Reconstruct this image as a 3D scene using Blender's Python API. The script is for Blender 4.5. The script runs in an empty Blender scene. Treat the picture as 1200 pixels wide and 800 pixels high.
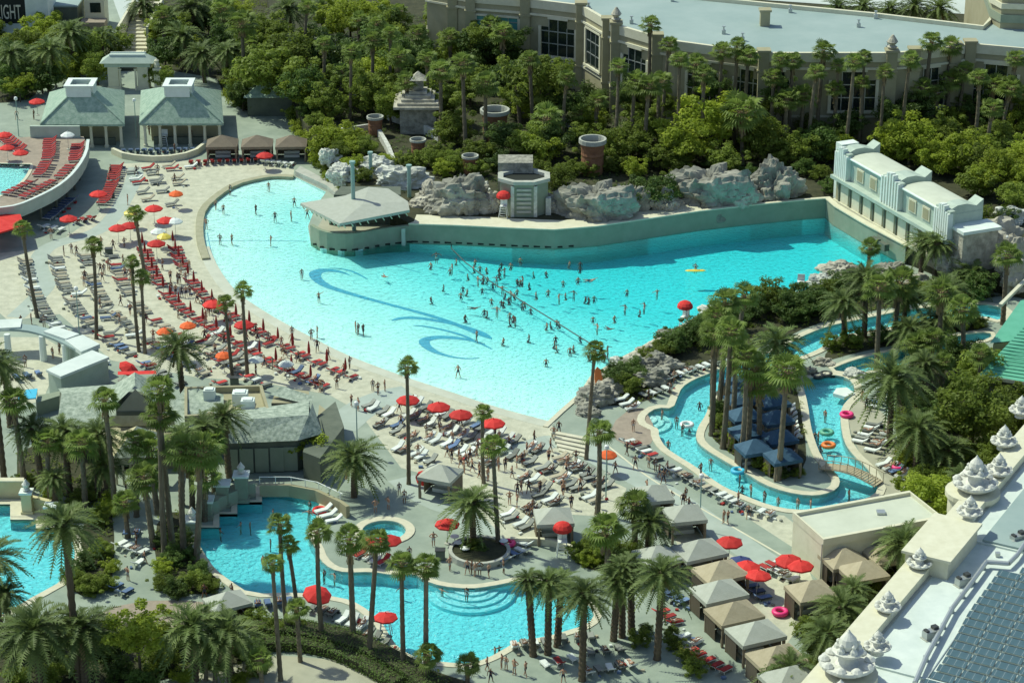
import bpy, bmesh, math, random
from mathutils import Vector, Matrix, noise
from mathutils.geometry import tessellate_polygon
random.seed(7)
sc = bpy.context.scene
COL = sc.collection
# ---------------------------------------------------------------- camera
H, PITCH, F = 107.0, math.radians(22.5), 2800.0
cam = bpy.data.cameras.new('camera'); camo = bpy.data.objects.new('camera', cam); COL.objects.link(camo)
camo.location = (0, 0, H); camo.rotation_euler = (math.pi/2 - PITCH, 0, 0)
cam.sensor_width = 36; cam.lens = F/1200*36; cam.clip_start = 1; cam.clip_end = 8000
sc.camera = camo
# ---------------------------------------------------------------- sky, sun, exposure
SUN_EL = math.radians(54)
SUN_H = Vector((-0.86, 0.51))            # where the sun stands, seen from above
w = bpy.data.worlds.new('World'); sc.world = w; w.use_nodes = True
nt = w.node_tree; bg = nt.nodes['Background']
sky = nt.nodes.new('ShaderNodeTexSky'); sky.sky_type = 'NISHITA'; sky.sun_disc = False
sky.sun_elevation = SUN_EL; sky.sun_rotation = math.atan2(SUN_H.x, SUN_H.y)
nt.links.new(sky.outputs[0], bg.inputs[0]); bg.inputs[1].default_value = 0.14
sl = bpy.data.lights.new('sun', 'SUN'); sl.energy = 4.1; sl.angle = math.radians(0.53); sl.color = (0.95, 1.0, 0.82)
so = bpy.data.objects.new('sun', sl); COL.objects.link(so)
dvec = Vector((-SUN_H.x*math.cos(SUN_EL), -SUN_H.y*math.cos(SUN_EL), -math.sin(SUN_EL)))
so.rotation_euler = dvec.to_track_quat('-Z', 'Y').to_euler(); so.location = (-60, 300, 150)
vs = sc.view_settings; vs.view_transform = 'Standard'; vs.look = 'None'; vs.exposure = 0.0; vs.gamma = 1.0
sc.cycles.max_bounces = 6; sc.cycles.transparent_max_bounces = 12; sc.cycles.diffuse_bounces = 3

# ---------------------------------------------------------------- helpers
CP, SP = math.cos(PITCH), math.sin(PITCH)
def P(x, y, z=0.0):
    """ground (or level z) point that the survey photograph shows at x, y"""
    u, v = (x-600)/F, (y-400)/F
    dy, dz = CP - v*SP, -SP - v*CP
    t = (z-H)/dz
    return Vector((u*t, dy*t, z))
def zat(pt, y):
    """height above plan point pt that is seen at photo row y"""
    a = PITCH + math.atan((y-400)/F)
    return H - pt.y*math.tan(a)
def PL(lst, z=0.0): return [P(x, y, z) for x, y in lst]
def chaikin(p, n=2, closed=True):
    for _ in range(n):
        q = []; m = len(p)
        rng = range(m) if closed else range(m-1)
        if not closed: q.append(p[0])
        for i in rng:
            a, b = p[i], p[(i+1) % m]
            q += [a*.75+b*.25, a*.25+b*.75]
        if not closed: q.append(p[-1])
        p = q
    return p
def area2(p): return sum(p[i].x*p[(i+1) % len(p)].y - p[(i+1) % len(p)].x*p[i].y for i in range(len(p)))
def offset(p, d, closed=True):
    """shift a polyline sideways; closed: positive d grows the outline"""
    s = 1 if (not closed or area2(p) > 0) else -1
    out = []; m = len(p)
    for i in range(m):
        a = p[i-1] if (closed or i > 0) else p[i]
        b = p[(i+1) % m] if (closed or i < m-1) else p[i]
        t = (b-a); t.z = 0
        if t.length < 1e-6: t = Vector((1, 0, 0))
        t.normalize()
        out.append(p[i] + Vector((t.y, -t.x, 0))*d*s)
    return out
def inside(pt, poly):
    c = False; n = len(poly)
    for i in range(n):
        a, b = poly[i], poly[i-1]
        if (a.y > pt.y) != (b.y > pt.y) and pt.x < (b.x-a.x)*(pt.y-a.y)/(b.y-a.y)+a.x: c = not c
    return c
def resample(p, step):
    out = [p[0].copy()]; acc = 0
    for a, b in zip(p, p[1:]):
        L = (b-a).length; s = step-acc
        while s <= L:
            out.append(a.lerp(b, s/L)); s += step
        acc = (acc+L) % step
    return out

class MB:
    def __init__(s): s.v, s.f, s.m = [], [], []
    def add(s, vs_, fs_, mi=0):
        o = len(s.v); s.v += [tuple(a) for a in vs_]
        for f in fs_: s.f.append([i+o for i in f]); s.m.append(mi)
        return s
    def box(s, c, d, rz=0, mi=0):
        x, y, z = d[0]/2, d[1]/2, d[2]/2; cr, sr = math.cos(rz), math.sin(rz)
        vv = [(c[0]+a*cr-b*sr, c[1]+a*sr+b*cr, c[2]+e) for a, b, e in
              [(-x,-y,-z),(x,-y,-z),(x,y,-z),(-x,y,-z),(-x,-y,z),(x,-y,z),(x,y,z),(-x,y,z)]]
        return s.add(vv, [(3,2,1,0),(4,5,6,7),(0,1,5,4),(1,2,6,5),(2,3,7,6),(3,0,4,7)], mi)
    def prism(s, poly, z0, z1, mi=0, top=True, bot=False, smi=None):
        p = [Vector((q[0], q[1], 0)) for q in poly]
        if area2(p) < 0: p.reverse()
        n = len(p); vv = [(q.x, q.y, z0) for q in p]+[(q.x, q.y, z1) for q in p]
        s.add(vv, [(i, (i+1) % n, n+(i+1) % n, n+i) for i in range(n)], mi if smi is None else smi)
        tr = tessellate_polygon([p])
        if top: s.add([(q.x, q.y, z1) for q in p], [fixtri(t, p) for t in tr], mi)
        if bot: s.add([(q.x, q.y, z0) for q in p], [fixtri(t, p)[::-1] for t in tr], mi)
        return s
    def sheet(s, outer, holes=(), z=0.0, mi=0):
        loops = [[Vector((q.x, q.y, 0)) for q in outer]]+[[Vector((q.x, q.y, 0)) for q in h] for h in holes]
        fl = [q for l in loops for q in l]
        return s.add([(q.x, q.y, z) for q in fl], [fixtri(t, fl) for t in tessellate_polygon(loops)], mi)
    def strip(s, a, b, closed=False, mi=0):
        n = len(a); k = n if closed else n-1
        return s.add(list(a)+list(b), [(i, (i+1) % n, n+(i+1) % n, n+i) for i in range(k)], mi)
    def tube(s, p0, p1, r0, r1=None, n=8, mi=0, caps=True):
        p0, p1 = Vector(p0), Vector(p1); r1 = r0 if r1 is None else r1
        d = (p1-p0).normalized(); u = d.orthogonal().normalized(); w_ = d.cross(u)
        A = [(math.cos(2*math.pi*i/n), math.sin(2*math.pi*i/n)) for i in range(n)]
        vv = [p0+(u*a+w_*b)*r0 for a, b in A]+[p1+(u*a+w_*b)*r1 for a, b in A]
        ff = [(i, (i+1) % n, n+(i+1) % n, n+i) for i in range(n)]
        if caps: ff += [tuple(range(n))[::-1], tuple(range(n, 2*n))]
        return s.add(vv, ff, mi)
    def lathe(s, prof, n=16, c=(0,0,0), mi=0, rot=0, cap=True):
        k = len(prof); vv = []
        for r, z in prof:
            vv += [(c[0]+r*math.cos(2*math.pi*i/n+rot), c[1]+r*math.sin(2*math.pi*i/n+rot), c[2]+z) for i in range(n)]
        ff = [(j*n+i, j*n+(i+1) % n, (j+1)*n+(i+1) % n, (j+1)*n+i) for j in range(k-1) for i in range(n)]
        if cap: ff += [tuple(range(n))[::-1], tuple(range((k-1)*n, k*n))]
        return s.add(vv, ff, mi)
    def pathtube(s, pts, r, n=6, mi=0):
        for a, b in zip(pts, pts[1:]): s.tube(a, b, r, r, n, mi)
        return s
    def mesh(s, name, mats, smooth=False):
        me = bpy.data.meshes.new(name); me.from_pydata(s.v, [], s.f)
        if not isinstance(mats, (list, tuple)): mats = [mats]
        for m_ in mats: me.materials.append(M[m_] if isinstance(m_, str) else m_)
        me.polygons.foreach_set('material_index', [min(a, len(mats)-1) for a in s.m])
        if smooth: me.polygons.foreach_set('use_smooth', [True]*len(s.f))
        me.validate(); me.update(); return me
def fixtri(t, p):
    a, b, c = p[t[0]], p[t[1]], p[t[2]]
    return tuple(t) if (b.x-a.x)*(c.y-a.y)-(b.y-a.y)*(c.x-a.x) > 0 else (t[0], t[2], t[1])

def obj(name, me, parent=None, loc=(0,0,0), rz=0, sc_=None, rot=None):
    o = bpy.data.objects.new(name, me); COL.objects.link(o)
    if parent is not None: o.parent = parent
    o.location = loc; o.rotation_euler = rot if rot else (0, 0, rz)
    if sc_ is not None: o.scale = sc_ if hasattr(sc_, '__len__') else (sc_,)*3
    return o
def tag(o, label, cat, group=None, kind=None):
    if label: o['label'] = label
    if cat: o['category'] = cat
    if group: o['group'] = group
    if kind: o['kind'] = kind
    return o
def thing(name, label, cat, loc=(0,0,0), rz=0, group=None, scale=None, rot=None):
    o = obj(name, None, None, loc, rz, scale, rot); o.empty_display_size = .3
    return tag(o, label, cat, group)
def structure(name, me, label=None, parent=None):
    o = obj(name, me, parent)
    if parent is None: o['kind'] = 'structure'
    if label: o['label'] = label
    return o
def spawn(name, label, cat, parts, loc, rz=0, scale=None, group=None, rot=None):
    """an individual: an Empty at the base and one child per part (name, mesh[, location[, scale]])"""
    t = thing(name, label, cat, loc, rz, group, scale, rot)
    for p in parts: obj(p[0], p[1], t, p[2] if len(p) > 2 else (0,0,0), 0, p[3] if len(p) > 3 else None)
    return t

LAND = [((490,158),'the stone pagoda'),((580,164),'the wide terracotta jar'),((694,203),'the tall terracotta jar'),((614,256),'the carved stone shrine'),((1050,240),'the wave house'),((1165,312),'the big tan boulder'),((300,180),'the brown cabanas'),((212,150),'the lettered slate pavilion'),((97,150),'the plain slate pavilion'),((152,100),'the pale gateway'),((157,40),'the stairway'),((10,40),'the dark club building'),((430,250),'the wave pool bar'),((445,165),'the zigzag stone wall'),((835,248),'the broad cliff rock'),((915,236),'the wall corner rock'),((715,130),'the sunlit angled windows'),((1003,175),'the wide shaded window'),((1180,165),'the building end'),((400,60),'the long garden wall'),
 ((1010,640),'the cream kiosk'),((1000,560),'the footbridge'),((885,490),'the blue cabanas'),((1080,415),'the plunge pool'),((1180,440),'the green roofed house'),((1140,580),'the parapet fountains'),((80,440),'the white bar'),((160,575),'the restaurant porch'),((40,640),'the corner pool'),((450,622),'the whirlpool'),((562,650),'the round planter'),((550,700),'the lagoon steps'),((649,620),'the lone grey cabana'),((665,520),'the wave pool steps'),((870,720),'the diagonal cabana row'),((165,800),'the lime tree'),((266,715),'the grey pyramid tent'),((420,770),'the clipped hedge'),((760,490),'the river bend steps'),((802,385),'the rocky bank lifeguard'),((385,540),'the service wall'),((516,575),'the shade hut'),((50,240),'the round deck'),((60,330),'the sand path'),((1060,365),'the upper river'),((950,370),'the hedge bank'),((310,480),'the flat kitchen roof'),((300,390),'the front lounger rows'),((600,350),'the float rope'),((720,330),'the deep water'),((520,400),'the floor swirl'),((250,270),'the pool kerb'),((660,395),'the rope end'),((560,310),'the far pool wall')]
LANDP = [(P(x, y), n) for (x, y), n in LAND]
def near(p, skip=()): return min(((Vector((q.x-p.x, q.y-p.y)).length, n) for q, n in LANDP if n not in skip))[1]
WATERY = ('the float rope','the deep water','the floor swirl','the rope end','the far pool wall')
# ---------------------------------------------------------------- materials
M = {}
def mat(name, c, c2=None, scale=1.0, rough=.85, bump=0.0, bscale=None, metal=0, rnd=0.0, detail=6, stretch=None, world=False, spec=.3, kind='noise', coat=0):
    m = bpy.data.materials.new(name); m.use_nodes = True; M[name] = m
    n = m.node_tree.nodes; L = m.node_tree.links; b = n['Principled BSDF']
    b.inputs['Roughness'].default_value = rough; b.inputs['Metallic'].default_value = metal
    b.inputs['Specular IOR Level'].default_value = spec; b.inputs['Base Color'].default_value = (*c, 1)
    b.inputs['Coat Weight'].default_value = coat
    tc = n.new('ShaderNodeTexCoord'); geo = n.new('ShaderNodeNewGeometry')
    vec = geo.outputs['Position'] if world else tc.outputs['Object']
    if stretch:
        mp = n.new('ShaderNodeMapping'); mp.inputs['Scale'].default_value = stretch
        L.new(vec, mp.inputs['Vector']); vec = mp.outputs[0]
    outc = None
    if c2 is not None:
        if kind == 'voronoi':
            tx = n.new('ShaderNodeTexVoronoi'); tx.inputs['Scale'].default_value = scale; L.new(vec, tx.inputs['Vector'])
            sep = n.new('ShaderNodeSeparateColor'); L.new(tx.outputs['Color'], sep.inputs[0]); fac = sep.outputs[0]
        else:
            tx = n.new('ShaderNodeTexNoise'); tx.inputs['Scale'].default_value = scale; tx.inputs['Detail'].default_value = detail
            tx.inputs['Roughness'].default_value = .65
            L.new(vec, tx.inputs['Vector']); fac = tx.outputs['Fac']
        rp = n.new('ShaderNodeValToRGB'); L.new(fac, rp.inputs[0])
        rp.color_ramp.elements[0].position = .33 if kind != 'voronoi' else 0; rp.color_ramp.elements[1].position = .67 if kind != 'voronoi' else 1
        rp.color_ramp.elements[0].color = (*c, 1); rp.color_ramp.elements[1].color = (*c2, 1)
        outc = rp.outputs[0]
    if rnd:
        oi = n.new('ShaderNodeObjectInfo'); mr = n.new('ShaderNodeMapRange'); L.new(oi.outputs['Random'], mr.inputs[0])
        mr.inputs[3].default_value = 1-rnd; mr.inputs[4].default_value = 1+rnd
        hs = n.new('ShaderNodeHueSaturation'); L.new(mr.outputs[0], hs.inputs['Value'])
        if outc: L.new(outc, hs.inputs['Color'])
        else: hs.inputs['Color'].default_value = (*c, 1)
        outc = hs.outputs[0]
    if outc: L.new(outc, b.inputs['Base Color'])
    if bump:
        nb = n.new('ShaderNodeTexNoise'); nb.inputs['Scale'].default_value = bscale or scale*3; nb.inputs['Detail'].default_value = 5
        L.new(vec, nb.inputs['Vector']); bp = n.new('ShaderNodeBump'); bp.inputs['Strength'].default_value = bump
        bp.inputs['Distance'].default_value = .1; L.new(nb.outputs['Fac'], bp.inputs['Height']); L.new(bp.outputs[0], b.inputs['Normal'])
    return m
def leafmat(name, c, c2, trans=.3, rnd=.18):
    m = mat(name, c, c2, scale=.9, rough=.55, rnd=rnd, detail=3, spec=.25)
    n = m.node_tree.nodes; L = m.node_tree.links; b = n['Principled BSDF']; out = n['Material Output']
    tr = n.new('ShaderNodeBsdfTranslucent'); mx = n.new('ShaderNodeMixShader'); mx.inputs[0].default_value = trans
    src = b.inputs['Base Color'].links[0].from_socket; L.new(src, tr.inputs[0])
    L.new(b.outputs[0], mx.inputs[1]); L.new(tr.outputs[0], mx.inputs[2]); L.new(mx.outputs[0], out.inputs[0])
    return m
mat('paving', (.22,.27,.215), (.33,.385,.305), .22, .85, world=True, bump=.15, bscale=6, detail=10)
mat('paving_warm', (.33,.33,.24), (.42,.41,.30), .4, .85, world=True)
mat('sand', (.40,.405,.30), (.56,.555,.42), .9, .95, .5, 3, world=True, detail=10)
mat('path', (.33,.39,.33), (.40,.46,.40), .5, .85, world=True)
mat('brick_paving', (.26,.22,.17), (.36,.30,.23), 1.2, .9, world=True)
mat('street', (.45,.50,.46), (.54,.59,.54), .1, .9, world=True)
mat('coping', (.52,.50,.36), (.62,.59,.44), 1.5, .8, world=True)
mat('curb', (.30,.30,.19), (.38,.37,.25), 1.2, .85, world=True)
mat('shelf', (.44,.46,.36), (.54,.56,.45), .4, .7, world=True)
mat('plaster', (.53,.81,.77), (.59,.86,.82), .25, .7, world=True)
mat('plaster_deep', (.35,.71,.74), (.43,.80,.82), .8, .7, world=True)
mat('mural', (.08,.36,.52), (.11,.42,.57), .8, .7, world=True)
mat('soil', (.03,.035,.016), (.065,.065,.032), .7, .95, .6, 4, world=True)
mat('stucco', (.31,.29,.175), (.37,.345,.22), .6, .9, world=True)
mat('stucco_pool', (.22,.27,.19), (.28,.32,.235), .5, .9, world=True)
mat('stucco_yellow', (.55,.50,.28), (.62,.57,.34), .6, .9, world=True)
mat('trim', (.58,.56,.40), (.66,.64,.48), 1, .85, world=True)
mat('membrane', (.25,.335,.315), (.32,.40,.375), .12, .8, world=True, detail=10)
mat('white_roof', (.52,.59,.54), (.64,.70,.64), .5, .8, world=True, detail=10)
mat('cream_roof', (.48,.51,.40), (.56,.59,.47), .4, .85, world=True, detail=10)
mat('slate_green', (.20,.30,.225), (.36,.46,.36), 1.6, .8, .5, 5)
mat('shingle', (.17,.22,.17), (.46,.52,.42), 1.7, .9, .8, 3, world=True, detail=9)
mat('shingle_tan', (.40,.36,.20), (.52,.48,.30), 1.3, .9, .7, 5, world=True)
mat('tin_green', (.10,.38,.24), (.13,.44,.29), .6, .5, world=True, spec=.5)
mat('teal_paint', (.36,.44,.36), (.45,.53,.44), .8, .7, world=True)
mat('white_paint', (.62,.69,.62), (.72,.78,.71), 1, .7)
mat('canvas_tan', (.36,.31,.20), (.42,.365,.245), 1.5, .9, .3, 4, rnd=.09)
mat('canvas_gray', (.37,.39,.32), (.43,.45,.38), 1.5, .9, .2, 6, rnd=.06)
mat('canvas_brown', (.17,.14,.10), (.22,.18,.13), 1.5, .9, .2, 6, rnd=.08)
mat('canvas_blue', (.03,.075,.12), (.05,.11,.165), 1.5, .8, .2, 6, rnd=.15)
mat('curtain', (.20,.165,.11), (.28,.23,.16), 3, .95, stretch=(6,6,.3), rnd=.08)
mat('dark', (.02,.025,.02), rough=.9)
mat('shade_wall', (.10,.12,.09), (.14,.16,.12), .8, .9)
mat('red_canvas', (.52,.022,.018), (.64,.05,.04), 1.6, .8, rnd=.18)
mat('orange_canvas', (.75,.13,.03), rough=.75, rnd=.1)
mat('red_closed', (.22,.02,.018), (.34,.035,.03), 3, .85, rnd=.2)
mat('navy_canvas', (.04,.06,.16), rough=.8)
mat('pink', (.80,.04,.20), rough=.45, spec=.5)
mat('orange', (.80,.22,.04), rough=.45, spec=.5)
mat('yellow', (.75,.60,.08), rough=.45, spec=.5)
mat('cyan', (.05,.45,.65), rough=.5, spec=.5)
mat('white_plastic', (.72,.75,.70), rough=.45, spec=.5, rnd=.06)
mat('grey_mesh', (.20,.22,.19), (.28,.29,.25), 5, .85, rnd=.25)
mat('red_cushion', (.34,.03,.03), (.46,.06,.05), 4, .85, rnd=.35)
mat('white_cushion', (.66,.70,.64), rough=.85, rnd=.1)
mat('blue_cushion', (.09,.15,.27), (.15,.22,.34), 4, .85, rnd=.4)
mat('tan_cushion', (.36,.33,.23), (.44,.40,.29), 4, .85, rnd=.2)
mat('metal', (.45,.48,.46), rough=.4, metal=.6)
mat('dark_metal', (.06,.065,.06), rough=.5, metal=.3)
mat('pole_teal', (.26,.40,.35), rough=.5)
mat('terracotta', (.20,.095,.05), (.30,.15,.08), 1.5, .9, .4, 6)
mat('concrete', (.36,.37,.31), (.46,.47,.40), 1, .9, .3, 5)
mat('stone', (.26,.245,.19), (.56,.53,.42), 1.1, .95, 1, 3.5, detail=12)
mat('stone_pale', (.36,.37,.31), (.68,.69,.60), 1.2, .95, 1, 3.5, detail=12)
mat('stone_gray', (.14,.14,.11), (.41,.40,.325), 1.3, .95, 1, 3.5, detail=12)
mat('sculpt', (.55,.55,.47), (.68,.68,.60), 2.5, .85, .5, 6)
mat('glass', (.015,.025,.022), rough=.08, spec=.8)
mat('glass_teal', (.10,.32,.30), rough=.1, spec=.8)
mat('solar', (.05,.105,.12), (.07,.135,.15), .8, .3, spec=.9)
mat('aluminium', (.55,.60,.56), rough=.4, metal=.5)
mat('brown_sign', (.16,.055,.03), rough=.7)
mat('letter', (.60,.58,.45), rough=.7)
mat('letter_red', (.45,.07,.05), rough=.7)
mat('trunk', (.10,.085,.055), (.21,.18,.12), 2.5, .95, .8, 8, stretch=(1,1,3), rnd=.2)
mat('trunk_date', (.07,.055,.035), (.16,.125,.08), 3, .95, 1, 6, rnd=.2)
mat('bark', (.06,.05,.035), (.12,.10,.07), 3, .95, .6, 8, stretch=(1,1,.3))
mat('thatch', (.20,.15,.075), (.30,.23,.12), 4, .95, rnd=.15)
leafmat('leaf_fan', (.13,.20,.035), (.26,.34,.075), .45)
leafmat('leaf_date', (.085,.135,.035), (.21,.27,.08), .38)
leafmat('leaf_dark', (.065,.12,.022), (.15,.225,.05), .45, .25)
leafmat('leaf_mid', (.145,.205,.028), (.27,.34,.06), .55, .25)
leafmat('leaf_lime', (.25,.33,.032), (.42,.49,.065), .55, .2)
leafmat('leaf_blue', (.08,.15,.085), (.17,.25,.15), .3)
SKINS = []
for i, c in enumerate([(.42,.24,.15), (.30,.16,.09), (.17,.085,.045), (.50,.32,.22)]):
    mat('skin_%d' % i, c, rough=.6); SKINS.append('skin_%d' % i)
SWIM = []
for i, c in enumerate([(.03,.035,.06), (.02,.02,.02), (.30,.03,.04), (.04,.10,.28), (.45,.45,.42), (.05,.18,.14), (.45,.20,.05), (.12,.12,.12)]):
    mat('swim_%d' % i, c, rough=.8); SWIM.append('swim_%d' % i)
mat('hair_dark', (.015,.012,.01), rough=.6); mat('hair_brown', (.07,.04,.02), rough=.6); mat('hair_fair', (.30,.21,.10), rough=.6)

def watermat(name, absorb, dens, bscale, bstr, gl=.9):
    m = bpy.data.materials.new(name); m.use_nodes = True; M[name] = m
    n = m.node_tree.nodes; L = m.node_tree.links; n.remove(n['Principled BSDF']); out = n['Material Output']
    geo = n.new('ShaderNodeNewGeometry')
    nz = n.new('ShaderNodeTexNoise'); nz.inputs['Scale'].default_value = bscale; nz.inputs['Detail'].default_value = 4
    nz.inputs['Roughness'].default_value = .6; L.new(geo.outputs['Position'], nz.inputs['Vector'])
    bp = n.new('ShaderNodeBump'); bp.inputs['Strength'].default_value = bstr; bp.inputs['Distance'].default_value = .25
    L.new(nz.outputs['Fac'], bp.inputs['Height'])
    fr = n.new('ShaderNodeFresnel'); fr.inputs[0].default_value = 1.33; L.new(bp.outputs[0], fr.inputs['Normal'])
    tr = n.new('ShaderNodeBsdfTransparent'); gs = n.new('ShaderNodeBsdfGlossy'); gs.inputs['Roughness'].default_value = .12
    gs.inputs[0].default_value = (gl, gl, gl, 1); L.new(bp.outputs[0], gs.inputs['Normal'])
    mx = n.new('ShaderNodeMixShader'); L.new(fr.outputs[0], mx.inputs[0]); L.new(tr.outputs[0], mx.inputs[1]); L.new(gs.outputs[0], mx.inputs[2])
    L.new(mx.outputs[0], out.inputs['Surface'])
    va = n.new('ShaderNodeVolumeAbsorption'); va.inputs[0].default_value = (*absorb, 1); va.inputs[1].default_value = dens
    L.new(va.outputs[0], out.inputs['Volume'])
    return m
watermat('water_wave', (.0,.895,.94), .30, 1.5, .85)
watermat('water', (.0,.885,.94), .30, 1.9, .9)
# ---------------------------------------------------------------- ground, pools, beds
WAVE_PX = [(345,207),(320,206),(300,209),(272,216),(250,230),(233,246),(229,263),(230,285),(237,305),(250,328),(267,348),(300,370),(330,387),(357,401),
 (390,418),(425,432),(455,443),(490,455),(530,468),(565,480),(600,490),(642,501),(660,484),(685,462),(697,443),(725,425),(750,412),(775,397),
 (805,382),(830,367),(885,348),(915,346),(950,343),(956,332),(982,317),(1020,321),(1052,319),(1060,310),(1010,283),(977,263),(967,254),
 (940,256),(880,262),(820,269),(760,278),(700,287),(650,291),(600,289),(540,286),(480,284),(450,287),(420,293),(400,294),(378,291),(364,283),(361,265),(370,242),(382,225)]
WAVE = PL(WAVE_PX)
SHORE = WAVE[0:22]                       # beach side, top-left lobe round to the steps
WALL_LINE = WAVE[40:50]                  # far wall, right to left
LAG_PX = [(307,571),(325,571),(342,574),(360,579),(377,584),(372,596),(371,607),(363,618),(362,630),(370,642),(375,656),(388,667),(405,671),(437,670),(460,674),
 (485,672),(497,680),(517,687),(550,690),(575,687),(600,682),(622,678),(650,686),(680,700),(698,718),(690,731),(665,739),(640,746),(605,752),(590,761),(572,771),
 (550,778),(520,776),(490,772),(467,760),(455,742),(446,727),(422,708),(400,700),(350,694),(293,696),(269,680),(253,668),(240,650),(232,635)]
LAG = chaikin(PL(LAG_PX), 1, False)+PL([(231,618),(257,618),(257,602),(278,602),(278,588),(307,588)])
LEFTP = PL([(-60,591),(12,591),(12,609),(42,609),(42,619),(70,619),(84,630),(88,648),(85,666),(67,684),(47,695),(34,702),(7,718),(-60,735)])
RIV_PX = [(1180,362),(1150,356),(1110,358),(1060,364),(1020,372),(981,380),(960,386),(937,396),(915,409),(892,417),(869,424),(848,431),(831,438),(813,445),(799,454),(794,466),
 (789,479),(770,478),(757,486),(755,495),(765,500),(772,503),(772,512),(780,525),(795,535),(815,547),(832,560),(850,572),(875,582),(900,592),(930,598),(960,597),(990,592),
 (1015,585),(1030,575),(1024,562),(1016,548),(1000,534),(989,518),(985,497),(985,482),(990,472),(1002,462),(1000,448),(985,440),(960,440),(942,446),
 (941,452),(947,475),(950,500),(955,517),(962,535),(975,550),(985,562),(982,573),(965,580),(947,581),(921,577),(895,568),(875,555),(850,541),(825,526),
 (815,515),(817,502),(827,487),(831,475),(838,465),(852,453),(875,441),(900,431),(925,422),(942,417),(961,409),(985,393),(1020,388),(1060,380),(1110,373),(1150,370),(1175,377)]
RIV = chaikin(PL(RIV_PX), 1)
FALLP = chaikin(PL([(972,434),(990,426),(1012,419),(1050,411),(1100,403),(1122,393),(1160,389),(1163,397),(1122,405),(1097,418),(1062,428),(1030,433),(1004,438)]), 1)
jc = P(450, 622); JAC = [jc+Vector((math.cos(a)*2.15, math.sin(a)*2.15, 0)) for a in [i*math.pi/14 for i in range(28)]]
POOLS = [WAVE, LAG, LEFTP, RIV, FALLP, JAC]

g = MB(); G = [Vector((-2500,60,0)), Vector((2500,60,0)), Vector((2500,5000,0)), Vector((-2500,5000,0))]
g.sheet(G, POOLS, 0.0)
structure('ground', g.mesh('ground', 'paving'))

def seg_dist(p, a, b):
    ab = b-a; t = max(0, min(1, (p-a).dot(ab)/max(ab.dot(ab), 1e-9))); return (p-(a+ab*t)).length
SH2 = [Vector((q.x, q.y)) for q in SHORE]
def wave_depth(x, y):
    p = Vector((x, y)); d = min(seg_dist(p, a, b) for a, b in zip(SH2, SH2[1:]))
    return .06+.012*d+.0011*d*d if d < 38 else min(2.3, .06+.456+1.588+.02*(d-38))
WL = -.10
def grid_floor(poly, zf, step):
    bm = bmesh.new(); vv = [bm.verts.new((q.x, q.y, 0)) for q in poly]
    for t in tessellate_polygon([[Vector((q.x, q.y, 0)) for q in poly]]):
        t = fixtri(t, poly)
        try: bm.faces.new([vv[i] for i in t])
        except ValueError: pass
    for ax in (0, 1):
        lo, hi = min(q[ax] for q in poly), max(q[ax] for q in poly); k = lo+step
        while k < hi:
            no = Vector((1,0,0)) if ax == 0 else Vector((0,1,0)); co = no*k
            bmesh.ops.bisect_plane(bm, geom=bm.verts[:]+bm.edges[:]+bm.faces[:], plane_co=co, plane_no=no); k += step
    bm.verts.ensure_lookup_table()
    for v in bm.verts: v.co.z = zf(v.co.x, v.co.y)
    mb = MB(); bm.verts.index_update(); mb.add([v.co[:] for v in bm.verts], [[v.index for v in f.verts] for f in bm.faces]); bm.free()
    return mb
def pool(name, poly, zf, step, floor_m, water_m, label, top=0.0, wl=WL, deep=-3.2):
    f = grid_floor(poly, zf, step) if step else MB().sheet(poly, (), zf(0, 0))
    n0 = [Vector((q.x, q.y, top)) for q in poly]; n1 = [Vector((q.x, q.y, deep)) for q in poly]
    if area2(poly) > 0: f.strip(n0, n1, True)
    else: f.strip(n1, n0, True)
    root = structure(name, f.mesh(name, floor_m), label)
    wv = MB().prism(poly, deep-.05, wl, 0, True, True)
    structure('water', wv.mesh('water', water_m), None, root)
    return root
wave = pool('wave_pool', WAVE, lambda x, y: WL-wave_depth(x, y), 2.5, 'plaster', 'water_wave', 'large turquoise wave pool with sloping beach end and swirl painted on its floor')
lagoon = pool('lagoon_pool', LAG, lambda x, y: -1.25, 0, 'plaster_deep', 'water', 'winding lagoon pool below the beach, lined with cream coping')
leftp = pool('corner_pool', LEFTP, lambda x, y: -1.1, 0, 'plaster_deep', 'water', 'stepped turquoise pool beside yellow stucco walls')
river = pool('lazy_river', RIV, lambda x, y: -.95, 0, 'plaster_deep', 'water', 'looping lazy river channel round the palm island')
fallp = pool('plunge_pool', FALLP, lambda x, y: -1.0, 0, 'plaster_deep', 'water', 'narrow upper pool feeding the lazy river')
jac = pool('whirlpool', JAC, lambda x, y: -.8, 0, 'plaster_deep', 'water', 'small round whirlpool on the paved deck')

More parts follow.
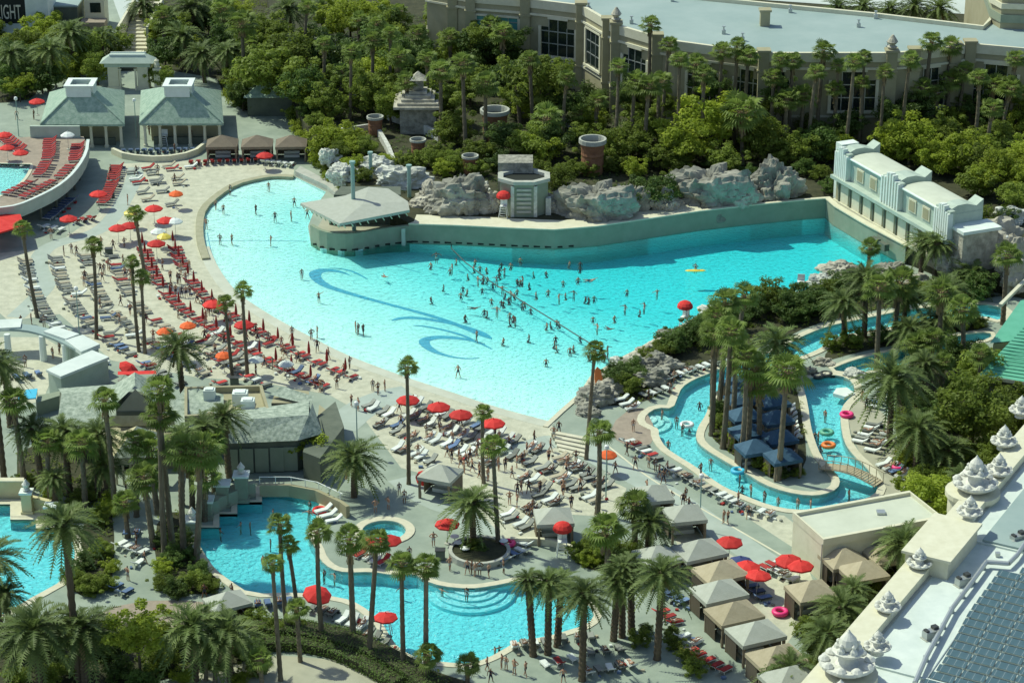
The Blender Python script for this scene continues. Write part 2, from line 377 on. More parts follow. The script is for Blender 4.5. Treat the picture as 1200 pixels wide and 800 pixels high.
def ribbon(px, wid, n=8):
    c = chaikin([P(x, y, -.45) for x, y in px], 2, False); k = len(c); a, b = [], []
    for i, q in enumerate(c):
        t = (c[min(i+1, k-1)]-c[max(i-1, 0)]); t.z = 0; t.normalize(); nn = Vector((t.y, -t.x, 0))
        s = i/(k-1)*(len(wid)-1); j = min(int(s), len(wid)-2); ww = .8*(wid[j]*(1-s+j)+wid[j+1]*(s-j))
        for l, sg in ((a, .5), (b, -.5)):
            r = q+nn*ww*sg; l.append((r.x, r.y, WL-wave_depth(r.x, r.y)+.025))
    return MB().strip(b, a)
Z6 = lambda l: [(300+x/4, 200+y/4) for x, y in l]
for px, wid in [
 (Z6([(440,483),(400,468),(350,462),(300,465),(272,482),(285,510),(330,540),(400,562),(500,590),(600,615),(700,640),(800,665),(900,695),(1000,735),(1105,780)]),
  [.05,.5,1.1,1.7,2.0,1.7,1.4,1.15,.95,.85,.85,.9,1.0,1.1,.1]),
 (Z6([(340,452),(400,452),(460,465),(520,497)]), [.1,.35,.45,.2]),
 (Z6([(635,702),(680,686),(760,683),(850,695),(950,712),(1050,745),(1105,777)]), [.15,.9,1.0,.9,.9,1.1,.2]),
 (Z6([(735,722),(800,725),(900,745),(980,768),(1035,797)]), [.1,.5,.6,.6,.2]),
 ([(577,408),(560,399),(540,395),(515,394),(499,397),(496,402),(504,410),(515,415),(530,419),(548,421),(561,419)], [.1,.5,.9,1.3,1.6,1.6,1.2,.8,.5,.3,.1])]:
    structure('floor_mural', ribbon(px, wid).mesh('floor_mural', 'mural'), None, wave)
# joint lines across the pool floor
for px in ([(232,285),(300,283),(362,282)], [(446,302),(470,308),(492,313)], [(268,346),(250,310),(243,275)]):
    structure('floor_joint', ribbon(px, [.12,.12]).mesh('floor_joint', 'mural'), None, wave)
# steps inside lagoon and river bay
def arc_step(name, cpx, r0, r1, a0, a1, z, parent, m='plaster'):
    c = P(*cpx); A = [a0+(a1-a0)*i/14 for i in range(15)]
    inn = [c+Vector((math.cos(a), math.sin(a), 0))*r0 for a in A]; out_ = [c+Vector((math.cos(a), math.sin(a), 0))*r1 for a in A]
    structure(name, MB().prism(out_+inn[::-1], -1.3, z).mesh(name, m), None, parent)
for k in range(4): arc_step('step', (552,682), 1.2+k*.75, 1.95+k*.75, math.pi*1.02, math.pi*1.98, -.3-.2*k, lagoon, 'plaster_deep')
for k in range(3): arc_step('step', (757,488), .4+k*.8, 1.2+k*.8, -1.35, 1.2, -.3-.2*k, river)

# shelves and kerbs round the pools
def ring(name, poly, w0, w1, z0, z1, m, closed=True, parent=None, label=None):
    a, b = offset(poly, w0, closed), offset(poly, w1, closed); mb = MB()
    up = lambda l, z: [Vector((q.x, q.y, z)) for q in l]
    fl = closed and area2(poly) < 0
    def st(p, q): mb.strip(q, p, closed) if fl else mb.strip(p, q, closed)
    st(up(b, z1), up(a, z1)); st(up(b, z0), up(b, z1)); st(up(a, z1), up(a, z0))
    if not closed:
        for e in (0, -1): mb.add([(a[e].x,a[e].y,z0),(b[e].x,b[e].y,z0),(b[e].x,b[e].y,z1),(a[e].x,a[e].y,z1)], [(0,1,2,3)])
    return structure(name, mb.mesh(name, m), label, parent)
SHD = chaikin(SHORE, 1, False)
ring('pool_curb', chaikin(WAVE[0:9], 1, False)[::-1], .0, 1.0, -.3, .28, 'curb', False, wave)
ring('beach_shelf', SHD[15:][::-1], -.02, 1.5, -.3, .024, 'shelf', False, wave)
ring('coping', LAG, 0, .75, -.3, .07, 'coping', True, lagoon)
ring('coping', LEFTP, 0, .8, -.3, .07, 'coping', True, leftp)
ring('coping', RIV, 0, .85, -.3, .09, 'coping', True, river)
ring('coping', FALLP, 0, .6, -.3, .10, 'coping', True, fallp)
ring('coping', JAC, 0, .9, -.3, .11, 'coping', True, jac)
ring('pool_edge', WAVE[21:36][::-1], 0, .6, -.3, .12, 'coping', False, wave)

def sheet(name, px, z, m, smooth=1, holes=()):
    p = PL(px)
    if smooth: p = chaikin(p, smooth)
    return structure(name, MB().sheet(p, holes, z).mesh(name, m))
shore_in = offset(SHD[::-1], .9, False)[::-1]
sand_px = [(648,520),(690,545),(735,570),(722,606),(660,602),(622,640),(592,640),(560,600),(520,562),(470,548),(420,482),(385,462),(300,447),(230,442),(130,422),(70,368),(10,376),(-30,340),(-30,300),(60,290),(100,262),(132,238),(140,192),(230,188),(300,192),(345,198)]
structure('beach_sand', MB().sheet(shore_in+PL(sand_px), (), .008).mesh('beach_sand', 'sand'))
def way(name, px, wd, z=.014, m='path'):
    c = chaikin(PL(px), 2, False); a, b = offset(c, wd/2, False), offset(c, -wd/2, False)
    up = lambda l: [(q.x, q.y, z) for q in l]
    return structure(name, MB().strip(up(a), up(b)).mesh(name, m))
way('footpath', [(160,196),(157,210),(150,226),(133,256),(112,274),(60,286),(45,300),(46,318),(58,332),(40,352),(18,372)], 2.3)
way('footpath', [(396,502),(420,480),(450,466),(480,460)], 4.2)
way('footpath', [(470,560),(500,585),(545,600),(590,655)], 3.0, .016)
way('footpath', [(590,531),(625,523),(655,514),(700,535),(760,565),(830,612),(900,660)], 3.2, .018)
way('promenade', [(690,535),(760,560),(840,610),(930,670)], 6.0, .014, 'paving')
way('paving_joint', [(712,522),(760,560),(800,583),(860,618),(915,650)], .22, .026, 'trim')
sheet('brick_terrace', [(712,500),(750,470),(770,505),(760,525),(725,520)], .022, 'brick_paving')
sheet('brick_terrace', [(110,715),(190,700),(300,712),(280,735),(120,740)], .022, 'brick_paving')
sheet('paving_warm_apron', [(800,585),(870,600),(935,605),(945,660),(960,700),(890,800),(840,740),(800,650),(780,610)], .010, 'sand', 1)
sheet('river_apron', [(990,470),(1030,470),(1060,540),(1075,585),(1040,590),(1030,560),(1000,520)], .010, 'paving_warm')
sheet('driveway', [(180,800),(300,765),(420,775),(520,840),(180,840)], .012, 'paving_warm')
sheet('street', [(118,-40),(170,-40),(166,26),(142,26)], .03, 'street', 0)
sheet('street', [(300,-30),(560,-30),(560,30),(470,45),(380,50),(310,40)], .03, 'street', 0)
SOIL = [[(692,468),(706,448),(760,417),(812,390),(842,372),(892,354),(950,350),(990,328),(1050,328),(1100,345),(1180,345),(1150,351),(1100,352),(1050,359),(1000,369),(950,381),(908,402),(850,420),(800,437),(782,452),(765,468),(720,478)],
 [(840,478),(858,462),(890,448),(930,434),(935,450),(941,480),(944,520),(945,545),(925,562),(890,552),(850,528),(830,508)],
 [(990,398),(1060,386),(1120,379),(1160,380),(1155,385),(1110,391),(1050,404),(1000,414),(965,424),(968,412)],
 [(1062,432),(1100,422),(1140,410),(1190,405),(1230,430),(1230,520),(1120,612),(1085,600),(1066,575),(1060,540),(1048,500),(1050,460)],
 [(300,745),(360,740),(420,755),(480,777),(600,815),(560,840),(450,800),(380,765)],
 [(92,640),(102,600),(130,590),(135,640),(130,690),(100,700),(82,690)],
 [(185,600),(222,600),(226,640),(246,668),(262,688),(240,698),(200,690),(180,660)],
 [(-40,735),(60,722),(130,728),(200,740),(290,745),(330,765),(180,800),(60,815),(-40,815)],
 [(-60,122),(30,120),(45,108),(50,85),(250,82),(268,125),(335,140),(318,-80),(172,-80),(172,60),(118,60),(116,-80),(-60,-80)],
 [(660,640),(700,632),(745,640),(765,655),(720,672),(680,665)],
 [(945,705),(1000,640),(1090,640),(1040,740),(950,800)], [(20,520),(130,510),(130,585),(95,590),(60,575),(20,570)]]
for p in SOIL: sheet('planting_bed', p, .034, 'soil', 1)

# raised terrace behind the wave pool
TZ = 2.5
wl = offset(WAVE, .02)
front = [WAVE[i] for i in range(49, 36, -1)]                       # (480,284) ... (967,254) ... (1060,310)
backline = [q+Vector((.25, .35, 0)) for q in front]
TERR = backline+PL([(1120,333),(1200,350),(1420,330),(1650,-90),(305,-90),(312,0),(322,60),(334,120),(358,165),(380,195),(395,222),(430,258)])
structure('planting_terrace', MB().prism(TERR, -.02, TZ-.05).mesh('planting_terrace', ['soil']))
wm = MB()
fr = offset(front, -.05, False) if False else [q+Vector((-.02,-.05,0)) for q in front]
bk = [q+Vector((.45,.5,0)) for q in front]
wm.prism(fr+bk[::-1], -.2, TZ, 0)
ww = tag(obj('pool_wall', wm.mesh('pool_wall', 'stucco_pool')), 'long green grey retaining wall along the far edge of the wave pool', 'wall')
cm = MB().prism([q+Vector((-.12,-.15,0)) for q in front]+[q+Vector((.55,.6,0)) for q in front][::-1], TZ+.002, TZ+.16, 0)
obj('coping', cm.mesh('coping', 'trim'), ww)
for i, (x, y) in enumerate([(x, 284.5+2.5*math.sin((x-480)/55)) for x in range(486, 670, 13)]):
    q = P(x, [284,285,286.5,288.5,288.8,289.6,290.5,290.9,290,289,289][0] if False else 284, 0)
    # inlets: dark slots at the foot of the wall, on the wall line
    k = min(range(len(front)-1), key=lambda j: abs((front[j].x+front[j+1].x)/2-q.x))
    a, b = front[k], front[k+1]; t = (q.x-a.x)/(b.x-a.x); r = a.lerp(b, t)
    obj('inlet', MB().box((r.x, r.y-.05, .16), (.85, .1, .2)).mesh('inlet', 'dark'), ww)
sheetp = [q+Vector((.5,.62,0)) for q in front[0:7]]
structure('terrace_walk', MB().sheet(sheetp+[q+Vector((.3,3.2,0)) for q in sheetp][::-1], (), TZ-.02).mesh('terrace_walk', 'trim'))
# ---------------------------------------------------------------- buildings
def text_mesh(body, size, ext, m, align='CENTER'):
    fc = bpy.data.curves.new('lettering', 'FONT'); fc.body = body; fc.size = size; fc.extrude = ext; fc.align_x = align; fc.materials.append(M[m])
    o = bpy.data.objects.new('lettering_tmp', fc); COL.objects.link(o); bpy.context.view_layer.update()
    me = bpy.data.meshes.new_from_object(o.evaluated_get(bpy.context.evaluated_depsgraph_get())); bpy.data.objects.remove(o)
    me.materials.clear(); me.materials.append(M[m]); return me
def hexa(name, px_z, faces, m, parent):
    """mesh from surveyed corners (x, y, z)"""
    return obj(name, MB().add([P(*q) for q in px_z], faces).mesh(name, m), parent)
def wallbox(poly, z0, z1): return MB().prism(poly, z0, z1)
def quadface(a, b, z0, z1, out=.0):
    """vertical rectangle between plan points a, b"""
    return [Vector((a.x,a.y,z0)), Vector((b.x,b.y,z0)), Vector((b.x,b.y,z1)), Vector((a.x,a.y,z1))]
def slab_on(mb, a, b, u0, u1, z0, z1, d0, d1, mi=0):
    """box on the wall a->b between fractions u0..u1, from d0 to d1 in front of it"""
    t = b-a; nrm = Vector((t.y, -t.x, 0)).normalized()
    if nrm.y > 0 and abs(nrm.y) > .05: nrm = -nrm
    p, q = a.lerp(b, u0), a.lerp(b, u1)
    pts = [p+nrm*d0, q+nrm*d0, q+nrm*d1, p+nrm*d1]
    return mb.prism(pts, z0, z1, mi, True, True)

# -- convention building -------------------------------------------------
CZ = 15.5
conv = thing('convention_building', 'huge beige stucco building with pilasters, dark windows and flat pale teal roof', 'building', P(900,160,TZ))
CT = [(500,-14),(530,-9),(551,-5),(615,0),(681,8),(712,26),(722,31),(770,45),(792,50),(895,64),(1045,64),(1072,62),(1120,56),(1137,53),(1240,62)]
CW = [P(x, y, CZ) for x, y in CT]; CW = [Vector((q.x, q.y, 0)) for q in CW]
BACK = [Vector((q.x, q.y, 0)) for q in [P(1330,-20,CZ), P(1165,-10,CZ), P(1161,22,CZ), P(1152,32,CZ), P(1025,17,CZ), P(900,5,CZ), P(820,-3,CZ), P(700,-14,CZ), P(500,-60,CZ)]]
def loc(o): o.matrix_parent_inverse = o.parent.matrix_world.inverted() if False else Matrix.Translation(-o.parent.location); return o
foot = CW+BACK
loc(obj('wall', wallbox(foot, TZ-1, CZ-.5).mesh('wall', 'stucco'), conv))
ROOFIN = offset(foot, -.5)
loc(obj('roof', MB().prism(ROOFIN, CZ-.49, CZ-.35).mesh('roof', 'membrane'), conv))
loc(ring('parapet', foot, -.45, .14, CZ-1.1, CZ+.25, 'trim', True, conv))
loc(ring('cornice', foot, .0, .30, CZ-2.2, CZ-1.9, 'trim', True, conv))
loc(ring('string_course', foot, .0, .2, 6.3, 6.6, 'trim', True, conv))
for i in (1, 2, 3, 4, 5, 6, 7, 9, 10, 11, 12, 13):                        # pilasters at the corners
    q = CW[i]; b = MB().box((q.x, q.y, (TZ+CZ)/2), (1.5, 1.5, CZ-TZ+.9), 0, 0)
    b.box((q.x, q.y, CZ+.62), (1.9, 1.9, .34)); b.box((q.x, q.y, CZ-2.3), (1.8, 1.8, .3)); b.box((q.x, q.y, 6.4), (1.75, 1.75, .35))
    loc(obj('pilaster', b.mesh('pilaster', 'stucco'), conv))
    if i in (6, 10): loc(obj('finial', MB().lathe([(.5,0),(.75,.4),(.35,.6),(.8,1.1),(.5,1.6),(.15,2.1)], 10, (q.x, q.y, CZ+.75)).mesh('finial', 'stone'), conv))
def big_window(a, b, u0, u1, z0=7.3, z1=13.0, cols=4, parent=conv, glass='glass', step=True):
    L = (b-a).length*(u1-u0); w_ = thing('window', None, None); w_.parent = parent; w_.location = (0,0,0); loc(w_)
    del_ = None
    mb = MB(); slab_on(mb, a, b, u0-.3/(b-a).length, u1+.3/(b-a).length, z0-.35, z0, .0, .42)
    for uu in (u0, u1): slab_on(mb, a, b, uu-.22/(b-a).length, uu+.22/(b-a).length, z0, z1-1.2 if step else z1, .0, .3)
    slab_on(mb, a, b, u0+(u1-u0)*(.22 if step else 0), u1-(u1-u0)*(.22 if step else 0), z1, z1+.3, 0, .3)
    obj('frame', mb.mesh('frame', 'trim'), w_)
    rows = 3
    for c in range(cols):
        ua, ub = u0+(u1-u0)*c/cols, u0+(u1-u0)*(c+1)/cols; g_ = .06/(b-a).length
        top = z1-1.2 if (step and c in (0, cols-1)) else z1
        zs = [z0, z0+1.9, z0+3.8, top]
        for r in range(rows):
            if zs[r+1]-zs[r] < .4: continue
            p = MB(); slab_on(p, a, b, ua+g_, ub-g_, zs[r]+.07, zs[r+1]-.07, .02, .06); obj('pane', p.mesh('pane', glass), w_)
        mu = MB(); slab_on(mu, a, b, ua-g_, ua+g_, z0, top, .02, .14); obj('mullion', mu.mesh('mullion', 'metal'), w_)
    for r in (1, 2):
        mu = MB(); slab_on(mu, a, b, u0, u1, z0+1.9*r-.07, z0+1.9*r+.07, .021, .13); obj('transom', mu.mesh('transom', 'metal'), w_)
big_window(CW[2], CW[3], .1, .9, 8.0, 12.5, 4, conv, 'glass_teal', False)
big_window(CW[3], CW[4], .28, .92)
big_window(CW[4], CW[5], .22, .78, 7.3, 12.8, 3, conv, 'glass', False)
big_window(CW[6], CW[7], .18, .80)
big_window(CW[8], CW[9], .14, .50); big_window(CW[8], CW[9], .68, .97)
big_window(CW[9], CW[10], .03, .22); big_window(CW[9], CW[10], .53, .90)
big_window(CW[11], CW[12], .05, .80); big_window(CW[13], CW[14], .06, .58)
# darker plinth openings, roof vents
for (x, y) in [(788,2),(800,-2),(690,12),(740,28),(848,40),(926,15),(1006,32),(1026,22),(1040,58),(870,48)]:
    q = P(x, y, CZ-.35); mb = MB().box((q.x, q.y, CZ-.05), (.55, .55, .6)); mb.lathe([(.12,0),(.12,.5),(.25,.5),(.25,.62)], 8, (q.x, q.y, CZ+.2))
    loc(obj('roof_vent', mb.mesh('roof_vent', 'metal'), conv))
q = P(896, 30, CZ-.35); loc(obj('chimney', MB().box((q.x,q.y,CZ+.75),(1.4,1.4,2.2)).box((q.x,q.y,CZ+2),(1.8,1.8,.3)).mesh('chimney','stucco'), conv))
# upper block beyond the roof
ann = thing('annex_building', 'plain beige block with stepped parapet rising beyond the pale teal roof', 'building', P(1200,20,TZ))
ap = [Vector((q.x,q.y,0)) for q in [P(1161,24,CZ),P(1172,31,CZ),P(1400,40,CZ),P(1400,-80,CZ),P(1135,-50,CZ)]]
loc(obj('wall', wallbox(ap, 0, 22).mesh('wall', 'stucco'), ann)); loc(ring('cornice', ap, 0, .4, 18.2, 19.0, 'trim', True, ann)); loc(ring('base_course', ap, 0, .25, CZ+.6, CZ+1.8, 'stucco_pool', True, ann))
lot = [Vector((q.x, q.y, 0)) for q in [P(700,-60,0), P(800,10,0), P(1500,60,0), P(1500,-80,0)]]
structure('car_park', MB().sheet(lot, (), TZ+.02).mesh('car_park', 'street'))

# -- pavilions with cupolas ------------------------------------------------
def pavilion(label, ex0, ex1, ey0, ey1, ridge, cup, sign=None):
    """ex0..ex1: eave front corners, ridge: photo x-range and row of the short ridge"""
    ze, zr = 3.6, 7.6
    a, b = P(ex0, ey0, ze), P(ex1, ey0, ze); depth = 15.0
    c, d = P(ridge[1][0], ridge[1][1], ze), P(ridge[0][0], ridge[0][1], ze)
    t = thing('pavilion', label, 'pavilion', ((a.x+b.x)/2, a.y+.6, 0)); cx = (a.x+b.x)/2
    r0, r1, r2, r3 = P(cup-9,107,zr), P(cup+10,107,zr), P(cup+10,100,zr), P(cup-8,100,zr)
    kn = lambda p, q, f: p.lerp(q, f)+Vector((0,0,-.25))
    mb = MB().add([a,b,c,d,r0,r1,r2,r3], [(0,1,5,4),(1,2,6,5),(2,3,7,6),(3,0,4,7),(4,5,6,7)])
    mb.add([q-Vector((0,0,.28)) for q in (a,b,c,d)]+[a,b,c,d], [(0,1,5,4),(1,2,6,5),(2,3,7,6),(3,0,4,7),(3,2,1,0)])
    ro = loc(obj('roof', mb.mesh('roof', 'slate_green'), t))
    for p, q in ((a, r0), (b, r1)): loc2 = obj('hip_cap', MB().tube(p+Vector((0,0,.03)), q+Vector((0,0,.03)), .13, .13, 6).mesh('hip_cap', 'slate_green'), ro)
    # cupola: open square box on the ridge
    cq = P(cup, 104, zr); cu = obj('cupola', None, t); loc(cu)
    k = MB(); s = 1.75
    for sx, sy, dx, dy in ((0,-s,2*s,.5),(0,s,2*s,.5),(-s,0,.5,2*s-.5),(s,0,.5,2*s-.5)): k.box((cq.x+sx, cq.y+sy, zr+.05), (dx, dy, 1.5))
    obj('curb_wall', k.mesh('curb_wall', 'white_paint'), cu)
    k = MB()
    for sx, sy, dx, dy in ((0,-s,2*s+.8,.8),(0,s,2*s+.8,.8),(-s,0,.8,2*s-.8),(s,0,.8,2*s-.8)): k.box((cq.x+sx, cq.y+sy, zr+.9), (dx, dy, .22))
    obj('rim', k.mesh('rim', 'white_paint'), cu)
    obj('fan_housing', MB().box((cq.x, cq.y, zr-.1), (1.5, 1.4, 1.2)).mesh('fan_housing', 'metal'), cu)
    obj('well_floor', MB().box((cq.x, cq.y, zr-.5), (2*s-.5, 2*s-.5, .2)).mesh('well_floor', 'shade_wall'), cu)
    # walls set back under the eave, front columns
    iw = [a+Vector((1.2,3.2,0)), b+Vector((-1.2,3.2,0)), c+Vector((-1.2,-1,0)), d+Vector((1.2,-1,0))]
    loc(obj('wall', wallbox(iw, 0, ze-.29).mesh('wall', 'stucco'), t))
    loc(obj('counter', MB().box((cx, a.y+1.6, .55), ((b-a).x-3.5, .5, 1.1)).mesh('counter', 'shade_wall'), t))
    for i in range(6):
        x = a.x+.7+(b.x-a.x-1.4)*i/5
        loc(obj('column', MB().lathe([(.34,0),(.34,.3),(.24,.35),(.2,ze-.6),(.34,ze-.5),(.34,ze-.29)], 10, (x, a.y+.55, 0)).mesh('column', 'trim'), t))
    if sign:
        sg = loc(obj('roof_sign', MB().box((cx+.2, a.y+2.1, 5.0), (3.2, .3, 1.1)).mesh('roof_sign', 'trim'), t))
        fc = text_mesh('BEACH', 1.15, .06, 'letter_red')
        fo = obj('lettering', fc, sg); fo.location = (cx+.2, a.y+1.92, 5.15); fo.rotation_euler = (math.pi/2, 0, 0)
    return t
pavilion('green slate hip roofed pavilion beside the round pool deck, cupola on its ridge', 47, 146, 146, 146, [(58,108),(146,106)], 95)
pavilion('green slate hip roofed pavilion with red lettered roof sign and columned counter', 163, 262, 145, 145, [(165,106),(259,106)], 210, True)

# -- gate with pediment roof and steps ------------------------------------
gt = thing('gate_arch', 'pale gateway with low hip roof standing behind the two slate pavilions', 'gate', P(152,104,0))
g0 = P(152, 104, 0); W_ = 3.6
for sx in (-1, 1):
    loc(obj('pier', MB().box((g0.x+sx*W_, g0.y, 2.7), (2.6, 3, 5.4)).box((g0.x+sx*W_, g0.y, .4), (3, 3.4, .8)).mesh('pier', 'trim'), gt))
    loc(obj('niche_column', MB().lathe([(.4,0),(.4,.3),(.28,.4),(.25,4.6),(.42,4.8),(.42,5.0)], 10, (g0.x+sx*(W_-1.7), g0.y-1.5, 0)).mesh('niche_column', 'trim'), gt))
loc(obj('beam', MB().box((g0.x, g0.y, 5.9), (11.2, 3.6, 1.0)).mesh('beam', 'teal_paint'), gt))
mb = MB(); e = 6.45; zt = 8.0
mb.add([(g0.x-6.6,g0.y-2.6,e),(g0.x+6.6,g0.y-2.6,e),(g0.x+6.6,g0.y+2.6,e),(g0.x-6.6,g0.y+2.6,e),(g0.x-4.2,g0.y-1,zt),(g0.x+4.2,g0.y-1,zt),(g0.x+4.2,g0.y+1,zt),(g0.x-4.2,g0.y+1,zt)],
 [(0,1,5,4),(1,2,6,5),(2,3,7,6),(3,0,4,7),(4,5,6,7),(3,2,1,0)])
loc(obj('roof', mb.mesh('roof', 'teal_paint'), gt)); loc(obj('roof_rim', MB().box((g0.x, g0.y-1.05, zt+.06), (8.6, .3, .3)).box((g0.x, g0.y+1.05, zt+.06), (8.6, .3, .3)).mesh('roof_rim', 'white_paint'), gt))
loc(obj('pillar_lantern', MB().box((g0.x+7.2, g0.y-1.5, 2.4), (1.5,1.5,4.8)).box((g0.x+7.2, g0.y-1.5, 5.0), (1.9,1.9,.4)).lathe([(.6,5.2),(.8,5.9),(.5,6.5),(.6,6.9),(.1,7.3)], 10, (g0.x+7.2, g0.y-1.5, 0)).mesh('pillar_lantern', 'trim'), gt))
gt.scale = (.64,.64,.7)
st = thing('stairway', 'flight of pale steps climbing behind the gate', 'stairs', P(157,62,0)); s0 = P(157, 62, 0)
for i in range(14): loc(obj('tread', MB().box((s0.x+i*.02, s0.y+i*1.35, .15+i*.14), (4.4, 1.36, .3+i*.28)).mesh('tread', 'coping'), st))
for sx in (-1, 1): loc(obj('side_wall', MB().prism([Vector((s0.x+sx*2.4-.2,s0.y,0)),Vector((s0.x+sx*2.4+.2,s0.y,0)),Vector((s0.x+sx*2.4+.2,s0.y+19,0)),Vector((s0.x+sx*2.4-.2,s0.y+19,0))], 0, 4.4).mesh('side_wall', 'trim'), st))
# -- club building with sign, top corner -----------------------------------
lb = thing('club_building', 'dark fronted building at the garden edge with large pale LIGHT lettering', 'building', P(5,45,0))
l0 = P(33, 46, 0)
loc(obj('front', MB().box((l0.x-12, l0.y+2, 5), (24, 4, 10)).mesh('front', 'dark'), lb))
loc(obj('side_wall', MB().prism([l0+Vector((0,-.4,0)), l0+Vector((3.4,1.5,0)), l0+Vector((3.4,9,0)), l0+Vector((0,9,0))], 0, 10.5).mesh('side_wall', 'white_paint'), lb))
loc(obj('awning', MB().add([(l0.x-24,l0.y-2.6,1.5),(l0.x+1,l0.y-2.6,1.7),(l0.x+1,l0.y-.02,2.7),(l0.x-24,l0.y-.02,2.7)],[(0,1,2,3)]).mesh('awning','teal_paint'), lb))
fc = text_mesh('LIGHT', 3.5, .08, 'letter', 'RIGHT')
fo = obj('lettering', fc, lb, (l0.x-.8, l0.y-.1, 3.5), rot=(math.pi/2, 0, 0), sc_=(.42,1,1)); loc(fo)
q = P(68, 34, 0); d2 = thing('service_block', 'low grey block with pale teal roof behind the garden palms', 'building', q)
loc(obj('wall', MB().box((q.x, q.y+3, 1.9), (7, 6, 3.8)).mesh('wall', 'shade_wall'), d2)); loc(obj('roof', MB().box((q.x, q.y+3, 3.95), (7.4, 6.4, .3)).mesh('roof', 'membrane'), d2))
q = P(112, 32, 0); d3 = thing('ticket_hut', 'narrow cream hut with a dark window beside the top steps', 'hut', q)
loc(obj('wall', MB().box((q.x, q.y+2, 2.4), (3.4, 4, 4.8)).mesh('wall', 'trim'), d3)); loc(obj('window', MB().box((q.x+.2, q.y-.02, 3.4), (1.8, .1, 1.7)).mesh('window', 'glass'), d3)); loc(obj('plinth', MB().box((q.x,q.y-1.5,.8),(4.2,3,1.6)).mesh('plinth','brick_paving'), d3))

# -- raised round deck with pool ------------------------------------------
DZ = 3.0
DPX = [(-40,256),(0,252),(21,249),(42,240),(64,229),(80,217),(92,203),(101,187),(103,172),(98,160),(40,160),(0,163),(-40,163)]
DK = [Vector((q.x,q.y,0)) for q in chaikin(PL(DPX[:9], DZ), 1, False)+PL(DPX[9:], DZ)]
DP = [Vector((q.x,q.y,0)) for q in chaikin(PL([(36,193),(33,202),(27,211),(18,219),(8,226),(-6,232),(-40,240)], DZ), 1, False)+PL([(-40,191)], DZ)]
deck = thing('round_deck', 'raised curved pool deck with pale teal balustrade above the beach', 'deck', P(60,250,0))
dm = MB().sheet(DK, [DP], DZ); dm.strip([Vector((q.x,q.y,DZ-.6)) for q in DK], [Vector((q.x,q.y,DZ)) for q in DK], True)
dm.sheet(DK, (), DZ-.6)
loc(obj('floor', dm.mesh('floor', 'brick_paving'), deck))
loc(obj('pool_floor', MB().sheet(DP, (), DZ-.55).mesh('pool_floor', 'plaster'), deck))
loc(obj('pool_water', MB().prism(DP, DZ-.58, DZ-.06, 0, True, True).mesh('pool_water', 'water'), deck))
loc(ring('pool_coping', DP, 0, .45, DZ+.0, DZ+.08, 'coping', True, deck))
arc = DK[2:-4]
loc(ring('balustrade', arc, -.02, .22, DZ-.7, DZ+1.0, 'teal_paint', False, deck))
loc(ring('hand_rail', arc, -.12, .32, DZ+1.0, DZ+1.1, 'white_roof', False, deck))
for q in resample(arc, 2.4):
    loc(obj('baluster', MB().box((q.x,q.y,DZ+.2),(.3,.3,1.5)).mesh('baluster','white_roof'), deck))
for q in resample(offset(arc, -1.0, False), 4.2): loc(obj('support_post', MB().tube((q.x,q.y,0),(q.x,q.y,DZ-.6),.18,.18,8).mesh('support_post','shade_wall'), deck))
inn = [Vector((q.x,q.y,0)) for q in offset(DK, -5)]
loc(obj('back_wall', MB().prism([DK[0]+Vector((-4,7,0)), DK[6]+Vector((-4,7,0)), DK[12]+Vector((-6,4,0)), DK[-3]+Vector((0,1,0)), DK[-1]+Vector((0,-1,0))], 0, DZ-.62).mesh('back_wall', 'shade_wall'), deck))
loc(ring('planter_wall', [q+Vector((-.4,-.4,0)) for q in [DK[-3],DK[-4]]], -.2, .2, DZ, DZ+1.7, 'teal_paint', False, deck))
aw = thing('red_awning', 'large flat red canopy roof at the foot of the round deck', 'canopy', P(5,290,0))
r0 = [P(-40,250,3.1), P(24,251,3.1), P(28,264,2.9), P(-40,284,2.9)]
loc(obj('canopy', MB().add(r0+[q-Vector((0,0,.2)) for q in r0], [(3,2,1,0),(4,5,6,7),(0,1,5,4),(1,2,6,5),(2,3,7,6),(3,0,4,7)]).mesh('canopy','red_canvas'), aw))
for q in (r0[1], r0[2]): loc(obj('post', MB().tube((q.x-.4,q.y,0),(q.x-.4,q.y,2.8),.07).mesh('post','metal'), aw))

# -- white modular bar by the beach -----------------------------------------
def pxslab(parent, name, pts, z, th, m):
    p = [P(x, y, z) for x, y in pts]; return loc(obj(name, MB().prism(p, z-th, z, 0, True, True).mesh(name, m), parent))
wb = thing('white_bar', 'white flat roofed modular bar with stepped roofs at the back of the beach', 'building', P(80,458,0))
pxslab(wb, 'roof_panel', [(51,388),(65,382),(93,391),(77,397)], 3.6, .35, 'white_roof')
pxslab(wb, 'roof_panel', [(76,398),(97,392),(117,403),(95,412)], 3.5, .5, 'white_roof')
pxslab(wb, 'roof_panel', [(54,433),(71,441),(128,418),(108,410)], 3.4, .3, 'white_roof')
pxslab(wb, 'cabin', [(56,433.5),(71,440),(126,418.5),(108,411)], 3.1, 3.1, 'teal_paint')
pxslab(wb, 'cabin', [(78,399),(95,410.5),(115,403),(97,393.5)], 3.0, 3.0, 'teal_paint')
pxslab(wb, 'roof_panel', [(-30,377),(5,374),(26,373),(24,383),(-30,386)], 3.5, .35, 'white_roof')
arcp = chaikin(PL([(-40,388),(20,384),(55,392),(92,410)], 3.3), 2, False)
loc(ring('canopy_band', arcp, -1.6, 0.1, 3.05, 3.3, 'membrane', False, wb))
for x, y in ((8,392),(49,394),(76,404)):
    q = P(x, y, 3.0); loc(obj('column', MB().tube((q.x,q.y,0),(q.x,q.y,3.06),.42,.36,10).mesh('column','white_paint'), wb))
pxslab(wb, 'lower_wall', [(42,472),(71,463),(71,458),(44,463)], 1.6, 1.6, 'stucco_pool')
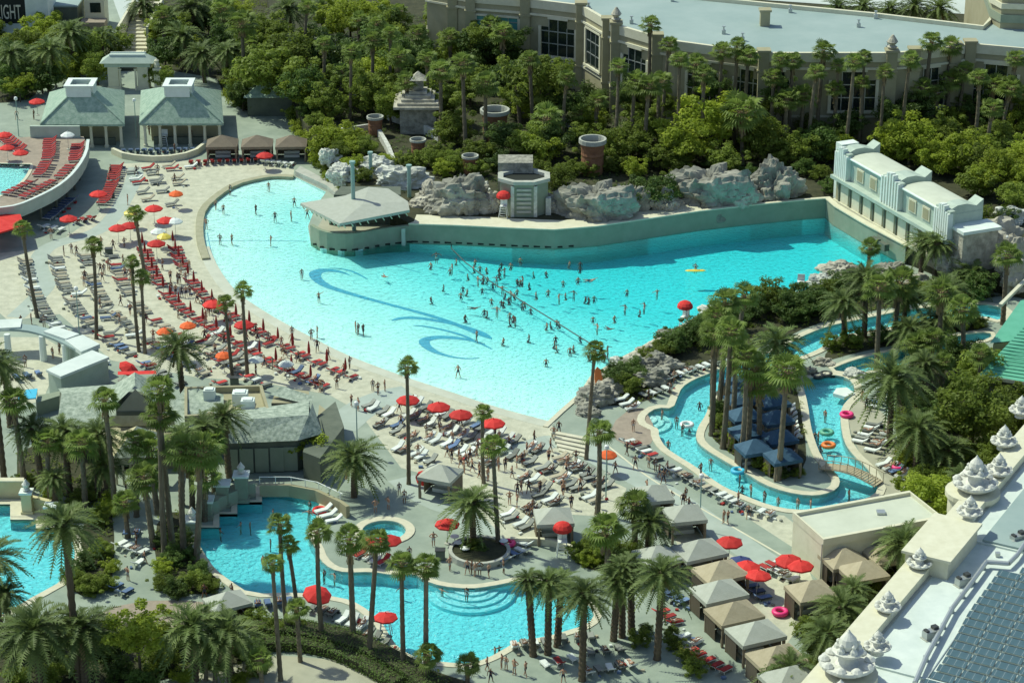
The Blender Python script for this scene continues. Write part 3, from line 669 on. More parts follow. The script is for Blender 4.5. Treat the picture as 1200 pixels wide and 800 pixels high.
sd = structure('bar_terrace', MB().sheet(PL([(0,395),(50,395),(95,420),(60,445),(50,470),(0,480)]), (), .02).mesh('bar_terrace','sand'))
bc = thing('blue_canopy', 'small flat bright blue shade canopy beside the white bar', 'canopy', P(31,480,0))
pxslab(bc, 'canopy', [(21,468),(24,457),(44,455),(42,466)], 2.4, .12, 'cyan')
for x, y in ((22,467),(42,465.5),(25,457.5),(43,455.5)):
    q = P(x, y, 2.3); loc(obj('post', MB().tube((q.x,q.y,0),(q.x,q.y,2.3),.04).mesh('post','metal'), bc))

# -- shingle roofed restaurant complex ----------------------------------------
rs = thing('restaurant', 'rambling restaurant with grey green shingle roofs, gabled entry and tan porch roof', 'building', P(155,575,0))
def pxroof(name, pts, faces, m, parent=rs): return loc(hexa(name, pts, faces, m, parent))
def pxwall(name, pts, z0, z1, m, parent=rs):
    p = [P(x, y, z) for x, y, z in pts]; return loc(obj(name, MB().prism(p, z0, z1).mesh(name, m), parent))
Q4 = [(0,1,2,3)]
# left wing
pxroof('roof', [(66,503,3.4),(136,498,3.4),(136,458,4.6),(72,461,4.6),(68,455,3.6),(136,450,3.6)], [(0,1,2,3),(3,2,5,4)], 'shingle')
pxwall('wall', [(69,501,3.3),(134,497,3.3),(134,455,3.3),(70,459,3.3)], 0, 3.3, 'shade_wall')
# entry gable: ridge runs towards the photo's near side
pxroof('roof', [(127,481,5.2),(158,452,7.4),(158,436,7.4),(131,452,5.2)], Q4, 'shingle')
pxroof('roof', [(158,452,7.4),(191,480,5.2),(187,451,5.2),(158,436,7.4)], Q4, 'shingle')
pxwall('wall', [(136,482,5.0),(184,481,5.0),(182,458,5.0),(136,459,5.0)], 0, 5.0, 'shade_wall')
pxroof('gable', [(136,481.5,5.0),(184,480.5,5.0),(158.5,455.5,7.1)], [(0,1,2)], 'stucco')
loc(obj('sign_board', MB().lathe([(2.45,-.1),(2.45,.1)], 24).mesh('sign_board','stone'), rs)).matrix_local = Matrix.Translation(P(158,478,5.4)+Vector((0,-.35,0))) @ Matrix.Rotation(math.pi/2,4,'X') @ Matrix.Diagonal((1,.28,1,1))
pxroof('ridge_frame', [(138,435,5.0),(183,434,5.0),(183,438,5.0),(138,439,5.0)], Q4, 'red_canvas')
# lower apron roof and porch
pxroof('roof', [(120,500,3.8),(206,498,3.8),(200,486,4.9),(130,487,4.9)], Q4, 'shingle_tan')
pxroof('roof', [(131,537,3.3),(192,535,3.3),(160,499,5.8)], [(0,1,2)], 'shingle')
pxroof('roof', [(131,537,3.3),(160,499,5.8),(128,512,3.3)], [(0,1,2)], 'shingle_tan')
pxroof('roof', [(192,535,3.3),(196,510,3.3),(160,499,5.8)], [(0,1,2)], 'shingle')
pxwall('beam', [(134,537.5,3.2),(190,536,3.2),(190,534,3.2),(134,535.5,3.2)], 2.5, 3.2, 'trim')
pxwall('sign_panel', [(137,538.6,3.0),(158,538,3.0),(158,537.4,3.0),(137,538,3.0)], 2.62, 3.08, 'red_canvas')
pxwall('sign_panel', [(162,538,3.0),(188,537.3,3.0),(188,536.7,3.0),(162,537.4,3.0)], 2.62, 3.08, 'red_canvas')
for x in (135,143,152,161,171,181,190):
    q = P(x, 537, 3.0); loc(obj('porch_post', MB().tube((q.x,q.y+.1,0),(q.x,q.y+.1,2.5),.12).mesh('porch_post','trim'), rs))
pxwall('wall', [(120,520,3.0),(206,518,3.0),(206,490,3.0),(120,492,3.0)], 0, 3.2, 'stucco')
pxwall('dark_opening', [(134,520.8,3.0),(192,519,3.0),(192,518,3.0),(134,519,3.0)], .2, 2.5, 'dark')
# flat roofed kitchen with parapet
kp = [(217,462,4.2),(300,460,4.2),(306,455,4.2),(315,487,4.2),(220,492,4.2)]
pxwall('kitchen', [(219,491,4.2),(314,487,4.2),(305,457,4.2),(219,459,4.2)], 0, 4.0, 'stucco')
loc(ring('parapet', [P(x,y,4.2) for x, y in [(219,491),(314,487),(305,457),(219,459)]], -.1, .35, 3.6, 4.7, 'stucco', True, rs))
for x, y, s in ((282,473,1.6),(291,482,1.4),(246,470,1.2)):
    q = P(x, y, 4.0); loc(obj('roof_unit', MB().box((q.x,q.y,4.7),(s,s*.8,1.4)).box((q.x,q.y,5.45),(s*.7,s*.6,.15)).mesh('roof_unit','white_paint'), rs))
pxroof('roof', [(190,500,3.6),(262,502,3.6),(262,462,4.6),(218,452,4.6),(205,470,4.6)], [(0,1,2,3,4)], 'shingle')
# right wing
pxroof('roof', [(258,520,3.8),(349,516,3.8),(362,486,5.6),(272,492,5.6)], Q4, 'shingle')
pxroof('roof', [(362,486,5.6),(272,492,5.6),(268,482,4.6),(362,470,4.6)], Q4, 'shingle')
pxroof('roof', [(349,516,3.8),(378,508,3.8),(362,486,5.6)], [(0,1,2)], 'shingle')
pxroof('roof', [(378,508,3.8),(366,472,4.4),(362,486,5.6)], [(0,1,2)], 'shingle')
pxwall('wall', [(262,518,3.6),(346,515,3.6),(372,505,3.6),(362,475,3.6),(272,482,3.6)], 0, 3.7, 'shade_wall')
for i, x in enumerate((270,288,306,324,340)):
    q = P(x, 518.3-.12*(x-262)/3, 3.6); loc(obj('panel_door', MB().box((q.x,q.y-.12,1.5),(1.4,.1,2.7)).mesh('panel_door','stucco_pool'), rs))
pxroof('roof', [(315,462,4.6),(330,452,5.2),(368,464,4.8),(362,474,4.4)], Q4, 'shingle')
pxwall('wall', [(318,474,4.0),(362,474,4.0),(362,460,4.0),(325,456,4.0)], 0, 4.2, 'stucco')
# blank service building with big door
pxwall('service_wall', [(356,560,0.0),(376,568,0),(404,530,0),(394,500,0),(370,520,0)], 0, 3.0, 'shade_wall')
pxwall('service_wall', [(372,492,2.8),(396,508,2.8),(390,486,2.8),(374,474,2.8)], 0, 2.8, 'stucco')
ring('retaining_wall', PL([(305,580),(340,580),(372,586),(402,600),(410,606)]), 0, .4, 0, 1.3, 'stucco', False)
bpy.data.objects['retaining_wall']['kind'] = 'thing'; tag(bpy.data.objects['retaining_wall'], 'curved cream balustraded wall round the head of the lagoon pool', 'wall')
rw = bpy.data.objects['retaining_wall']
obj('hand_rail', MB().pathtube([q+Vector((0,0,2.05)) for q in PL([(305,580),(340,580),(372,586),(402,600)])], .05).mesh('hand_rail','white_plastic'), rw)
for q in resample(PL([(305,580),(340,580),(372,586),(402,600)]), 1.6): obj('rail_post', MB().tube(q+Vector((0,0,1.2)), q+Vector((0,0,2.1)), .04).mesh('rail_post','white_plastic'), rw)

# stepped pool walls with pillars
def pillar(px, h, label, group, urn=True, m='stucco_yellow', s=1.0):
    q = P(*px); t = thing('wall_pillar', label, 'pillar', q, 0, group)
    obj('shaft', MB().box((0,0,h/2),(1.0*s,1.0*s,h)).box((0,0,.2),(1.2*s,1.2*s,.4)).mesh('shaft', m), t)
    obj('cap', MB().box((0,0,h+.1),(1.3*s,1.3*s,.2)).mesh('cap','white_paint'), t)
    if urn: obj('finial', MB().lathe([(.2,0),(.4,.15),(.25,.35),(.42,.7),(.2,1.0),(.05,1.25)], 10, (0,0,h+.2)).mesh('finial','sculpt'), t)
pillar((33,601), 2.3, 'yellow stucco pillar with white urn finial by the corner pool', 'pillars of the corner pool')
pillar((61,612), 1.8, 'yellow stucco pillar with white urn finial by the corner pool', 'pillars of the corner pool', False)
yw = tag(obj('garden_wall', MB().prism(PL([(-40,584),(30,584),(30,581),(-40,581)]), 0, 1.9).mesh('garden_wall','stucco_yellow')), 'pale yellow stucco wall behind the corner pool steps', 'wall')
obj('coping', MB().prism(PL([(-40,584.6),(30,584.6),(30,580.4),(-40,580.4)]), 1.903, 2.03).mesh('coping','trim'), yw)
yw = tag(obj('garden_wall', MB().prism(PL([(36,598),(60,604),(62,601),(37,595)]), 0, 1.5).mesh('garden_wall','stucco_yellow')), 'short slanting yellow stucco wall between two pool pillars', 'wall')
yw = tag(obj('pool_terrace', MB().prism(PL([(-40,588),(12.5,588),(12.5,606),(42,606),(42.5,616),(70,616),(70,600),(30,586),(-40,585)]), -.2, .12).mesh('pool_terrace','coping')), 'stepped tan terrace at the corner pool', 'terrace'); yw['kind'] = 'structure'
for px, h in (((242,606),1.9),((262,592),2.4),((284,586),2.8),((226,622),1.2)):
    pillar(px, h, 'grey green stepped pool pillar at the lagoon head', 'pillars at the lagoon head', px[0] in (284, 226), 'stucco_pool', 1.25)
gw = tag(obj('stepped_wall', MB().prism(PL([(233,612),(256,602),(258,599),(279,590),(281,586),(300,582),(298,578),(276,582),(252,592),(230,606)]), 0, 1.5).mesh('stepped_wall','stucco_pool')), 'grey green stepped wall between pillars at the lagoon head', 'wall')

# -- kiosk ---------------------------------------------------------------
KZ = 4.6
kk = thing('kiosk_building', 'cream box building with white parapet roof and brown lettered sign', 'building', P(965,672,0))
KP = [P(930,600,KZ), P(965,631,KZ), P(1104,605,KZ), P(1066,575,KZ)]; KP = [Vector((q.x,q.y,0)) for q in KP]
loc(obj('wall', wallbox(KP, 0, KZ-.5).mesh('wall','trim'), kk)); loc(obj('roof', MB().prism(offset(KP, -.3), KZ-.49, KZ-.35).mesh('roof','cream_roof'), kk))
loc(ring('parapet', KP, -.3, .12, KZ-.8, KZ, 'trim', True, kk))
sg = MB(); slab_on(sg, KP[1], KP[2], .72, .98, 2.7, 3.9, .02, .12); so_ = loc(obj('sign', sg.mesh('sign','brown_sign'), kk))
tdir = (KP[2]-KP[1]).normalized(); ang = math.atan2(tdir.y, tdir.x)
fc = text_mesh('BEI', .8, .02, 'letter', 'LEFT')
q = KP[1].lerp(KP[2], .83); nrm = Vector((tdir.y,-tdir.x,0)); fo = obj('lettering', fc, so_); fo.location = (q.x+nrm.x*.15, q.y+nrm.y*.15, 3.0); fo.rotation_euler = (math.pi/2,0,ang)
loc(obj('downpipe', MB().tube(KP[1]+Vector((-.1,-.1,0)), KP[1]+Vector((-.1,-.1,KZ-.5)), .06).mesh('downpipe','metal'), kk))
loc(obj('roof_hatch', MB().box((KP[0].lerp(KP[2],.6).x, KP[0].lerp(KP[2],.6).y+1, KZ-.25),(.8,.8,.3)).mesh('roof_hatch','metal'), kk))

# -- wave machine house --------------------------------------------------
mh = thing('wave_house', 'long ornate pale teal house with white vaulted roofs above the pool end wall', 'building', P(1010,284,TZ))
e0, e1 = P(972,237,TZ), P(1062,291,TZ); ax = (e1-e0); ax.z = 0; LW = ax.length; ax.normalize(); nx = Vector((ax.y, -ax.x, 0))
if nx.x > 0: nx = -nx
O0 = e0-nx*.9; HB = 3.3
def W3(s, d, z): q = O0+ax*s-nx*d; return Vector((q.x, q.y, z))
LT = LW*1.42
def wbx(name, s0, s1, d0, d1, z0, z1, m, parent=mh):
    p = [W3(s0,d0,0), W3(s1,d0,0), W3(s1,d1,0), W3(s0,d1,0)]; return loc(obj(name, MB().prism(p, z0, z1, 0, True, True).mesh(name, m), parent)) if parent is mh else obj(name, MB().prism(p, z0, z1, 0, True, True).mesh(name, m), parent)
wbx('lower_wall', 0, LT, 0, 6, TZ-.1, TZ+HB, 'stucco'); wbx('plinth', -.3, LT+.3, -.25, 6.2, TZ-.1, TZ+.35, 'trim')
wbx('ledge', -.4, LT+.3, -.75, 6.4, TZ+HB+.002, TZ+HB+.45, 'teal_paint')
n_ = 9
for i in range(n_):
    a = .8+i*(LT-1.6)/n_; wbx('panel_frame', a, a+.28, -.14, .0, TZ+.36, TZ+HB-.01, 'shade_wall')
    d_ = wbx('panel_door', a+.6, a+(LT-1.6)/n_-.4, -.09, .0, TZ+.36, TZ+HB-.5, 'trim')
UZ = TZ+HB+.45; UH = 3.0
wbx('upper_wall', .2, LT-.6, .3, 5.0, UZ-.01, UZ+UH, 'teal_paint')
def fin(s, w2, h):
    """ornamental gabled screen: row of ribs rising to a peak"""
    f = loc(obj('ornamental_screen', MB().prism([W3(s-w2,-.15,0),W3(s+w2,-.15,0),W3(s+w2,.6,0),W3(s-w2,.6,0)], UZ, UZ+UH+.6).mesh('ornamental_screen','teal_paint'), mh))
    for i in range(7):
        t = (i-3)/3; hh = h*.75-abs(t)*1.2-(.3 if i % 2 else 0)
        p = [W3(s+t*(w2-.15)-.16,-.42,0),W3(s+t*(w2-.15)+.16,-.42,0),W3(s+t*(w2-.15)+.16,.3,0),W3(s+t*(w2-.15)-.16,.3,0)]
        obj('rib', MB().prism(p, UZ-.4, UZ+UH+hh).mesh('rib','white_paint'), f)
    # roof horn behind the screen
    k = MB(); pr = [(0,.0),(1.3,.55),(2.6,.6),(4.0,.2),(5.0,.9)]
    for (d0, z0), (d1, z1) in zip(pr, pr[1:]):
        v = [W3(s-w2*.6,d0,UZ+UH),W3(s+w2*.6,d0,UZ+UH),W3(s+w2*.6,d1,UZ+UH),W3(s-w2*.6,d1,UZ+UH),W3(s-w2*.6,d0,UZ+UH+z0+.5),W3(s+w2*.6,d0,UZ+UH+z0+.5),W3(s+w2*.6,d1,UZ+UH+z1+.5),W3(s-w2*.6,d1,UZ+UH+z1+.5)]
        k.add(v, [(0,1,5,4),(1,2,6,5),(2,3,7,6),(3,0,4,7),(4,5,6,7)])
    obj('roof_horn', k.mesh('roof_horn','teal_paint'), f)
fin(1.4, 1.5, 2.0); fin(LT*.5, 2.1, 2.3); fin(LT-1.6, 1.6, 2.0)
def vault(s0, s1):
    k = MB(); N = 8; R = 2.3; a, b = [], []
    for i in range(N+1):
        th = math.pi*i/N; d = 2.55-math.cos(th)*2.4; z = UZ+UH+math.sin(th)*.5
        a.append(W3(s0,d,z)); b.append(W3(s1,d,z))
    k.strip(b, a); k.add(a, [tuple(range(N+1))]); k.add(b, [tuple(range(N+1))[::-1]])
    r = loc(obj('vault_roof', k.mesh('vault_roof','cream_roof'), mh))
    obj('gutter', MB().tube(W3(s0,.15,UZ+UH),W3(s1,.15,UZ+UH),.16).mesh('gutter','white_paint'), r)
vault(2.9, LT*.5-2.1); vault(LT*.5+2.1, LT-3.2)
for a, b in ((2.9, LT*.5-2.1), (LT*.5+2.1, LT-3.2)):
    for t in (.3, .68):
        m_ = a+(b-a)*t; wf = wbx('window', m_-.85, m_+.85, .16, .3, UZ+.6, UZ+2.3, 'trim'); wbx('pane', m_-.62, m_+.62, .12, .16, UZ+.75, UZ+2.1, 'stucco', wf)
wbx('end_block', LT-.5, LT+2.2, .5, 5.5, TZ-.1, UZ+1.3, 'stone'); wbx('end_cap', LT-.7, LT+2.5, .3, 5.8, UZ+1.3, UZ+1.7, 'white_paint')
wbx('corner_tower', -1.6, -.1, .6, 3.2, TZ-.1, UZ+UH+1.0, 'white_paint')
for x, y in ((1027,281),(1037,287)):
    q = P(x, y, 1.6); tt = q+nx*.3
    pl = obj('depth_plaque', MB().prism([q+nx*.5-ax*.75, q+nx*.5+ax*.75, q-nx*.2+ax*.75, q-nx*.2-ax*.75], 1.0, 1.9).mesh('depth_plaque','shade_wall'), ww)

# -- wave pool bar on its curved bastion ------------------------------------
br = thing('wave_bar', 'poolside bar with sloping pale canopy roof on a curved grey green bastion', 'bar', P(420,294,0))
BW = [WAVE[i] for i in range(49, 55)]                                  # curved foot of the bastion
bas = offset(BW, .0, False); bw2 = chaikin(BW, 1, False)
nrm_in = P(470,250,0)
inner = [q+(Vector((nrm_in.x,nrm_in.y,0))-q).normalized()*.5 for q in bw2]
loc(obj('bastion_wall', MB().prism([q+Vector((0,-.04,0)) for q in bw2]+inner[::-1], -1.5, 2.3).mesh('bastion_wall','stucco_pool'), br))
loc(obj('bastion_floor', MB().prism(inner+PL([(398,232),(480,262)]), -.5, .9).mesh('bastion_floor','paving_warm'), br))
for q in resample(offset(bw2, 0, False), 1.5):
    loc(obj('inlet', MB().box((q.x-.02,q.y-.06,.1),(.8,.2,.22)).mesh('inlet','dark'), br))
rp = [(352,238,4.4),(398,262,4.6),(480,246,4.6),(478,236,5.0),(455,221,5.4),(432,219,5.6),(405,229,5.2)]
cen = (425,239,5.3); V = [P(*a) for a in rp]+[P(*cen)]; nn_ = len(rp)
mb = MB().add(V, [(i, (i+1) % nn_, nn_) for i in range(nn_)]); mb.add([v-Vector((0,0,.35)) for v in V[:-1]]+V[:-1], [(i,(i+1) % nn_,nn_+(i+1) % nn_,nn_+i) for i in range(nn_)]+[tuple(range(nn_))[::-1]])
loc(obj('canopy_roof', mb.mesh('canopy_roof','canvas_gray'), br))
sagm = MB()
for a, b in ((1,2),(0,1)):
    for i in range(9):
        q = V[a].lerp(V[b], (i+.5)/9); sagm = MB().tube(q+Vector((0,0,-.35)), q+Vector((.15,.9,-1.0)), .07); loc(obj('bracket', sagm.mesh('bracket','trim'), br))
for x, y, hh, r in ((415,270,9.6,.28),(435,222,5.5,.26),(480,244,6.2,.28)):
    q = P(x, y, 0.9); loc(obj('mast', MB().lathe([(r,0),(r*.9,hh),(r*1.4,hh),(r*1.4,hh+.3)], 10, (q.x,q.y,.5)).mesh('mast','pole_teal'), br))
q0, q1 = P(372,268,.9), P(465,268,.9)
loc(obj('bar_counter', MB().box(((q0.x+q1.x)/2+.5, q0.y+2.0, 1.9),(8.5,1.0,2.0)).mesh('bar_counter','shade_wall'), br)); loc(obj('back_bar', MB().prism([P(392,256,.9),P(470,256,.9),P(470,246,.9),P(400,246,.9)], .9, 4.2).mesh('back_bar','shade_wall'), br))
q = P(473, 286, 0); loc(obj('water_chute', MB().box((q.x,q.y-.12,1.0),(.5,.25,2.3)).mesh('water_chute','teal_paint'), br))
# timber/concrete ramp beside the bar
rmp = tag(obj('ramp_wall', MB().prism(PL([(383,223),(412,248),(426,246),(420,236),(352,200),(346,206)]), -.5, .7).mesh('ramp_wall','concrete')), 'pale concrete ramp block leading to the wave pool bar', 'ramp'); rmp['kind'] = 'structure'

# -- stone shrine, pagoda, terrace walls ---------------------------------------
sh = thing('stone_shrine', 'curved grey carved stone shrine facade beside the pool wall', 'shrine', P(614,256,TZ)); s0 = P(614,254,TZ)
def octo(cx, cy, rx, ry, n=8, a0=math.pi/8): return [Vector((cx+rx*math.cos(a0+2*math.pi*i/n), cy+ry*math.sin(a0+2*math.pi*i/n),0)) for i in range(n)]
loc(obj('drum', MB().prism(octo(s0.x,s0.y+2.6,3.4,2.8), TZ-.2, TZ+4.4).mesh('drum','stucco_pool'), sh))
loc(ring('rim', octo(s0.x,s0.y+2.6,3.4,2.8), -.5, .3, TZ+4.4, TZ+4.85, 'concrete', True, sh)); loc(obj('well', MB().prism(octo(s0.x,s0.y+2.6,2.9,2.3), TZ+4.4, TZ+4.45).mesh('well','dark'), sh))
for i in range(6): loc(obj('carved_band', MB().box((s0.x,s0.y+.0,TZ+.7+i*.6),(1.9,.35,.3)).mesh('carved_band','concrete'), sh))
for sx in (-1.5, 1.5): loc(obj('fluted_pier', MB().box((s0.x+sx,s0.y+.1,TZ+2.1),(.45,.55,4.2)).mesh('fluted_pier','stone_pale'), sh))
loc(obj('side_pier', MB().box((s0.x+3.2,s0.y+1.2,TZ+1.1),(.7,.9,2.3)).mesh('side_pier','stone_pale'), sh))
tb = MB(); 
loc(obj('stepped_back', MB().prism([Vector((s0.x-3.4,s0.y+4.5,0)),Vector((s0.x+1.2,s0.y+4.5,0)),Vector((s0.x+1.2,s0.y+8,0)),Vector((s0.x-3.4,s0.y+8,0))], TZ-.2, TZ+5.9).mesh('stepped_back','stone_gray'), sh))
pg = thing('pagoda', 'small stone pagoda with stepped tan roof and lantern top among palms', 'pagoda', P(490,158,TZ)); p0 = P(490,158,TZ)
loc(obj('body', MB().box((p0.x,p0.y+3,TZ+1.9),(5.2,5.2,4)).mesh('body','stone_gray'), pg))
for i in range(5):
    s = 7.0-i*1.1; loc(obj('roof_tier', MB().box((p0.x,p0.y+3,TZ+4.05+i*.42),(s,s,.36)).mesh('roof_tier','stone'), pg))
loc(obj('lantern', MB().box((p0.x,p0.y+3,TZ+6.8),(1.5,1.5,1.5)).mesh('lantern','stone_gray'), pg)); loc(obj('lantern_cap', MB().lathe([(1.7,0),(.9,.5),(.1,1.1)],4,(p0.x,p0.y+3,TZ+7.5),rot=math.pi/4).mesh('lantern_cap','stone'), pg))
def low_wall(px, z0, z1, wd, label, m='stone_pale'):
    c = [P(x, y, TZ) for x, y in px]; a, b = offset(c, wd/2, False), offset(c, -wd/2, False)
    o = obj('terrace_wall', MB().prism(a+b[::-1], z0, z1).mesh('terrace_wall', m)); tag(o, label, 'wall')
low_wall([(400,158),(440,152),(455,178),(462,196)], 1.5, TZ+1.0, .6, 'pale zigzag stone wall descending past the pagoda')
low_wall([(455,140),(485,150),(515,165)], 2, TZ+1.3, .5, 'low pale stone wall in front of the pagoda')
low_wall([(370,110),(400,56),(330,48)], 2, TZ+1.2, .5, 'long pale wall among the trees behind the pagoda')
low_wall([(650,140),(700,168),(720,160)], 2, TZ+1.0, .5, 'short pale wall under the trees before the big windows', 'concrete')
for x, y, sx, sy, hh in ((385,140,9,5,3.2),(318,135,8,5,3.0)):
    q = P(x, y, 0); t = thing('garden_hut', 'small hut with pale green hip roof half hidden by trees above the cabanas' if x < 350 else 'small hut with pale tan hip roof half hidden by lime shrubs', 'hut', q)
    obj('wall', MB().box((0,2,hh/2),(sx-1,sy,hh)).mesh('wall','shade_wall'), t)
    mb = MB().add([(-sx/2,-1,hh),(sx/2,-1,hh),(sx/2,sy,hh),(-sx/2,sy,hh),(-1,sy/2-.5,hh+2),(1,sy/2-.5,hh+2)],[(0,1,5,4),(1,2,5),(2,3,4,5),(3,0,4),(3,2,1,0)]); obj('roof', mb.mesh('roof','slate_green' if x < 350 else 'cream_roof'), t)

# -- green tin roof at the edge ------------------------------------------------
gr = thing('green_roof_house', 'house with bright green standing seam hip roof beside the garden', 'building', P(1190,470,0))
ev = [P(1148,439,4.6), P(1290,462,4.6), P(1330,400,4.6), P(1203,395,4.6)]; rg = [P(1205,378,7.6), P(1290,382,7.6)]
loc(obj('roof', MB().add(ev+rg, [(0,1,5,4),(3,0,4),(2,3,4,5),(1,2,5)]).add([q-Vector((0,0,.02)) for q in ev], [(3,2,1,0)]).mesh('roof','tin_green'), gr))
for i in range(0, 17):
    for (e_a, r_a), (e_b, r_b) in (((ev[0], rg[0]), (ev[1], rg[1])), ((ev[3], rg[0]), (ev[0], rg[0]))):
        a, b = e_a.lerp(r_a, i/17), e_b.lerp(r_b, i/17)
        if (a-b).length > .3: loc(obj('seam', MB().tube(a+Vector((0,0,.03)), b+Vector((0,0,.03)), .06, .06, 4).mesh('seam','tin_green'), gr))
loc(obj('fascia', ring('fascia_tmp', ev, -.05, .12, 4.25, 4.62, 'trim', True, gr).data, gr)); bpy.data.objects.remove(bpy.data.objects['fascia_tmp'])
ce = sum(ev, Vector())/4; loc(obj('wall', MB().prism([q.lerp(ce, .14) for q in ev], 0, 4.4).mesh('wall','shade_wall'), gr))
ev2 = [P(1150,400,6.5),P(1188,366,6.5),P(1240,345,6.5),P(1250,385,6.5)]
loc(obj('rear_roof', MB().add([P(1160,402,4.8),P(1196,352,5.6),P(1260,340,5.6),P(1260,392,4.8)],[(0,1,2,3)]).mesh('rear_roof','tin_green'), gr))
loc(obj('rear_wall', MB().prism([P(1164,401,4.8),P(1198,354,5.4),P(1258,344,5.4),P(1258,390,4.8)],0,4.6).mesh('rear_wall','stucco'), gr))
loc(obj('roof_beam', MB().tube(P(1172,358,6.0), P(1204,326,6.0), .28, .28, 4).mesh('roof_beam','trim'), gr))

# -- rooftop terrace with urns and solar array -----------------------------------
RZ = 7.0
rt = thing('rooftop_building', 'white roofed building with cream parapet carrying sculpted fountains', 'building', P(1045,740,0))
A0, A1 = P(960,800,RZ), P(1130,600,RZ); aa = (A1-A0); aa.z = 0; aa.normalize(); bb = Vector((aa.y, -aa.x, 0)); OR = P(1045,700,RZ)
def R3(s, t, z=0): q = OR+aa*s+bb*t; return Vector((q.x, q.y, z))
def ruv(x, y, z=RZ): q = P(x, y, z)-OR; return q.dot(aa), q.dot(bb)
def rbx(name, s0, s1, t0, t1, z0, z1, m, parent=None):
    o = obj(name, MB().prism([R3(s0,t0),R3(s0,t1),R3(s1,t1),R3(s1,t0)], z0, z1, 0, True, True).mesh(name, m), parent or rt)
    return loc(o) if (parent is None) else o
rbx('wall', -50, 60, .3, 70, 0, RZ-1.0, 'stucco')
rbx('roof', -50, 60, 1.2, 70, RZ-.999, RZ-.9, 'white_roof')
rbx('parapet', -50, 7, -1.0, .95, RZ-2.2, RZ, 'trim'); rbx('parapet', 15.0, 60, -1.0, .95, RZ-2.2, RZ, 'trim')
rbx('cornice', -50, 7, -1.35, -1.0, RZ-.5, RZ-.05, 'trim'); rbx('cornice', 15, 60, -1.35, -1.0, RZ-.5, RZ-.05, 'trim')
rbx('wall_face', -50, 60, -.6, .3, 0, RZ-2.2, 'stucco')
rbx('corner_block', 7.003, 15, -1.4, 2.6, RZ-2.4, RZ+.9, 'trim'); rbx('corner_block_cap', 6.7, 15.3, -1.7, 2.9, RZ+.9, RZ+1.15, 'trim')
rbx('gutter_channel', -50, 60, .96, 1.2, RZ-.95, RZ-.8, 'concrete')
for s in (-10.5, 15.2):
    rbx('expansion_step', s, s+.25, 1.2, 9, RZ-.9, RZ-.72, 'white_roof')
rbx('shaded_well', 15.4, 30, 3.0, 9, RZ-.9, RZ-.5, 'membrane')
def spx(l): return [(lambda q: (q.x, q.y))(P(x, y, RZ)) for x, y in l]
cab = MB().pathtube([P(x, y, RZ-.3) for x, y in [(1072,800),(1085,770),(1116,712),(1140,680),(1156,658),(1182,660),(1192,650),(1215,615)]], .22, 8)
tr_ = thing('cable_tray', 'grey cable duct bordering the solar array on the white roof', 'duct', P(1116,712,RZ-.9)); loc(obj('duct', cab.mesh('duct','metal'), tr_))
for q in resample([P(x, y, RZ-.6) for x, y in [(1085,770),(1116,712),(1156,658),(1215,615)]], 3.0): loc(obj('support', MB().box((q.x,q.y,RZ-.7),(.4,.4,.45)).mesh('support','metal'), tr_))
for x, y, k in ((1128,685,0),(1090,747,1),(1192,635,2)):
    q = P(x, y, RZ-.9); t = thing('roof_unit', 'small grey ventilation unit on the white roof beside the cable duct', 'vent unit', q, .5, 'vent units by the cable duct')
    obj('casing', MB().box((0,0,.4),(1.3,.7,.7)).mesh('casing','metal'), t); obj('hood', MB().box((.5,.1,.85),(.5,.5,.3)).box((-.45,0,.8),(.3,.5,.2)).mesh('hood','dark_metal'), t); obj('foot', MB().box((0,0,.03),(1.5,.9,.08)).mesh('foot','concrete'), t)
sa = thing('solar_array', 'dense array of dark teal solar panels in tilted rows on the white roof', 'solar array', R3(-2,18,RZ-.9))
pw, pitch = 2.02, 1.42
pm = MB(); pm.add([(-pw/2+.04,-.42,.165),(pw/2-.04,-.42,.165),(pw/2-.04,.42,.315),(-pw/2+.04,.42,.315)],[(0,1,2,3)],0)
pm.add([(-pw/2,-.46,.10),(pw/2,-.46,.10),(pw/2,.46,.25),(-pw/2,.46,.25),(-pw/2,-.46,.15),(pw/2,-.46,.15),(pw/2,.46,.31),(-pw/2,.46,.31)],[(0,1,5,4),(1,2,6,5),(2,3,7,6),(3,0,4,7),(3,2,1,0)],1)
for sx in (-.35,.0,.35): pm.add([(sx*pw-.012,-.42,.17),(sx*pw+.012,-.42,.17),(sx*pw+.012,.42,.32),(sx*pw-.012,.42,.32)],[(0,1,2,3)],1)
for sx in (-.8,.8): pm.box((sx,.36,.12),(.05,.05,.3),0,1); pm.box((sx,-.45,.06),(.05,.05,.2),0,1)
pmesh = pm.mesh('panel', ['solar','aluminium'])
rz_ = math.atan2(bb.y, bb.x)
edge = [ruv(x, y, RZ-.6) for x, y in [(1060,805),(1092,772),(1124,712),(1160,664),(1186,664),(1198,654),(1225,615)]]
def t_edge(s):
    for (s0, t0), (s1, t1) in zip(edge, edge[1:]):
        if s0 <= s <= s1: return t0+(t1-t0)*(s-s0)/(s1-s0)
    return 1e9 if s > edge[-1][0] or s < edge[0][0] else 0
npan = 0
s = edge[0][0]+.3
while s < edge[-1][0]+1:
    te = t_edge(s)
    if te < 1e8:
        for k in range(12):
            t = te+.9+pw/2+k*pw*1.03
            q = R3(s, t, RZ-.9)
            # keep those near the frame
            dx = q.x/ (q.y*CP+(H-q.z)*SP)*F+600
            if dx < 1245 and npan < 290:
                npan += 1; o = obj('panel', pmesh, sa, q-sa.location, rz_)
    s += pitch
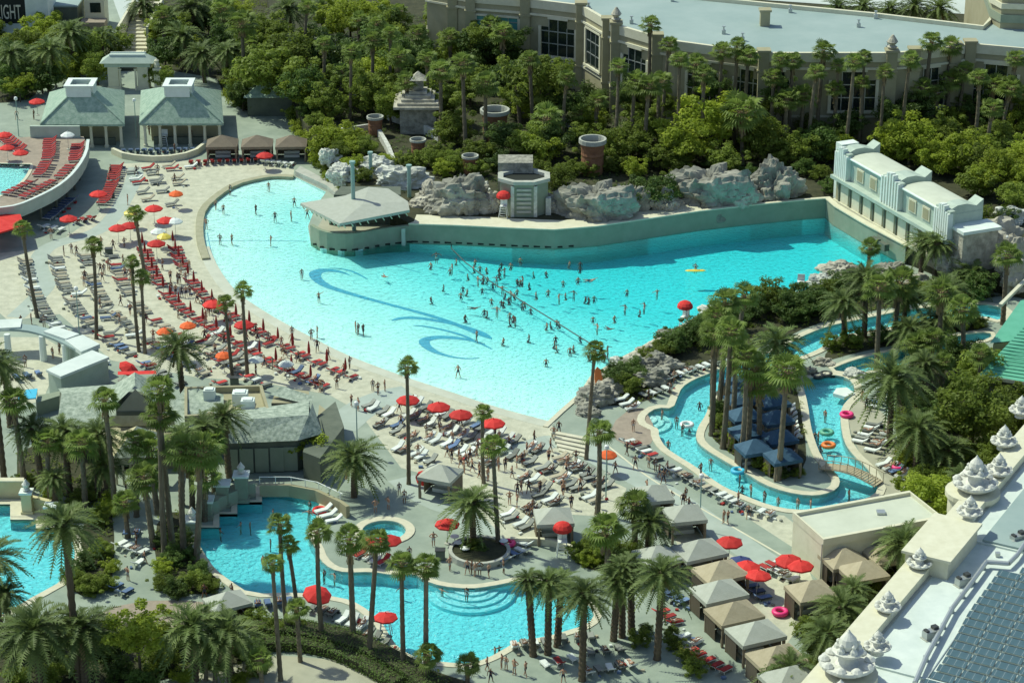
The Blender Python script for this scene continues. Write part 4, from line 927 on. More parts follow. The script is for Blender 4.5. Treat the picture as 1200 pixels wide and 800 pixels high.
loc(obj('mounting_rail', MB().prism([R3(edge[0][0],edge[0][1]+1),R3(edge[0][0],edge[0][1]+1.08),R3(edge[3][0],edge[3][1]+1.08),R3(edge[3][0],edge[3][1]+1)], RZ-.9, RZ-.8).mesh('mounting_rail','aluminium'), sa))
SHELL = MB().lathe([(.05,-.08),(.24,.02),(.26,.14),(.14,.26),(.04,.3)], 8).mesh('shell','sculpt')
FIGURE = MB().lathe([(.05,-.2),(.2,-.05),(.17,.15),(.09,.25),(.1,.36),(.02,.44)], 8).mesh('figure','sculpt')
def fountain(px, s, label, group, z=RZ):
    q = P(px[0], px[1], z); t = thing('fountain_urn', label, 'fountain', q, random.random()*3, group, s)
    obj('bowl', MB().lathe([(.6,-.3),(.55,.05),(.85,.15),(1.12,.38),(1.22,.42),(1.2,.54),(.95,.5),(.1,.42)], 18).mesh('bowl','sculpt'), t)
    for i in range(9):
        a = i*2*math.pi/9; obj('shell', SHELL, t, (1.0*math.cos(a), 1.0*math.sin(a), .42))
    obj('pedestal', MB().lathe([(.6,.4),(.42,.55),(.36,.85),(.66,.98),(.7,1.1),(.25,1.16)], 12).mesh('pedestal','sculpt'), t)
    for i in range(5):
        a = i*2*math.pi/5; obj('figure', FIGURE, t, (.45*math.cos(a), .45*math.sin(a), 1.1))
    obj('pineapple', MB().lathe([(.15,1.05),(.36,1.2),(.42,1.42),(.34,1.68),(.2,1.84),(.1,1.95),(.02,2.1)], 12).mesh('pineapple','sculpt'), t)
SM = 'small cream sculpted fountain with pineapple top on the roof parapet'
BG = 'large cream sculpted fountain bowl with pineapple top on a round roof bastion'
for px, s in (((1077,664),.95),((1040,715),.95),((1028,762),.95),((1170,556),1.1),((1136,604),1.0),((1176,522),1.1),((1196,485),1.0),((984,822),1.0)):
    fountain(px, s, SM, 'small parapet fountains', RZ+1.15 if px[0] == 1136 else RZ)
for px, s in (((992,787),1.9),((1142,574),1.75)): fountain(px, s, BG, 'large bastion fountains')
for px in ((1140,574),(992,787)):
    q = P(px[0], px[1], RZ); loc(obj('bastion', MB().lathe([(2.3,-2.4),(2.3,-.6),(2.6,-.5),(2.6,-.02)], 20, (q.x,q.y,RZ)).mesh('bastion','trim'), rt))
# ---------------------------------------------------------------- vegetation
def clear_of_facade(b, gap):
    """keep planting in front of the big building"""
    if b.z < 1 or b.x < CW[1].x: return b
    for a, c in zip(CW, CW[1:]):
        if a.x <= b.x <= c.x:
            yf = a.y+(c.y-a.y)*(b.x-a.x)/max(c.x-a.x, .01); b.y = min(b.y, yf-gap)
    return b
rg_ = random.Random(11)
def rvec(r=rg_):
    while True:
        v = Vector((r.uniform(-1,1), r.uniform(-1,1), r.uniform(-1,1)))
        if .05 < v.length <= 1: return v
def leafquad(mb, c, n, s, r=rg_, asp=.55):
    u = n.orthogonal().normalized(); u.rotate(Matrix.Rotation(r.uniform(0, 6.283), 3, n)); v = n.cross(u)*asp
    mb.add([c-u*s, c+v*s, c+u*s, c-v*s], [(0,1,2,3)])
def leafcrown(seed, m, clumps=70, per=95, leaf=.055, flat=.85):
    r = random.Random(seed); mb = MB()
    for k in range(clumps):
        d = rvec(r).normalized(); d.z = d.z*.95+.12; rad = r.uniform(.4, 1.0) if k % 5 else r.uniform(.0, .45)
        c = Vector((d.x, d.y, d.z*flat))*rad*r.uniform(.9, 1.12); cr = r.uniform(.12, .30)
        for j in range(per):
            o = rvec(r); o.normalize(); o *= cr*r.uniform(.55, 1.05); o.z *= .8
            n = (o.normalized()*.7+rvec(r)*.8+Vector((0,0,.35))).normalized()
            leafquad(mb, c+o, n, leaf*r.uniform(.6, 1.25), r)
    return mb.mesh('crown', m)
LEAFM = {'d': 'leaf_dark', 'm': 'leaf_mid', 'l': 'leaf_lime', 'b': 'leaf_blue'}
CROWNS = {k: [leafcrown(20+i+7*j, v) for i in range(3)] for j, (k, v) in enumerate(LEAFM.items())}
def trunkmesh(name, prof, m, n=9, bend=.0, bough=0):
    mb = MB(); k = len(prof); vv = []
    for i, (r, z) in enumerate(prof):
        vv += [(r*math.cos(2*math.pi*j/n)+bend*math.sin(z*math.pi)*.6, r*math.sin(2*math.pi*j/n), z) for j in range(n)]
    mb.add(vv, [(i*n+j, i*n+(j+1) % n, (i+1)*n+(j+1) % n, (i+1)*n+j) for i in range(k-1) for j in range(n)])
    return mb.mesh(name, m)
def treetrunk(seed):
    r = random.Random(seed); mb = MB().tube((0,0,-.02),(.02,.01,.55),.045,.032,7,0,False)
    for i in range(6):
        a = i*1.05+r.random(); mb.tube((.02,.01,.5+.03*i),(.42*math.cos(a),.42*math.sin(a),.85+.1*r.random()),.02,.008,5,0,False)
    return mb.mesh('trunk', 'bark')
TRUNKS = [treetrunk(s) for s in range(3)]
def tree(px, r_px, kind, z, label, group, h=None, yc=None):
    """px: foot in the photo, r_px: crown radius in pixels, yc: row of crown centre"""
    b = P(px[0], px[1], z); s = F/(b.y*CP+(H-z)*SP); r = r_px/s*1.22; b = clear_of_facade(b, r*.8+.5)
    hc = (zat(b, yc)-z) if yc else r*1.15
    t = thing('broadleaf_tree', label, 'tree', b, rg_.uniform(0, 6.28), group)
    hc = max(hc, r*.75); w0 = 'small ' if r < 2.6 else ('large ' if r > 3.9 else '')
    if group:
        lb_ = w0+{'d':'dark green','m':'olive green','l':'lime green','b':'silvery green'}[kind]+' broadleaf tree near '+near(b, WATERY); t['label'] = lb_; t['group'] = lb_
    obj('trunk', TRUNKS[rg_.randrange(3)], t, (0,0,-.1), 0, (r*1.2, r*1.2, hc))
    obj('crown', CROWNS[kind][rg_.randrange(3)], t, (0,0,hc), rg_.uniform(0,6.28), (r*rg_.uniform(.95,1.15), r*rg_.uniform(.95,1.15), r*rg_.uniform(.8,1.0)))
    return t
def shrub(px, r_px, kind, z, label, group):
    b = P(px[0], px[1], z); s = F/(b.y*CP+(H-z)*SP); r = r_px/s
    r *= 1.15
    lb_ = {'d':'dark green','m':'olive green','l':'lime green','b':'silvery green'}[kind]+' rounded '+('low ' if r < 1.5 else '')+'shrub near '+near(b, WATERY)
    t = thing('shrub', lb_, 'shrub', b, rg_.uniform(0,6.28), lb_)
    obj('stem', TRUNKS[rg_.randrange(3)], t, (0,0,-.1), 0, (r*.9, r*.9, r*.7))
    obj('foliage', CROWNS[kind][rg_.randrange(3)], t, (0,0,r*.55), rg_.uniform(0,6.28), (r, r, r*.8))

# palms -----------------------------------------------------------------
def fan_crown(seed, m='leaf_fan', nl=36):
    r = random.Random(seed); mb = MB()
    for i in range(nl):
        a = i*2.39996+r.uniform(-.2,.2); el = 1.3-1.85*(i/nl)**.9+r.uniform(-.12,.12)
        d = Vector((math.cos(a)*math.cos(el), math.sin(a)*math.cos(el), math.sin(el)))
        side = d.cross(Vector((0,0,1))).normalized(); up = side.cross(d).normalized()
        p0 = Vector((0,0,-.1)); p1 = d*r.uniform(.36,.72)
        mb.tube(p0, p1, .022, .015, 3, 1, False)
        R = r.uniform(.55,.74); n = 9; dr = r.uniform(.15,.5)
        for k in range(n):
            th = (k-(n-1)/2)*.30; th2 = .15
            f0 = d*math.cos(th-th2)+side*math.sin(th-th2); f1 = d*math.cos(th+th2)+side*math.sin(th+th2); fm = d*math.cos(th)+side*math.sin(th)
            tip = p1+fm*R*(1-.12*abs(th))-Vector((0,0,dr*R))+up*.02; mid = p1+fm*R*.5
            mb.add([p1, p1+f0*R*.55+up*.015, tip, p1+f1*R*.55-up*.015], [(0,1,2,3)], 0)
    return mb.mesh('crown', [m, 'thatch'])
def skirt(seed):
    r = random.Random(seed); mb = MB()
    mb.lathe([(.13,-.9),(.2,-.6),(.26,-.3),(.2,.0),(.08,.12)], 9)
    for i in range(46):
        a = r.uniform(0,6.28); z = r.uniform(-.75,-.05); d = Vector((math.cos(a), math.sin(a), 0)); t = Vector((-d.y, d.x, 0))
        p = d*.17+Vector((0,0,z)); L = r.uniform(.22,.42); w2 = r.uniform(.05,.11)
        mb.add([p-t*w2*.4, p+t*w2*.4, p+d*L*.45-Vector((0,0,L))+t*w2, p+d*L*.45-Vector((0,0,L))-t*w2], [(0,1,2,3)])
    return mb.mesh('skirt', 'thatch')
def date_crown(seed, m='leaf_date', nf=60):
    r = random.Random(seed); mb = MB()
    for i in range(nf):
        f_ = i/nf; a = i*2.39996+r.uniform(-.25,.25); el = 1.4-1.9*f_**.8+r.uniform(-.12,.12); L = r.uniform(.85,1.1); sag = r.uniform(.5,.95)
        d = Vector((math.cos(a)*math.cos(el), math.sin(a)*math.cos(el), math.sin(el))); hz = Vector((math.cos(a), math.sin(a), 0)); sd = Vector((-hz.y, hz.x, 0))
        N = 10; pts = [d*L*(k/N)+Vector((0,0,-sag*(k/N)**2.1*L*.75))+hz*(.22*(k/N)**2*L*max(0, math.sin(el))) for k in range(N+1)]
        for k in range(N):
            tn = (pts[k+1]-pts[k]).normalized(); up = sd.cross(tn)
            if up.z < 0: up = -up
            w0 = .02+.13*math.sin(math.pi*min(.98, k/N*.9+.12)); w1 = .02+.13*math.sin(math.pi*min(.98, (k+1)/N*.9+.12))
            for sg in (-1, 1):                                    # two leaflet blades per station and side, folded up in a V
                for h_ in (0, .5):
                    p0 = pts[k].lerp(pts[k+1], h_); wl_ = w0*(1-h_)+w1*h_
                    q = p0+sd*sg*wl_*r.uniform(.8,1.1)+tn*wl_*1.1+up*wl_*r.uniform(-.1,.55)
                    mb.add([p0, p0+tn*.05, q], [(0,1,2)], 0)
            mb.add([pts[k]-sd*.014, pts[k]+sd*.014, pts[k+1]+sd*.01, pts[k+1]-sd*.01], [(0,1,2,3)], 0)
    for i in range(14):                                           # hanging dead fronds
        a = r.uniform(0,6.28); hz = Vector((math.cos(a), math.sin(a), 0)); sd = Vector((-hz.y, hz.x, 0)); L = r.uniform(.35,.6)
        mb.add([hz*.06-sd*.02, hz*.06+sd*.02, hz*(.1+L*.35)+sd*.05-Vector((0,0,L)), hz*(.1+L*.35)-sd*.05-Vector((0,0,L))], [(0,1,2,3)], 1)
    return mb.mesh('crown', [m, 'thatch'])
FANS = [fan_crown(s) for s in (1,2,3,4)]; SKIRTS = [skirt(s) for s in (1,2)]
DATES = [date_crown(s) for s in (5,6,7,8)]
def ringprof(r0, r1, n, amp):
    out = []
    for i in range(n+1):
        t = i/n; out.append(((r0*(1-t)+r1*t)*(1+(amp if i % 2 else -amp))*(1.25 if i == 0 else 1), t))
    return out
FTR = [trunkmesh('trunk', ringprof(.33,.24,30,.05), 'trunk', 9, b) for b in (0,.25,-.3)]
DTR = [trunkmesh('trunk', ringprof(.34,.30,30,.09), 'trunk_date', 10, 0)]
BOOT = MB().lathe([(.32,-1.1),(.46,-.7),(.55,-.3),(.45,.05),(.15,.25)], 10).mesh('boot', 'trunk_date')
def palm(bx, by, cx, cy, kind, cr, z, label, group):
    """foot (bx,by) and crown centre (cx,cy) in the photo, cr: crown radius in pixels"""
    b = P(bx, by, z); b = clear_of_facade(b, 1.5+rg_.random()*2) if by > 56 else b; s = F/(b.y*CP+(H-z)*SP); b.x = (bx-600)/s; h = max(1.2, zat(b, cy)-z); R = cr/s
    lb_ = ('tall ' if h > 11 else ('short ' if h < 5 else 'medium '))+('slim fan palm' if kind == 'f' else 'feathery date palm')+(' with broad crown' if R > 2.6 else '')+' near '+near(b, WATERY); label = lb_; group = lb_
    lean = math.atan((cx-bx)/s/h)
    t = thing('fan_palm' if kind == 'f' else 'date_palm', label, 'palm tree', b, 0, group, None, (rg_.uniform(-.04,.04), lean+rg_.uniform(-.03,.03), 0))
    if kind == 'f':
        tw = max(.68, min(1, R/1.5)); obj('trunk', FTR[rg_.randrange(3)], t, (0,0,-.15), rg_.uniform(0,6.28), (tw,tw,h+.1))
        obj('skirt', SKIRTS[rg_.randrange(2)], t, (0,0,h), rg_.uniform(0,6.28), (R*.85,R*.85,min(R*rg_.uniform(.8,1.5), h*.5)))
        obj('crown', FANS[rg_.randrange(4)], t, (0,0,h), rg_.uniform(0,6.28), (R*1.12,R*1.12,R*1.05))
    else:
        obj('trunk', DTR[0], t, (0,0,-.15), rg_.uniform(0,6.28), (1,1,h))
        obj('boot', BOOT, t, (0,0,h), 0, 1.0)
        obj('crown', DATES[rg_.randrange(4)], t, (0,0,h-.1), rg_.uniform(0,6.28), (R*1.12,R*1.12,R*1.05))
    return t
PALMS = [
 ('slim fan palm with small crown standing on the sand among loungers', 'fan palms on the sand beach', 0, 'f', [
  (44,372,32,268,11),(113,397,114,289,11),(171,330,165,252,11),(163,412,160,308,9),(170,414,172,327,10),(273,448,270,354,10),(290,440,289,343,11),(567,566,566,484,10)]),
 ('tall shaggy fan palm rising alone beside the small shade hut on the sand', 'lone fan palm by the shade hut', 0, 'f', [(479,567,475,432,12)]),
 ('date palm with broad crown between the beach loungers and the shingle roofs', 'date palm behind the beach', 0, 'd', [(217,484,215,407,29)]),
 ('tall slim fan palm beside the concrete steps of the wave pool', 'fan palms by the wave pool steps', 0, 'f', [(687,538,694,413,12),(700,602,700,507,16)]),
 ('fan palm beside the round planter by the lagoon pool', 'fan palm by the round planter', 0, 'f', [(584,640,581,523,14)]),
 ('slender fan palm lining the lagoon pool above the clipped hedge', 'fan palms lining the lagoon', 0, 'f', [
  (329,797,327,660,12),(337,745,337,617,14),(351,745,344,640,11),(378,752,381,622,15),(414,752,410,632,18),(432,772,441,638,16),(473,786,469,660,15),(499,790,499,667,16)]),
 ('short young fan palm standing in the clipped hedge', 'young fan palms in the hedge', 0, 'f', [(352,775,351,712,13),(500,800,502,767,15),(548,806,548,779,14),(241,797,241,767,9),(252,800,254,778,10),(308,815,306,775,15)]),
 ('date palm growing from the round lagoonside planter', 'date palm in the round planter', 0, 'd', [(555,640,553,590,33)]),
 ('date palm shading the service wall beside the whirlpool', 'date palm by the whirlpool', 0, 'd', [(415,582,416,535,35)]),
 ('date palm in the cluster at the east end of the lagoon pool', 'palms at the lagoon end', 0, 'd', [(625,768,620,680,20),(642,766,645,680,26),(653,757,655,680,22),(682,797,682,697,32),(719,750,720,680,26),(729,746,728,668,26),(740,739,740,660,20),(770,772,772,672,34)]),
 ('tall palm in the shrub bed behind the lagoon end', 'palms in the shrub bed', 0, 'f', [(711,672,707,622,22),(744,650,742,592,20)]),
 ('bushy date palm in the shrub bed beside the tan cabanas', 'date palms by the shrub bed', 0, 'd', [(757,660,762,612,28)]),
 ('slender fan palm on the lazy river island', 'fan palms on the river island', 0, 'f', [(834,510,838,392,14),(843,470,846,356,14),(847,525,847,388,14),(858,443,871,348,12),(876,536,878,434,16),(890,530,888,450,16),(912,562,913,437,18),(835,480,836,372,13),(858,500,857,415,14),(868,540,868,420,12)]),
 ('broad date palm on the bank of the upper lazy river', 'date palms on the upper river', 0, 'd', [(908,440,910,402,32),(990,402,986,353,26),(1013,395,1010,325,28),(1058,382,1060,347,25),(1105,375,1105,340,30),(1078,330,1080,283,22),(1094,335,1094,285,20),(1132,345,1136,322,27),(1068,412,1065,385,26),(1095,400,1098,372,24)]),
 ('slim fan palm on the bank of the upper lazy river', 'fan palms on the upper river', 0, 'f', [(1016,350,1015,290,9),(1027,432,1028,337,15),(1048,392,1050,332,16),(1107,330,1107,275,12),(1100,420,1098,345,14),(1127,440,1124,365,14),(1175,380,1174,300,12)]),
 ('large date palm with arching crown between the river and the garden', 'large garden date palm', 0, 'd', [(1042,522,1040,443,42)]),
 ('date palm in the garden below the green roofed house', 'garden date palms', 0, 'd', [(1073,553,1072,503,34),(1108,555,1107,527,32),(1080,470,1078,425,24),(1128,600,1125,560,22)]),
 ('slim fan palm in the garden below the green roofed house', 'garden fan palms', 0, 'f', [(1146,478,1143,415,14),(1079,450,1078,402,14),(1089,452,1090,398,15),(1069,452,1066,405,13),(1100,470,1101,425,12)]),
 ('large dark date palm in the bed in front of the corner pool', 'foreground date palms', 0, 'd', [(48,806,46,738,46),(100,800,101,737,42),(93,797,93,612,36),(2,745,0,652,34),(15,760,12,696,24),(229,797,228,735,42),(271,800,270,742,38)]),
 ('date palm in the walkway grove before the restaurant', 'grove date palms', 0, 'd', [(51,574,46,500,26),(82,577,80,503,28),(115,582,121,508,30),(269,563,268,487,26),(128,590,126,545,22),(68,600,66,560,20),(213,592,215,512,28),(240,576,240,500,25),(5,562,3,420,26),(12,500,12,432,24)]),
 ('tall fan palm in the walkway grove before the restaurant', 'grove fan palms', 0, 'f', [(193,652,196,458,16),(203,650,200,490,18),(216,655,217,530,18),(230,657,238,530,20),(185,602,178,528,20),(135,600,128,470,15),(240,610,242,560,16),(150,630,148,590,14),(160,605,162,520,15),(100,600,98,520,16),(225,600,226,540,16),(60,590,58,520,15),(180,640,176,560,17),(30,575,28,470,17),(252,585,250,520,16)]),
 ('spiky date palm in the bed beside the rooftop parapet', 'parapet bed date palms', 0, 'd', [(1058,680,1058,635,34),(985,745,985,712,34),(970,775,968,742,34),(925,810,925,785,36),(1000,720,998,690,24)]),
]
TP = 'tall fan palm in the garden between the pool wall and the big beige building'
PALMS.append((TP, 'fan palms in the north garden', TZ, 'f', [(402,125,402,85,15),(422,70,422,25,14),(443,80,443,28,14),(468,60,468,15,14),(467,127,467,68,18),(517,167,517,85,19),(546,182,546,75,18),(569,177,569,98,18),
 (357,95,360,10,13),(510,60,510,12,16),(760,112,760,30,15),(776,120,778,52,14),(810,132,810,76,16),(842,117,843,62,16),(860,115,860,57,15),(870,112,871,66,16),(740,182,740,96,18),(756,188,756,102,20),
 (772,172,772,98,18),(700,162,700,120,16),(683,157,680,133,16),(955,132,957,62,17),(1007,110,1007,67,12),(1005,163,1006,98,13),(975,142,975,104,14),(975,110,975,78,12),(918,184,918,118,18),(935,177,937,112,17),(925,122,927,72,15),
 (912,120,912,70,14),(1078,117,1080,50,17),(1105,122,1108,57,17),(1120,132,1122,84,15),(1108,142,1110,95,16),(1078,142,1077,104,16),(1127,152,1127,122,16),(1155,162,1158,102,18),(1172,172,1177,104,18),(1190,167,1195,113,18),
 (1155,197,1156,128,16),(592,110,590,40,18),(575,80,575,30,15),(610,150,605,88,16),(530,100,528,45,16),(490,100,492,40,15),(1180,140,1183,70,14),(1095,165,1093,110,14),(820,185,822,88,15),(795,180,792,70,14),(905,180,903,92,15),(945,185,948,84,14),(990,185,992,72,14),(1030,185,1032,86,13),(1055,180,1060,70,14),(1140,185,1141,92,15),(660,165,662,92,14),(625,160,622,70,15),(720,180,722,80,14),(380,120,382,52,14),(410,140,412,60,13),(435,120,437,48,14),(480,150,478,95,15),(500,140,503,70,15),(455,120,457,40,13)]))
PALMS.append(('blue green palm with silvery crown in the garden behind the pool rocks', 'silvery palms in the north garden', TZ, 'f', [(870,192,867,133,24),(640,180,640,140,18)]))
PALMS.append(('date palm in the dense garden behind the slate roofed pavilions', 'date palms behind the pavilions', 0, 'd', [(88,88,87,37,24),(58,108,60,58,24),(226,45,224,8,26),(213,82,215,42,24),(240,97,238,62,22),(172,40,170,4,20),(20,110,18,62,20),(120,78,122,42,18),(270,100,268,60,20),(345,60,340,10,24),(380,60,378,8,20)]))
PALMS.append(('slim fan palm in the dense garden behind the slate roofed pavilions', 'fan palms behind the pavilions', 0, 'f', [(288,112,287,30,17),(300,95,300,55,14),(196,70,194,20,14),(262,70,262,12,14),(310,120,308,70,14)]))
PALMS.append(('date palm standing in the car park beyond the big pale roof', 'palms beyond the roof', TZ, 'd', [(981,45,980,8,18),(1011,48,1010,8,20),(1041,50,1040,10,18),(1070,52,1070,8,22),(1098,54,1098,10,22)]))
for label, group, z, kind, lst in PALMS:
    for bx, by, cx, cy, cr in lst:
        cr = cr*(.78 if group == 'fan palms in the north garden' else 1.08 if group == 'grove fan palms' else 1.3 if group in ('fan palms on the river island','fan palms on the upper river') else 1.22 if group == 'foreground date palms' else 1.15 if kind == 'd' else 1.0)
        palm(bx, by, cx, cy, kind, cr, z, label, group)

# broadleaf trees -----------------------------------------------------------
def fill(px_poly, z, n, mind, rr_, kinds, lab, grp, seed):
    r = random.Random(seed); pts = []; tries = 0
    x0, x1 = min(q[0] for q in px_poly), max(q[0] for q in px_poly); y0, y1 = min(q[1] for q in px_poly), max(q[1] for q in px_poly)
    pp_ = [Vector((x, y, 0)) for x, y in px_poly]
    while len(pts) < n and tries < 5000:
        tries += 1; q = Vector((r.uniform(x0,x1), r.uniform(y0,y1), 0))
        if inside(q, pp_) and all(math.hypot(q.x-o.x, (q.y-o.y)*2.2) > mind for o in pts):
            pts.append(q); k = r.choice(kinds); rad = r.uniform(*rr_); tree((q.x, q.y), rad, k, z, lab[k], grp+' '+k, yc=q.y-rad*r.uniform(.8,1.4))
NG = 'north garden trees'
LP_ = {'d':'dark leafy tree in the dense garden behind the slate roofed pavilions','m':'olive leafy tree in the dense garden behind the slate roofed pavilions','l':'lime leafy tree in the dense garden behind the slate roofed pavilions'}
LBL = {'d': 'dark green rounded tree in the garden before the big beige building', 'm': 'olive green tree in the garden before the big beige building', 'l': 'bright lime green tree in the garden before the big beige building', 'b': 'silvery green tree in the garden before the big beige building'}
for x, y, r, k, yc in [(632,150,36,'m',95),(600,130,24,'d',95),(655,150,22,'d',125),(395,60,26,'l',22),(425,135,28,'m',105),(390,140,24,'m',118),(458,130,26,'m',108),(480,110,24,'d',70),(440,95,26,'d',62),(398,95,24,'d',75),
 (520,145,24,'m',118),(560,100,26,'d',62),(592,85,24,'d',50),(535,170,22,'m',150),(505,80,22,'d',50),(460,60,22,'d',30),(345,100,30,'m',60),(320,115,34,'m',82),(370,90,26,'d',55),(310,70,28,'m',42),(355,130,22,'d',100),
 (625,190,22,'m',168),(590,180,20,'d',160),(650,185,22,'d',165),(700,195,20,'m',178),(735,190,24,'m',165),(760,178,26,'m',152),(800,195,30,'l',165),(832,180,34,'l',140),(890,190,24,'m',162),(930,195,24,'m',172),(958,190,24,'d',168),
 (775,200,20,'m',180),(850,205,22,'m',185),(1065,192,32,'l',160),(1040,185,22,'l',168),(1100,180,24,'m',152),(1130,205,28,'l',182),(1180,225,24,'l',195),(1155,200,22,'m',175),(1165,185,20,'m',160),(1198,215,22,'l',180),(1145,230,20,'m',212),(1100,205,22,'l',188),(1192,250,22,'m',232),
 (690,130,16,'d',118),(820,120,18,'d',100),(900,130,20,'d',110),(1030,150,18,'d',135),(985,160,18,'d',145),(1140,150,20,'d',130),(1055,140,18,'d',125),(735,130,18,'d',112),(560,190,16,'m',178),(515,190,14,'m',178)]:
    tree((x, y), r, k, TZ, LBL[k], NG+' '+k, yc=yc)
for x, y, r, k, yc in [(20,95,24,'d',72),(100,85,24,'m',58),(132,68,18,'m',48),(15,115,22,'d',98),(50,110,20,'d',92),(24,120,13,'l',98),(195,85,20,'d',60),(275,40,22,'l',15),(265,85,24,'d',52),(292,120,22,'m',95),(205,60,18,'m',32),(75,75,20,'l',48),(-5,80,22,'m',60),(285,130,18,'d',112),(245,40,18,'d',18),(30,70,18,'m',50),(115,100,16,'m',80),(188,105,14,'m',88)]:
    tree((x, y), r, k, 0, LP_[k], 'pavilion garden trees '+k, yc=yc)
fill([(-10,60),(45,70),(55,105),(110,95),(112,60),(60,40),(-10,45)], 0, 9, 26, (14,20), 'dmml', LP_, 'pavilion garden trees', 6)
fill([(180,40),(260,30),(320,60),(330,120),(270,125),(262,90),(190,75)], 0, 10, 26, (14,20), 'dmml', LP_, 'pavilion garden trees', 7)
for x, y, r, k, yc, lb in [(1138,530,40,'m',482,'wide olive tree in the garden below the green roofed house'),(1150,470,30,'m',440,'olive tree in the garden close under the green roof eave'),(1188,505,30,'m',475,'olive tree between the green roofed house and the parapet fountains'),
 (1098,615,30,'l',578,'lime green tree between the kiosk and the large parapet fountain'),(165,800,34,'l',738,'tall lime green tree among the dark date palms in the front bed'),(1160,560,26,'m',535,'small olive tree beside the parapet fountains'),(1065,590,18,'l',568,'small lime tree at the kiosk rear corner'),(360,545,24,'l',540,'lime green shrub tree against the service wall near the whirlpool'),
 (1120,440,22,'d',415,'dark tree beside the plunge pool'),(1145,350,18,'d',335,'dark bare branched tree beside the lazy river head'),(395,190,26,'l',172,'lime green tree at the corner of the pool ramp')]:
    tree((x, y), r, k, 0, lb, None, yc=yc)
fill([(335,30),(420,30),(560,50),(620,110),(600,190),(500,150),(380,140),(335,130)], TZ, 22, 32, (15,24), 'dmml', LBL, NG, 3)
fill([(620,140),(700,150),(740,120),(900,125),(1000,150),(1010,195),(900,200),(800,200),(700,205),(630,200)], TZ, 18, 34, (13,20), 'mmlm', LBL, NG, 4)
fill([(1040,160),(1200,140),(1215,240),(1150,230),(1080,200)], TZ, 12, 30, (15,22), 'llm', LBL, NG, 5)
SH = {'d': 'dark green shrub', 'm': 'olive green shrub', 'l': 'lime green shrub', 'b': 'silvery green shrub'}
def shrubs(lst, z, where, grp):
    for x, y, r, k in lst: shrub((x, y), r, k, z, SH[k]+' '+where, grp+' '+k)
shrubs([(655,218,18,'m'),(670,205,14,'m'),(770,240,26,'d'),(748,232,18,'d'),(790,222,16,'m'),(880,212,14,'d'),(910,195,16,'m'),(945,205,14,'d'),(430,180,14,'m'),(455,195,12,'l'),(410,165,12,'l'),(480,195,14,'m'),(505,195,16,'m'),(520,205,14,'l'),(535,200,16,'m'),
 (560,205,14,'m'),(585,200,16,'d'),(630,205,14,'m'),(690,205,14,'m'),(720,200,16,'m'),(745,205,16,'l'),(800,205,14,'m'),(960,210,12,'m'),(1150,265,16,'m'),(1180,262,14,'d'),(700,150,14,'m'),(620,185,14,'m'),(540,120,14,'d'),(840,200,16,'d'),(970,225,12,'d'),(410,180,14,'l'),(575,185,12,'m')], TZ, 'in the bed above the pool wall', 'wall bed shrubs')
shrubs([(905,362,24,'m'),(925,375,24,'d'),(945,372,22,'d'),(960,365,20,'d'),(880,372,20,'d'),(895,360,16,'l'),(940,355,18,'d'),(860,385,20,'d'),(845,392,18,'d'),(825,398,22,'d'),(810,402,20,'d'),(790,412,20,'d'),(775,418,16,'m'),(760,425,14,'m'),(740,440,16,'d'),(725,455,18,'d'),(735,460,16,'m'),(718,445,14,'d'),(750,448,14,'d'),(832,380,14,'m'),(990,345,20,'d'),(1020,345,18,'m'),(1045,352,16,'d'),(970,350,16,'m'),(1075,348,14,'m'),(1110,352,14,'m')], 0, 'in the hedge bank between wave pool and river', 'river bank shrubs')
shrubs([(845,500,12,'m'),(852,515,13,'m'),(865,525,13,'l'),(880,535,13,'m'),(893,548,13,'m'),(905,555,11,'l'),(842,485,12,'d'),(920,560,9,'d'),(935,558,8,'m'),(975,408,13,'m'),(1000,405,16,'m'),(1030,400,14,'d'),(1060,396,15,'m'),(1090,390,14,'m'),(1120,386,14,'m'),(1145,383,12,'m')], 0, 'on the lazy river island', 'island shrubs')
shrubs([(1060,500,16,'m'),(1065,520,18,'m'),(1060,545,16,'l'),(1075,530,18,'d'),(1085,570,20,'m'),(1090,540,20,'d'),(1110,580,20,'m'),(1100,500,20,'d'),(1085,480,16,'d'),(1120,500,20,'m'),(1170,520,20,'m'),(1150,590,14,'m'),(1130,620,12,'m'),(1080,600,14,'m'),(1200,540,16,'m'),(1060,470,14,'d'),(1120,460,14,'d'),(1140,545,20,'m'),(1175,440,16,'m')], 0, 'in the garden beside the parapet fountains', 'garden shrubs')
shrubs([(95,690,16,'m'),(110,695,16,'m'),(125,690,14,'m'),(100,665,14,'d'),(120,650,14,'m'),(85,680,14,'d'),(118,615,14,'m'),(130,670,12,'l'),(190,690,14,'m'),(205,698,16,'d'),(225,690,16,'m'),(245,692,13,'m'),(235,675,14,'d'),(190,640,12,'d'),(205,660,16,'d'),(215,640,14,'d'),(190,670,12,'l'),(225,655,12,'d'),(30,570,14,'m'),(60,585,14,'l'),(100,590,14,'m'),(130,600,16,'l'),(85,600,14,'m'),(105,575,14,'d')], 0, 'in the palm beds between the lower pools', 'pool bed shrubs')
shrubs([(20,765,20,'d'),(60,775,20,'d'),(90,790,16,'m'),(130,770,22,'d'),(140,795,18,'d'),(185,785,22,'m'),(200,765,22,'d'),(170,810,20,'d'),(245,770,20,'d'),(290,770,20,'d'),(300,790,16,'m'),(60,800,16,'m'),(20,800,16,'m'),(215,800,14,'l'),(320,745,18,'m'),(300,735,16,'m'),(345,742,14,'m'),(270,760,16,'d'),(110,765,18,'d'),(280,800,12,'l')], 0, 'in the front bed under the dark date palms', 'front bed shrubs')
